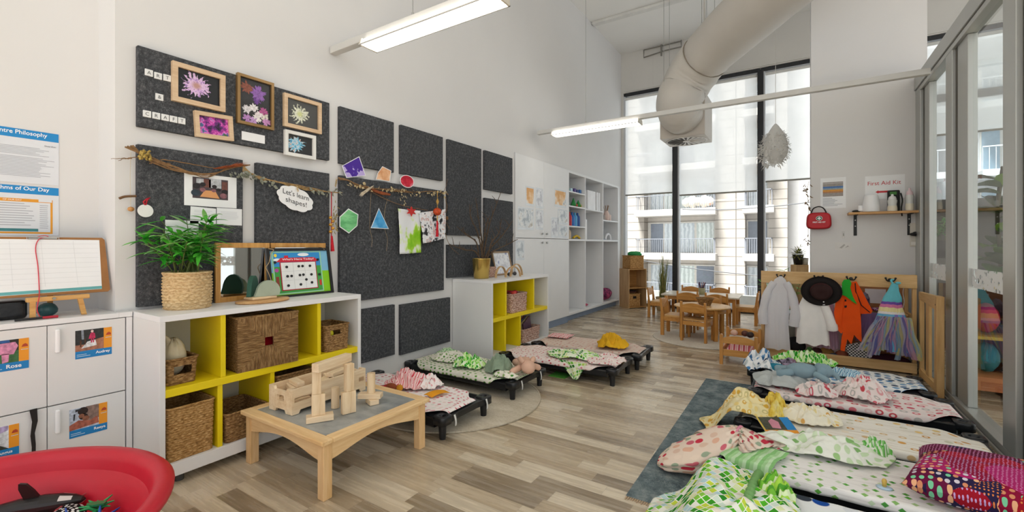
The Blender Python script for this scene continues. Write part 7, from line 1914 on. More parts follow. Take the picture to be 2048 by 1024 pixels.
# ---- the pier wall
PY = 5.64
fy = lambda a, b_, h: (a, PY - h, b_)
def wsheet(name, lab, cat, x0, x1, z0, z1, mat=None, grp=None):
    t = thing(name, lab, cat, ((x0 + x1) / 2, PY, z0), group=grp)
    q = MB(); q.prism(rect(x0, x1, z0, z1), -.0005, .001, fy); q.build('sheet', mat or paper, t, world=True)
    return t
def wp_(t, nm, mat, polys, h=.0016):
    q = MB()
    for p in polys: q.prism(p, .001, h, fy)
    return q.build(nm, mat, t, world=True)
t = wsheet('notice_sheet', 'white notice with coloured table bands, above the red first aid bag', 'notice', .202, .415, 1.53, 1.845)
for i, (c_, z0, z1) in enumerate((('#8d8680', 1.79, 1.80), ('#9a948e', 1.755, 1.787), ('#4a76b3', 1.738, 1.755), ('#8fa0a8', 1.722, 1.738), ('#d99a3f', 1.704, 1.722), ('#b5825a', 1.688, 1.704), ('#9c9590', 1.652, 1.688))):
    wp_(t, 'table_band', plain('band_%d' % i, c_, .6, var=.1, vs=60), [rect(.222, .392, z0, z1)])
wp_(t, 'printed_text', soft_ink, [rect(.222, lerp(.3, .39, R()), 1.555 + k_ * .0125, 1.560 + k_ * .0125) for k_ in range(7)])
t = wsheet('first_aid_sign', 'white sign reading First Aid Kit with a red arrow', 'sign', .568, .87, 1.605, 1.835)
red_ink = plain('sign_red', '#c2202c', .5, var=0)
lettering(t, 'First Aid Kit', (.589, PY - .0014, 1.742), (1, 0, 0), EZ, red_ink, width=.252, height=.038)
wp_(t, 'arrow', red_ink, [[(.648, 1.674), (.672, 1.69), (.672, 1.683), (.765, 1.683), (.765, 1.665), (.672, 1.665), (.672, 1.658)]])
for x in (.576, .862):
    for z in (1.612, 1.828): pass
# shelf
t = thing('wall_shelf', 'oak wall shelf on two black brackets, on the pier', 'shelf', (.7, PY, 1.45))
q = MB(); q.box(.425, 1.02, PY - .15, PY - .0, 1.451, 1.473); q.build('board', wood('oak_shelf', '#b5854e', '#cfa26c', 'x'), t, world=True, bevel=.002)
for x in (.49, .90):
    q = MB(); q.box(x - .013, x + .013, PY - .006, PY + .0005, 1.245, 1.4505); q.box(x - .013, x + .013, PY - .13, PY - .006, 1.445, 1.4508); b_ = q.build('bracket', plain('black_bracket', '#161616', .5), t, world=True, bevel=.001)
    q = MB()
    for z in (1.40, 1.34): q.cyl((x, PY - .006, z), (x, PY - .008, z), .005, n=10)
    s_ = q.build('screw', plain('zinc_screw', '#c6c4bf', .4, metal=.6), t, world=True); s_.parent = b_
ZS = 1.4735
t = thing('humidifier', 'white rounded appliance on the oak wall shelf', 'humidifier', (.605, PY - .09, ZS))
q = MB(); q.lathe([(0, 0), (.066, 0), (.07, .006), (.068, .06), (.055, .15), (.05, .165), (0, .168)], 36); q.build('body', plain('white_gloss', '#e9eaec', .3, var=0), t)
q = MB(); q.lathe([(0, 0), (.02, 0), (.021, .008), (.018, .055), (0, .058)], 16, (-.082, -.01, .01)); q.build('spout', plain('white_gloss', '#e9eaec', .3), t)
def bottle_(lab, x, r_, h, teat):
    t = thing('baby_bottle', lab, 'baby bottle', (x, PY - .08, ZS))
    q = MB(); q.lathe([(0, 0), (r_ * .95, 0), (r_, .006), (r_ * .98, h * .2), (r_ * .86, h * .4), (r_ * .98, h * .62), (r_ * .8, h * .7)], 24); q.build('bottle', plain('frosted_bottle', '#dcdedb', .25), t)
    q = MB(); q.lathe([(r_ * 1.01, .006), (r_ * 1.0, h * .2), (r_ * .9, h * .33)], 24); q.build('milk', plain('milk', '#e8e2cf', .4), t)
    q = MB(); q.lathe([(r_ * .82, h * .7), (r_ * .84, h * .72), (r_ * .7, h * .84), (r_ * .3, h * .9), (r_ * .22, h), (0, h * 1.01)], 20); q.build('teat', plain('teat_' + teat[1:], teat, .35), t)
bottle_('baby bottle in front of the black holder on the oak shelf', .766, .038, .165, '#e3e4e4'); bottle_('tall baby bottle with a pink top at the end of the oak shelf', .892, .032, .215, '#e6ccd2')
t = thing('bottle_holder', 'black bottle holder with strap on the oak shelf', 'bottle holder', (.78, PY - .035, ZS))
q = MB(); q.box(-.045, .045, -.03, .015, 0, .205); q.build('sleeve', plain('black_neoprene', '#1a1c1a', .7), t, bevel=.01)
q = MB(); q.tube(spline([(.045, -.06, .17), (.055, -.08, .1), (.045, -.09, .02), (.05, -.095, -.05)], 10), .006, 6); q.build('strap', plain('black_neoprene', '#1a1c1a', .7), t)
q = MB(); q.box(-.03, .02, -.032, -.03, .16, .19); q.build('green_tag', plain('green_tag', '#3f7a35', .6), t)
q = MB(); q.ell((.49, PY - .09, ZS + .012), (.035, .025, .012), 16, 8); solo('black_pouch', 'small flat black item at the end of the oak shelf', 'pouch', q, plain('black_item', '#1a1a1b', .6))
# first aid bag
t = thing('first_aid_bag', 'red first aid bag hanging on the corner of the pier', 'first aid bag', (.185, PY - .045, 1.31))
redb = plain('red_nylon', '#b51220', .45, var=.05, bump=.1, bs=200)
q = MB()
def bag_fn(u, v):
    a = 2 * PI * u; ex = 4.0
    p, r_ = math.cos(a), math.sin(a)
    sc = 1 / ((abs(p) ** ex + abs(r_) ** ex) ** (1 / ex))
    k_ = (1 - (abs(v - .5) * 2) ** 3.0) ** .33 if 0 < v < 1 else 0
    return (.185 + .105 * p * sc * (.86 + .14 * k_) * (1 - .05 * r_), PY - .001 - .088 * v, 1.40 + .085 * r_ * sc * (.86 + .14 * k_))
q.grid(bag_fn, 64, 14); q.add([bag_fn(k_ / 64, 0) for k_ in range(64)], [tuple(range(64))]); q.add([bag_fn(k_ / 64, 1) for k_ in range(64)], [tuple(range(64))[::-1]])
q.build('bag_body', redb, t, world=True)
q = MB(); q.tube([bag_fn(k_ / 64, .5) for k_ in range(64)], .003, 6, closed=True); q.build('zip', plain('dark_red_zip', '#6e0a12', .5), t, world=True)
q = MB(); q.tube(spline([(.12, PY - .045, 1.483), (.14, PY - .05, 1.53), (.185, PY - .05, 1.548), (.225, PY - .05, 1.53), (.25, PY - .045, 1.483)], 16), .006, 6); q.build('handle', plain('black_strap', '#1a1718', .7), t, world=True)
fb = lambda a, b_, h: (a, PY - .0885 - h, b_)
q = MB(); q.prism([(.188 + .028 * math.cos(k_ * PI / 14), 1.425 + .024 * math.sin(k_ * PI / 14)) for k_ in range(28)], 0, .001, fb); q.build('white_disc', wtxt, t, world=True)
q = MB(); q.prism([(.188 + .025 * math.cos(k_ * PI / 14), 1.425 + .021 * math.sin(k_ * PI / 14)) for k_ in range(28)], .001, .0016, fb); q.build('green_disc', plain('badge_green', '#1f5f3f', .5), t, world=True)
q = MB(); q.prism([(.188 + a, 1.425 + b_) for a, b_ in ((-.005, .015), (.005, .015), (.005, .005), (.016, .005), (.016, -.005), (.005, -.005), (.005, -.015), (-.005, -.015), (-.005, -.005), (-.016, -.005), (-.016, .005), (-.005, .005))], .0016, .0022, fb); q.build('white_cross', wtxt, t, world=True)
lettering(t, 'FIRST AID KIT', (.133, PY - .0895, 1.378), (1, 0, 0), EZ, wtxt, width=.108, height=.014, bold=.03)
# switch plate and the small things on the wall
t = thing('door_control', 'pale wall switch plate with a black knob at the end of the pier', 'switch', (.935, PY, 1.13))
q = MB(); q.box(.905, .962, PY - .012, PY + .0005, 1.135, 1.36); q.build('plate', plain('cream_plate', '#d3cfc4', .5), t, world=True, bevel=.003)
q = MB(); q.cyl((.937, PY - .012, 1.255), (.937, PY - .05, 1.255), .02, .022, 16); q.ell((.925, PY - .045, 1.252), (.03, .018, .016), 14, 8); q.build('knob', hk, t, world=True)
q = MB(); q.box(.912, .955, PY - .016, PY - .012, 1.15, 1.18); q.build('lower_button', plain('button_white', '#e6e4de', .5), t, world=True, bevel=.002)
t = thing('wall_hook', 'clear adhesive hook on the pier', 'hook', (.395, PY, 1.20))
q = MB(); q.box(.385, .405, PY - .003, PY + .0005, 1.22, 1.29); q.build('backplate', plain('clear_plastic', '#d3d3d0', .2), t, world=True, bevel=.001)
q = MB(); q.tube([(.395, PY - .004, 1.27), (.395, PY - .014, 1.245), (.395, PY - .018, 1.255)], .0022, 6); q.build('hook', plain('grey_hook', '#8d8c89', .4), t, world=True)
t = wsheet('small_label', 'small white label with grey marks low on the pier', 'label', .325, .46, 1.10, 1.175, plain('label_white', '#dedddb', .6))
wp_(t, 'grey_marks', plain('label_grey', '#b4b2b0', .7), [[(.36, 1.12), (.40, 1.16), (.41, 1.15), (.38, 1.115)], [(.405, 1.12), (.44, 1.135), (.43, 1.145)]])
# dried leaves on the pier edge
q = MB(); q.tube(spline([(.10, PY - .01, 1.82), (.085, PY - .02, 1.7), (.10, PY - .02, 1.55), (.095, PY - .02, 1.35), (.10, PY - .02, 1.15)], 16), .002, 5)
t = thing('dried_leaf_string', 'string of dried brown leaves hanging on the edge of the pier', 'garland', (.09, PY - .02, 1.15)); q.build('string', plain('brown_string', '#8a7a66', .9), t, world=True)
q = MB()
for k_ in range(26):
    z = U(1.52, 1.82) if k_ < 20 else U(1.18, 1.3)
    leaflet(q, (.09 + U(-.02, .02), PY - .025 - U(0, .02), z), (U(-1, .6), U(-.4, .2), U(-1, .6)), U(.03, .05), U(.01, .018))
q.build('leaves', plain('brown_leaf', '#8d7358', .85, var=.25, vs=40), t, world=True)
# plant stand, small shrub, bamboo
t = thing('plant_stand', 'narrow plywood pedestal behind the dress-up rack', 'stand', (.02, 6.3, 0))
q = MB()
for bx in ((-.07, .11, 6.2, 6.4, .9, .915), (-.07, -.055, 6.2, 6.4, 0, .9), (.095, .11, 6.2, 6.4, 0, .9), (-.055, .095, 6.385, 6.4, 0, .9), (-.055, .095, 6.2, 6.215, 0, .9)): q.box(*bx)
q.build('body', ply, t, world=True, bevel=.003)
q = MB(); q.tube([(-.072, 6.26, .88), (-.09, 6.26, .88), (-.09, 6.26, .74), (-.072, 6.26, .74)], .004, 6); q.build('side_handle', plain('dull_steel', '#8b8c8a', .4, metal=.6), t, world=True)
t = thing('potted_shrub', 'small feathery green plant in a black pot on the pedestal', 'plant', (.005, 6.29, .9155))
q = MB(); q.lathe([(0, 0), (.042, 0), (.058, .115), (.06, .12), (.054, .12), (.05, .1), (0, .1)], 24); q.build('pot', plain('black_pot', '#1c1b1d', .5), t)
q = MB(); rnd = random.Random(9)
for k_ in range(420):
    d = V3((rnd.gauss(0, 1), rnd.gauss(0, 1), rnd.gauss(.35, .7))).normalized(); ln = rnd.uniform(.05, .14)
    p = V3((0, 0, .12)) + d * ln * rnd.uniform(.2, .9); blade(q, p, d, rnd.uniform(.025, .045), .0035, .2, k_ % 2)
q.build('foliage', [plain('olive_leaf', '#6b7a32', .6, var=.2), plain('yellow_leaf', '#a39a48', .6, var=.2)], t)
q = MB(); q.lathe([(0, 0), (.03, 0), (.035, .08), (0, .08)], 16, (.075, 6.33, .9155)); solo('jar', 'small pale jar beside the feathery plant', 'jar', q, plain('pale_jar', '#b9b2a4', .5))
t = thing('floor_bamboo', 'leafy green floor plant behind the dress-up rack', 'plant', (-.14, 6.0, 0))
q = MB(); q.lathe([(0, 0), (.11, 0), (.13, .22), (.12, .23), (.11, .2), (0, .2)], 28); q.build('pot', plain('grey_planter', '#8d8c88', .6), t)
bamboo(t, 16, .24, .66, .2, .13, 15)
# ================================================================ overhead: lights, duct, pendant
bat = plain('white_batten', '#c9c9c6', .45, var=.02)
def glow(nm, c_, s_):
    t_ = NT(nm); return t_.fin((.9, .9, .9, 1), .4, Emission_Color=lin(c_), Emission_Strength=s_)
lampm = glow('lit_diffuser', '#fff8ec', 5.0)
steel = plain('thin_steel_wire', '#a9a9a6', .4, metal=.5)
def batten(lab, x0, x1, y, z0, z1, l0, l1, wires):
    t = thing('linear_light', lab, 'ceiling light', ((x0 + x1) / 2, y, z0), group='suspended linear lights')
    q = MB(); q.box(x0, x1, y - .028, y + .028, z0, z1); q.build('housing', bat, t, world=True, bevel=.004)
    q = MB()
    q.prism([(-.06, z0 - .001), (.06, z0 - .001), (.075, z0 - .05), (-.075, z0 - .05)], l0, l0 + .012, lambda a, b_, h: (h, y + a, b_)); q.prism([(-.06, z0 - .001), (.06, z0 - .001), (.075, z0 - .05), (-.075, z0 - .05)], l1 - .012, l1, lambda a, b_, h: (h, y + a, b_))
    q.build('end_plates', plain('lamp_end', '#d9d3c6', .5), t, world=True)
    q = MB(); q.prism([(-.045, z0 - .001), (.045, z0 - .001), (.068, z0 - .043), (.02, z0 - .048), (-.02, z0 - .048), (-.068, z0 - .043)], l0 + .012, l1 - .012, lambda a, b_, h: (h, y + a, b_)); q.build('diffuser', lampm, t, world=True)
    q = MB(); q.box(l0, l1, y - .076, y - .069, z0 - .05, z0 - .042); q.box(l0, l1, y + .069, y + .076, z0 - .05, z0 - .042); q.build('diffuser_rail', bat, t, world=True)
    for x in wires:
        q = MB(); q.cyl((x, y, z1), (x, y, CEIL), .0028, n=6); q.cyl((x, y, z1), (x, y, z1 + .025), .009, n=8); q.build('suspension_wire', steel, t, world=True)
batten('long white suspended batten light further back, crossing the big windows', -2.80, .925, 4.96, 2.562, 2.612, -2.58, -1.48, (-2.14,))
batten('long white suspended batten light nearest the camera, high above the pinboards', -2.862, .9, 2.02, 2.545, 2.595, -2.48, -1.36, (-2.05, -.2))

# fabric duct with its square diffuser
ductm = plain('white_fabric_duct', '#c6c2bb', .6, var=.03, vs=2, bump=.15, bs=30)
t = thing('air_duct', 'fat white fabric air duct bending down from the ceiling', 'duct', (-1.1, 6.1, 3.2))
path = spline([(1.15, 3.6, 3.86), (.45, 4.45, 3.80), (-.29, 5.36, 3.73), (-.82, 6.0, 3.66), (-1.13, 6.30, 3.52), (-1.31, 6.38, 3.30), (-1.365, 6.31, 3.10), (-1.37, 6.40, 3.0), (-1.37, 6.5, 2.99)], 90)
n = 56; vs = []; prev = None
for i, p in enumerate(path):
    d = (path[min(i + 1, 90)] - path[max(i - 1, 0)]).normalized()
    a = V3((0, 0, 1)) - d * d.z if prev is None else prev - d * prev.dot(d)
    a.normalize(); prev = a; b_ = d.cross(a)
    u = i / 90
    for j in range(n):
        th = 2 * PI * j / n
        lower = .5 - .5 * math.cos(th)
        r_ = .315 - .035 * sm(.5, .9, u) + .010 * nz(math.cos(th) * 1.5, math.sin(th) * 1.5, u * 9) + .022 * ridg(u * 26 + nz(th, u * 8), math.cos(th) * 1.2, math.sin(th) * 1.2) * lower * (.4 + .6 * sm(.3, .6, u))
        if abs(i - 40) < 2: r_ *= .97
        vs.append(p + a * (r_ * math.cos(th)) + b_ * (r_ * math.sin(th)))
q = MB(); q.add(vs, [(i * n + j, i * n + (j + 1) % n, (i + 1) * n + (j + 1) % n, (i + 1) * n + j) for i in range(90) for j in range(n)], 0, True)
q.build('duct_sleeve', ductm, t, world=True)
def hoop(i, r_, rad, seg=40):
    p = path[i]; d = (path[i + 1] - path[i - 1]).normalized(); a = (V3((0, 0, 1)) - d * d.z).normalized(); b_ = d.cross(a)
    return [p + a * (r_ * math.cos(2 * PI * k_ / seg)) + b_ * (r_ * math.sin(2 * PI * k_ / seg)) for k_ in range(seg)]
q = MB(); q.tube(hoop(40, .312, 0), .008, 7, closed=True); q.build('joint_band', plain('stained_band', '#8f8678', .8, var=.2), t, world=True)
wst = plain('white_strap', '#c3c1bb', .6)
for i, top in ((40, (-.95, 5.75, CEIL)), (28, (-.5, 5.2, CEIL))):
    p = path[i]; q = MB()
    for dx in (-.012,): q.tube([(p.x, p.y, p.z + .33), top], .014, 6)
    q.build('strap', wst, t, world=True)
for x, y, z in ((-1.52, 6.15, 3.3), (-1.05, 6.2, 3.9), (-.86, 5.95, 4.0)):
    q = MB(); q.cyl((x, y, z), (x, y, CEIL), .004, n=6); q.build('wire', steel, t, world=True)
t = thing('air_diffuser', 'square white ceiling air box with round swirl grille, at the end of the duct', 'air vent', (-1.36, 6.8, 2.66))
boxm = plain('white_metal_box', '#bdb6ad', .5, var=.02)
q = MB(); q.box(-1.66, -1.06, 6.5, 7.1, 2.665, 3.25); q.build('box', boxm, t, world=True, bevel=.005)
q = MB(); q.cyl((-1.36, 6.8, 2.664), (-1.36, 6.8, 2.6655), .262, n=48); q.build('shade_disc', plain('vent_shade', '#4f4b48', .7), t, world=True)  # flat dark disc on the closed box, painted as shade behind the vanes
q = MB()
ring_o = [(-1.36 + .27 * math.cos(2 * PI * k_ / 48), 6.8 + .27 * math.sin(2 * PI * k_ / 48), 2.662) for k_ in range(48)]
q.tube(ring_o, .01, 6, closed=True)
for k_ in range(20):
    a = 2 * PI * k_ / 20; da = .085
    q.add([(-1.36 + r_ * math.cos(a + s_), 6.8 + r_ * math.sin(a + s_), 2.661 - .006 * (s_ > 0)) for r_, s_ in ((.05, -da), (.262, -da * .9), (.262, da * .9), (.05, da))], [(0, 1, 2, 3), (3, 2, 1, 0)])
q.cyl((-1.36, 6.8, 2.655), (-1.36, 6.8, 2.664), .05, n=20)
q.build('swirl_grille', plain('white_grille', '#d9d7d3', .5), t, world=True)
q = MB(); q.cyl((-1.6, 6.8, 3.2), (-1.6, 6.8, CEIL), .004, n=6); q.cyl((-1.12, 7.0, 3.2), (-1.12, 7.0, CEIL), .004, n=6); q.build('hanger', steel, t, world=True)

# feather pendant
t = thing('feather_pendant', 'white feathery drop-shaped ornament hanging in front of the right window', 'hanging ornament', (-.215, 6.0, 2.03))
q = MB(); q.cyl((-.215, 6.0, 2.55), (-.215, 6.0, CEIL), .0025, n=6); q.build('cord', plain('white_cord', '#d3d1cc', .7), t, world=True)
def drop_r(k_): return .012 + .135 * math.sin(PI * min(1, k_ * .72) ** .9) * (1 - .35 * sm(.75, 1, k_))
gz = sheer('white_feather', '#e4e3e0', .1)
q = MB(); q.lathe([(drop_r(k_ / 20) * .86, 2.56 - .46 * k_ / 20) for k_ in range(21)], 32, (-.215, 6.0, 0)); q.build('core', gz, t, world=True)
q = MB(); rnd = random.Random(2)
for _ in range(620):
    k_ = rnd.random() ** .8; a = rnd.uniform(0, 2 * PI); r_ = drop_r(k_); z = 2.55 - .47 * k_
    p = V3((-.215 - .03 * k_ + r_ * math.cos(a), 6.0 + r_ * math.sin(a), z))
    if k_ < .18: continue
    d = V3((math.cos(a) * .7, math.sin(a) * .7, -rnd.uniform(.3, 1.2)))
    blade(q, p, d, rnd.uniform(.025, .06), rnd.uniform(.006, .012), rnd.uniform(-1.2, .6), 0)
q.build('feathers', gz, t, world=True)
# ================================================================ next room beyond the glass, and outside
dk_wall = plain('next_room_dark_wall', '#565552', .6, var=.06, vs=3)
m = MB(); m.box(1.25, 5.9, 7.6, 7.75, 0, 1.72); struct('wall_next_room', m, dk_wall)
yel_f = plain('mustard_frame', '#cfae2c', .5)
t = thing('yellow_toy_shelf', 'yellow framed shelf of dress-up clothes behind the glass partition', 'shelf unit', (1.55, 5.0, 0))
for x in (1.12, 1.5, 1.9): part('upright', yel_f, t, (x - .012, x + .012, 4.7, 5.0, .0, .84))
for z in (.45, .83): part('shelf', yel_f, t, (1.13, 1.89, 4.72, 4.98, z - .012, z + .012))
part('base_board', plain('orange_board', '#c9784a', .5), t, (1.12, 1.9, 4.69, 5.0, .06, .16))
part('back_panel', plain('shelf_back_dark', '#4d3c35', .7), t, (1.1, 1.92, 5.0, 5.02, 0, .84), bevel=0)
rnd = random.Random(21)
for k_, (lab, c_) in enumerate((('red', '#b8323a'), ('orange', '#d9692e'), ('blue', '#3f5fa0'), ('purple', '#6b4a8a'), ('teal', '#3f8a94'), ('pink', '#c4789a'), ('green', '#3f8a4a'), ('grey', '#8a8f98'))):
    x = (1.222, 1.396, 1.612, 1.79)[k_ % 4]; z = .16 if k_ >= 4 else .463
    m = MB(); m.ell((x, 4.85, z + .128), (.068, .085, .105), 18, 12, fn=lambda d: 1 + .12 * ridg(d.x * 2, d.y * 2, d.z * 2 + k_)); solo('stuffed_cloth', lab + ' bundled cloth on the %s tier of the yellow shelf behind the glass' % ('lower' if k_ >= 4 else 'upper'), 'cloth', m, fabric('nr_' + lab, c_), 'bundled clothes on the yellow shelf')
def bigleaf(root, name, p, d, ln, w_, mat):
    q = MB(); blade(q, p, d, ln, w_, .25, 0); return q.build(name, mat, root)
t = thing('large_leaf_plant', 'large-leaved green plant standing in the next room behind the glass', 'plant', (1.72, 6.5, 0))
q = MB(); q.lathe([(0, 0), (.16, 0), (.2, .4), (.18, .4), (0, .38)], 28); q.build('pot', plain('grey_planter', '#8d8c88', .6), t)
q = MB(); q.tube(spline([(0, 0, .38), (.03, .02, .9), (0, 0, 1.5), (.04, 0, 1.95)], 12), .018, 8); q.build('stem', plain('brown_stem', '#5f5a46', .8), t)
lg = NT('glossy_big_leaf').fin(lin('#5f7a4c'), .35); lg2 = NT('bright_big_leaf').fin(lin('#8ec03a'), .4)
rnd = random.Random(13); q = MB()
for k_ in range(34):
    a = rnd.uniform(0, 2 * PI); z = rnd.uniform(.8, 1.95)
    blade(q, (.02, 0, z), (math.cos(a), math.sin(a), rnd.uniform(-.1, .8)), rnd.uniform(.24, .36), rnd.uniform(.09, .13), rnd.uniform(.2, .6), 0 if rnd.random() < .75 else 1)
q.build('leaves', [lg, lg2], t)
t = thing('vine_plant', 'trailing green plant in the next room beside the pier', 'plant', (1.34, 6.9, 1.0))
q = MB(); q.lathe([(0, .0), (.1, 0), (.12, .2), (.1, .2), (0, .18)], 24); q.build('pot', plain('dark_pot', '#3a3a3a', .5), t)
bamboo(t, 10, .22, .3, .18, .11, 31)
part('stand', plain('grey_stand', '#7a7873', .6), t, (1.22, 1.46, 6.78, 7.02, 0, .999))
t = thing('hanging_tassel', 'brown drop-shaped ornament with a tassel hanging behind the glass', 'ornament', (1.46, 6.2, 1.75))
q = MB(); q.ell((1.46, 6.2, 2.18), (.045, .045, .10), 18, 12); q.build('drop', plain('raffia', '#9a7f5e', .8, bump=.4), t, world=True)
q = MB(); q.cyl((1.46, 6.2, 2.06), (1.46, 6.2, 1.78), .015, .045, 14); q.build('tassel', plain('brown_tassel', '#7d4f38', .85), t, world=True)
q = MB(); q.cyl((1.46, 6.2, 2.27), (1.46, 6.2, CEIL), .003, n=6); q.build('cord', steel, t, world=True)

# ---- outside
def facade_mat(nm, c_, groove, course=.60):
    t_ = NT(nm); sx = t_.n('SeparateXYZ', {0: t_.n('NewGeometry').outputs['Position']})
    f_ = t_.math('FRACT', t_.math('DIVIDE', t_.math('ADD', sx.outputs[2], 30.22), course))
    g_ = t_.math('LESS_THAN', f_, .07)
    v_ = t_.math('LESS_THAN', t_.math('FRACT', t_.math('DIVIDE', t_.math('ADD', sx.outputs[0], 43.38), 5.0)), .012)
    m_ = t_.math('MAXIMUM', g_, v_)
    return t_.fin(t_.mix(m_, lin(c_), lin(groove)), .9, 0, .1)
fac = facade_mat('cream_facade', '#948c83', '#5f5850'); fac2 = plain('grey_facade', '#b4b0ac', .9, var=.02)
fwhite = plain('balcony_white', '#a19b94', .8, var=.02); rail_m = plain('railing_grey', '#6f7075', .5); recess = plain('recess_lightened', '#c2bab1', .9, var=.02)  # recess wall coloured paler to offset the shading inside the balconies
curt = []
for i, (c_, d_) in enumerate((('#dbe3e1', '#b9c3c1'), ('#d3dade', '#b4bdc4'))):
    t_ = NT('curtain_%d' % i); sx = t_.n('SeparateXYZ', {0: t_.coord('Object')})
    w_ = t_.math('SINE', t_.math('ADD', t_.math('MULTIPLY', sx.outputs[0], 22.0), t_.math('MULTIPLY', t_.noise(t_.coord('Object'), 3, 2).outputs[0], 6.0)))
    curt.append(t_.fin(t_.ramp(t_.math('ADD', t_.math('MULTIPLY', w_, .5), .5), [(.2, d_), (.8, c_)]), .8))
dglass = plain('dark_window_glass', '#7d8592', .2)
t = thing('apartment_building', 'cream apartment building with balconies across the street', 'building', (-6.5, 33, -8))
FY = 32.0
part('wall', fac, t, (-22, -9.30, FY, FY + 3, -8, 16), bevel=0); part('wall', fac, t, (-4.60, -2.83, FY, FY + 3, -8, 16), bevel=0); part('wall', fac, t, (-1.53, -.52, FY, FY + 3, -8, 16), bevel=0)
part('side_wall', fac2, t, (-.52, 2.6, FY + 1.6, FY + 4, -8, 20), bevel=0)
for x0, x1, px_, slab0, slab1 in ((-9.30, -4.60, ((-9.1, -7.15), (-7.05, -6.0), (-5.95, -4.75)), -9.75, -4.45), (-2.83, -1.53, ((-2.78, -1.60),), -2.9, -1.2)):
    part('recess_wall', recess, t, (x0, x1, FY + 1.0, FY + 1.3, -8, 16), bevel=0)
    for k_ in range(-3, 5):
        zt = .59 + 3.0 * k_
        part('balcony_slab', fwhite, t, (slab0, slab1, FY - .9, FY + 1.0, zt - .45, zt), bevel=.02)
        f_ = part('window', plain('window_frame_white', '#cfcbc4', .6), t, (x0 + .02, x1 - .02, FY + .9, FY + .98, zt, zt + 2.2), bevel=0)
        for i, (a, b_) in enumerate(px_):
            nmid = max(1, round((b_ - a) / .9))
            for j in range(nmid):
                xa = lerp(a, b_, j / nmid) + .05; xb = lerp(a, b_, (j + 1) / nmid) - .05
                p_ = part('curtain', curt[(i + j + k_) % 2] if (i * 3 + j + k_) % 5 else dglass, t, (xa, xb, FY + .88, FY + .899, zt + .05, zt + 2.1), bevel=0); p_.parent = f_
        q = MB()
        q.box(slab0 + .1, slab1 - .1, FY - .82, FY - .78, zt + .95, zt + 1.0)
        nb = int((slab1 - slab0) / .14)
        for j in range(nb):
            x = lerp(slab0 + .12, slab1 - .12, j / (nb - 1)); q.box(x - .013, x + .013, FY - .81, FY - .79, zt, zt + .95)
        q.box(slab0 + .1, slab0 + .14, FY - .82, FY + .6, zt + .95, zt + 1.0); q.box(slab1 - .14, slab1 - .1, FY - .82, FY + .6, zt + .95, zt + 1.0)
        for j in range(9):
            yy = lerp(FY - .8, FY + .6, j / 8)
            q.box(slab1 - .13, slab1 - .11, yy - .012, yy + .012, zt, zt + .95); q.box(slab0 + .11, slab0 + .13, yy - .012, yy + .012, zt, zt + .95)
        q.build('railing', rail_m, t, world=True)
m = MB()
for k_ in range(5): m.ell((-6.3 + .35 * k_, FY - .35, 3.62 + .42), (.3, .2, .3 + .1 * (k_ % 2)), 12, 8, fn=lambda d: 1 + .3 * nz(d.x * 2, d.y * 2, d.z * 2 + k_))
solo('balcony_laundry', 'pale and pink bundles heaped on the upper balcony across the street', 'laundry', m, blotch('laundry_print', [(.4, '#cfc8bb'), (.55, '#d9d2c4'), (.62, '#cf9d86')], 1.5, 3, .9))
# second building, seen through the partition
t = thing('white_building', 'white apartment building with balconies seen through the glass partition', 'building', (9, 30, -8))
wb2 = plain('white_render', '#a3a4a6', .9, var=.02)
part('wall', wb2, t, (4.2, 20, 28, 31, -8, 12), bevel=0)
for k_ in range(-1, 4):
    zt = 1.45 + 2.9 * k_
    for x0, x1 in ((4.0, 5.6), (6.6, 9.2), (10, 13)):
        part('balcony_slab', wb2, t, (x0, x1, 26.6, 28, zt - .3, zt), bevel=.02)
        f_ = part('window', plain('win_frame2', '#b9b7b2', .5), t, (x0 + .25, x1 - .2, 27.95, 28.0, zt, zt + 2.2), bevel=0)
        for j in range(3):
            a = lerp(x0 + .3, x1 - .25, j / 3); b_ = lerp(x0 + .3, x1 - .25, (j + 1) / 3) - .12
            p_ = part('pane', plain('blue_pane', '#7f96a6', .25, var=.1), t, (a, b_, 27.93, 27.949, zt + .1, zt + 2.1), bevel=0); p_.parent = f_
        q = MB(); q.box(x0, x1, 26.62, 26.66, zt + .95, zt + 1.0)
        for j in range(int((x1 - x0) / .2)): q.box(x0 + .2 * j, x0 + .2 * j + .02, 26.63, 26.65, zt, zt + .95)
        q.build('railing', plain('railing_pale', '#a9adb0', .5), t, world=True)
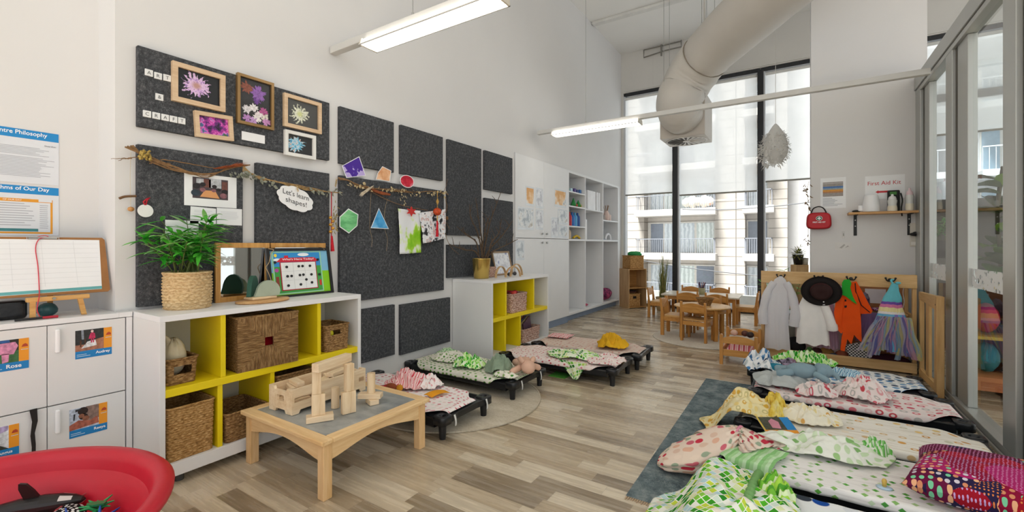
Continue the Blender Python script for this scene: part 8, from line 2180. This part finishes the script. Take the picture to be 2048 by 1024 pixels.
# street, terrace edge and overhead wires
m = MB(); m.box(-40, 40, 9.9, 60, -8.2, -8); struct('ground', m, plain('street_asphalt', '#8a8988', .9))
m = MB(); m.box(-3.3, 6, 8.5, 9.9, -.15, -.01); struct('terrace', m, plain('terrace_grey', '#8d8f90', .8))
m = MB(); m.box(-3.3, 6, 9.7, 9.85, -.01, .16); struct('parapet', m, plain('parapet_white', '#d3cfc8', .8))
for k_, (x0, z0, x1, z1, y, sag) in enumerate(((-10.5, 1.0, -.5, -.35, 24, .25), (-10, -1.4, 0, -1.75, 24, .1), (-10, -1.95, 0, -2.05, 24, .1), (-6, -.55, 0, -1.2, 22, .1), (-9, -1.75, 0, -1.35, 25, .15), (-5, 3.0, 3, 3.5, 24, .3), (-4, -.95, 0, -1.45, 23, .1))):
    m = MB(); m.tube([(lerp(x0, x1, i / 16), y, lerp(z0, z1, i / 16) - sag * 4 * (i / 16) * (1 - i / 16)) for i in range(17)], .022, 5)
    solo('overhead_wire', ('highest', 'lowest', 'second lowest', 'middle', 'gently rising', 'uppermost right', 'short slanting')[k_] + ' overhead wire crossing the street outside', 'wire', m, plain('black_wire', '#3a3a3c', .6), 'overhead wires across the street')
# ================================================================ light and camera
w = bpy.data.worlds.new('sky'); SC.world = w; w.use_nodes = True
bg = w.node_tree.nodes['Background']
bg.inputs[0].default_value = (.97, .985, 1.0, 1); bg.inputs[1].default_value = 1.0
sl = bpy.data.lights.new('sun', 'SUN'); so = bpy.data.objects.new('sun', sl); COL.objects.link(so)
sl.energy = 24.0; sl.angle = .35; sl.color = (.98, .99, 1.0)
so.rotation_euler = V3((.35, .72, -1.9)).to_track_quat('-Z', 'Y').to_euler()
cd = bpy.data.cameras.new('camera'); cam = bpy.data.objects.new('camera', cd); COL.objects.link(cam)
cam.location = (0, 0, 1.15)
cam.rotation_euler = (PI / 2, 0, math.atan2(571, 886))
cd.sensor_width = 36; cd.lens = 36 * 886 / 2048; cd.shift_y = -22 / 2048
cd.clip_start = .02; cd.clip_end = 300
SC.camera = cam
vs = SC.view_settings
vs.view_transform = 'Standard'; vs.look = 'None'; vs.gamma = 1.0; vs.use_curve_mapping = False; vs.exposure = 0.46
SC.cycles.max_bounces = 10; SC.cycles.diffuse_bounces = 5; SC.cycles.glossy_bounces = 3; SC.cycles.transmission_bounces = 4; SC.cycles.transparent_max_bounces = 12
SC.cycles.caustics_reflective = False; SC.cycles.caustics_refractive = False
SC.cycles.sample_clamp_indirect = 6
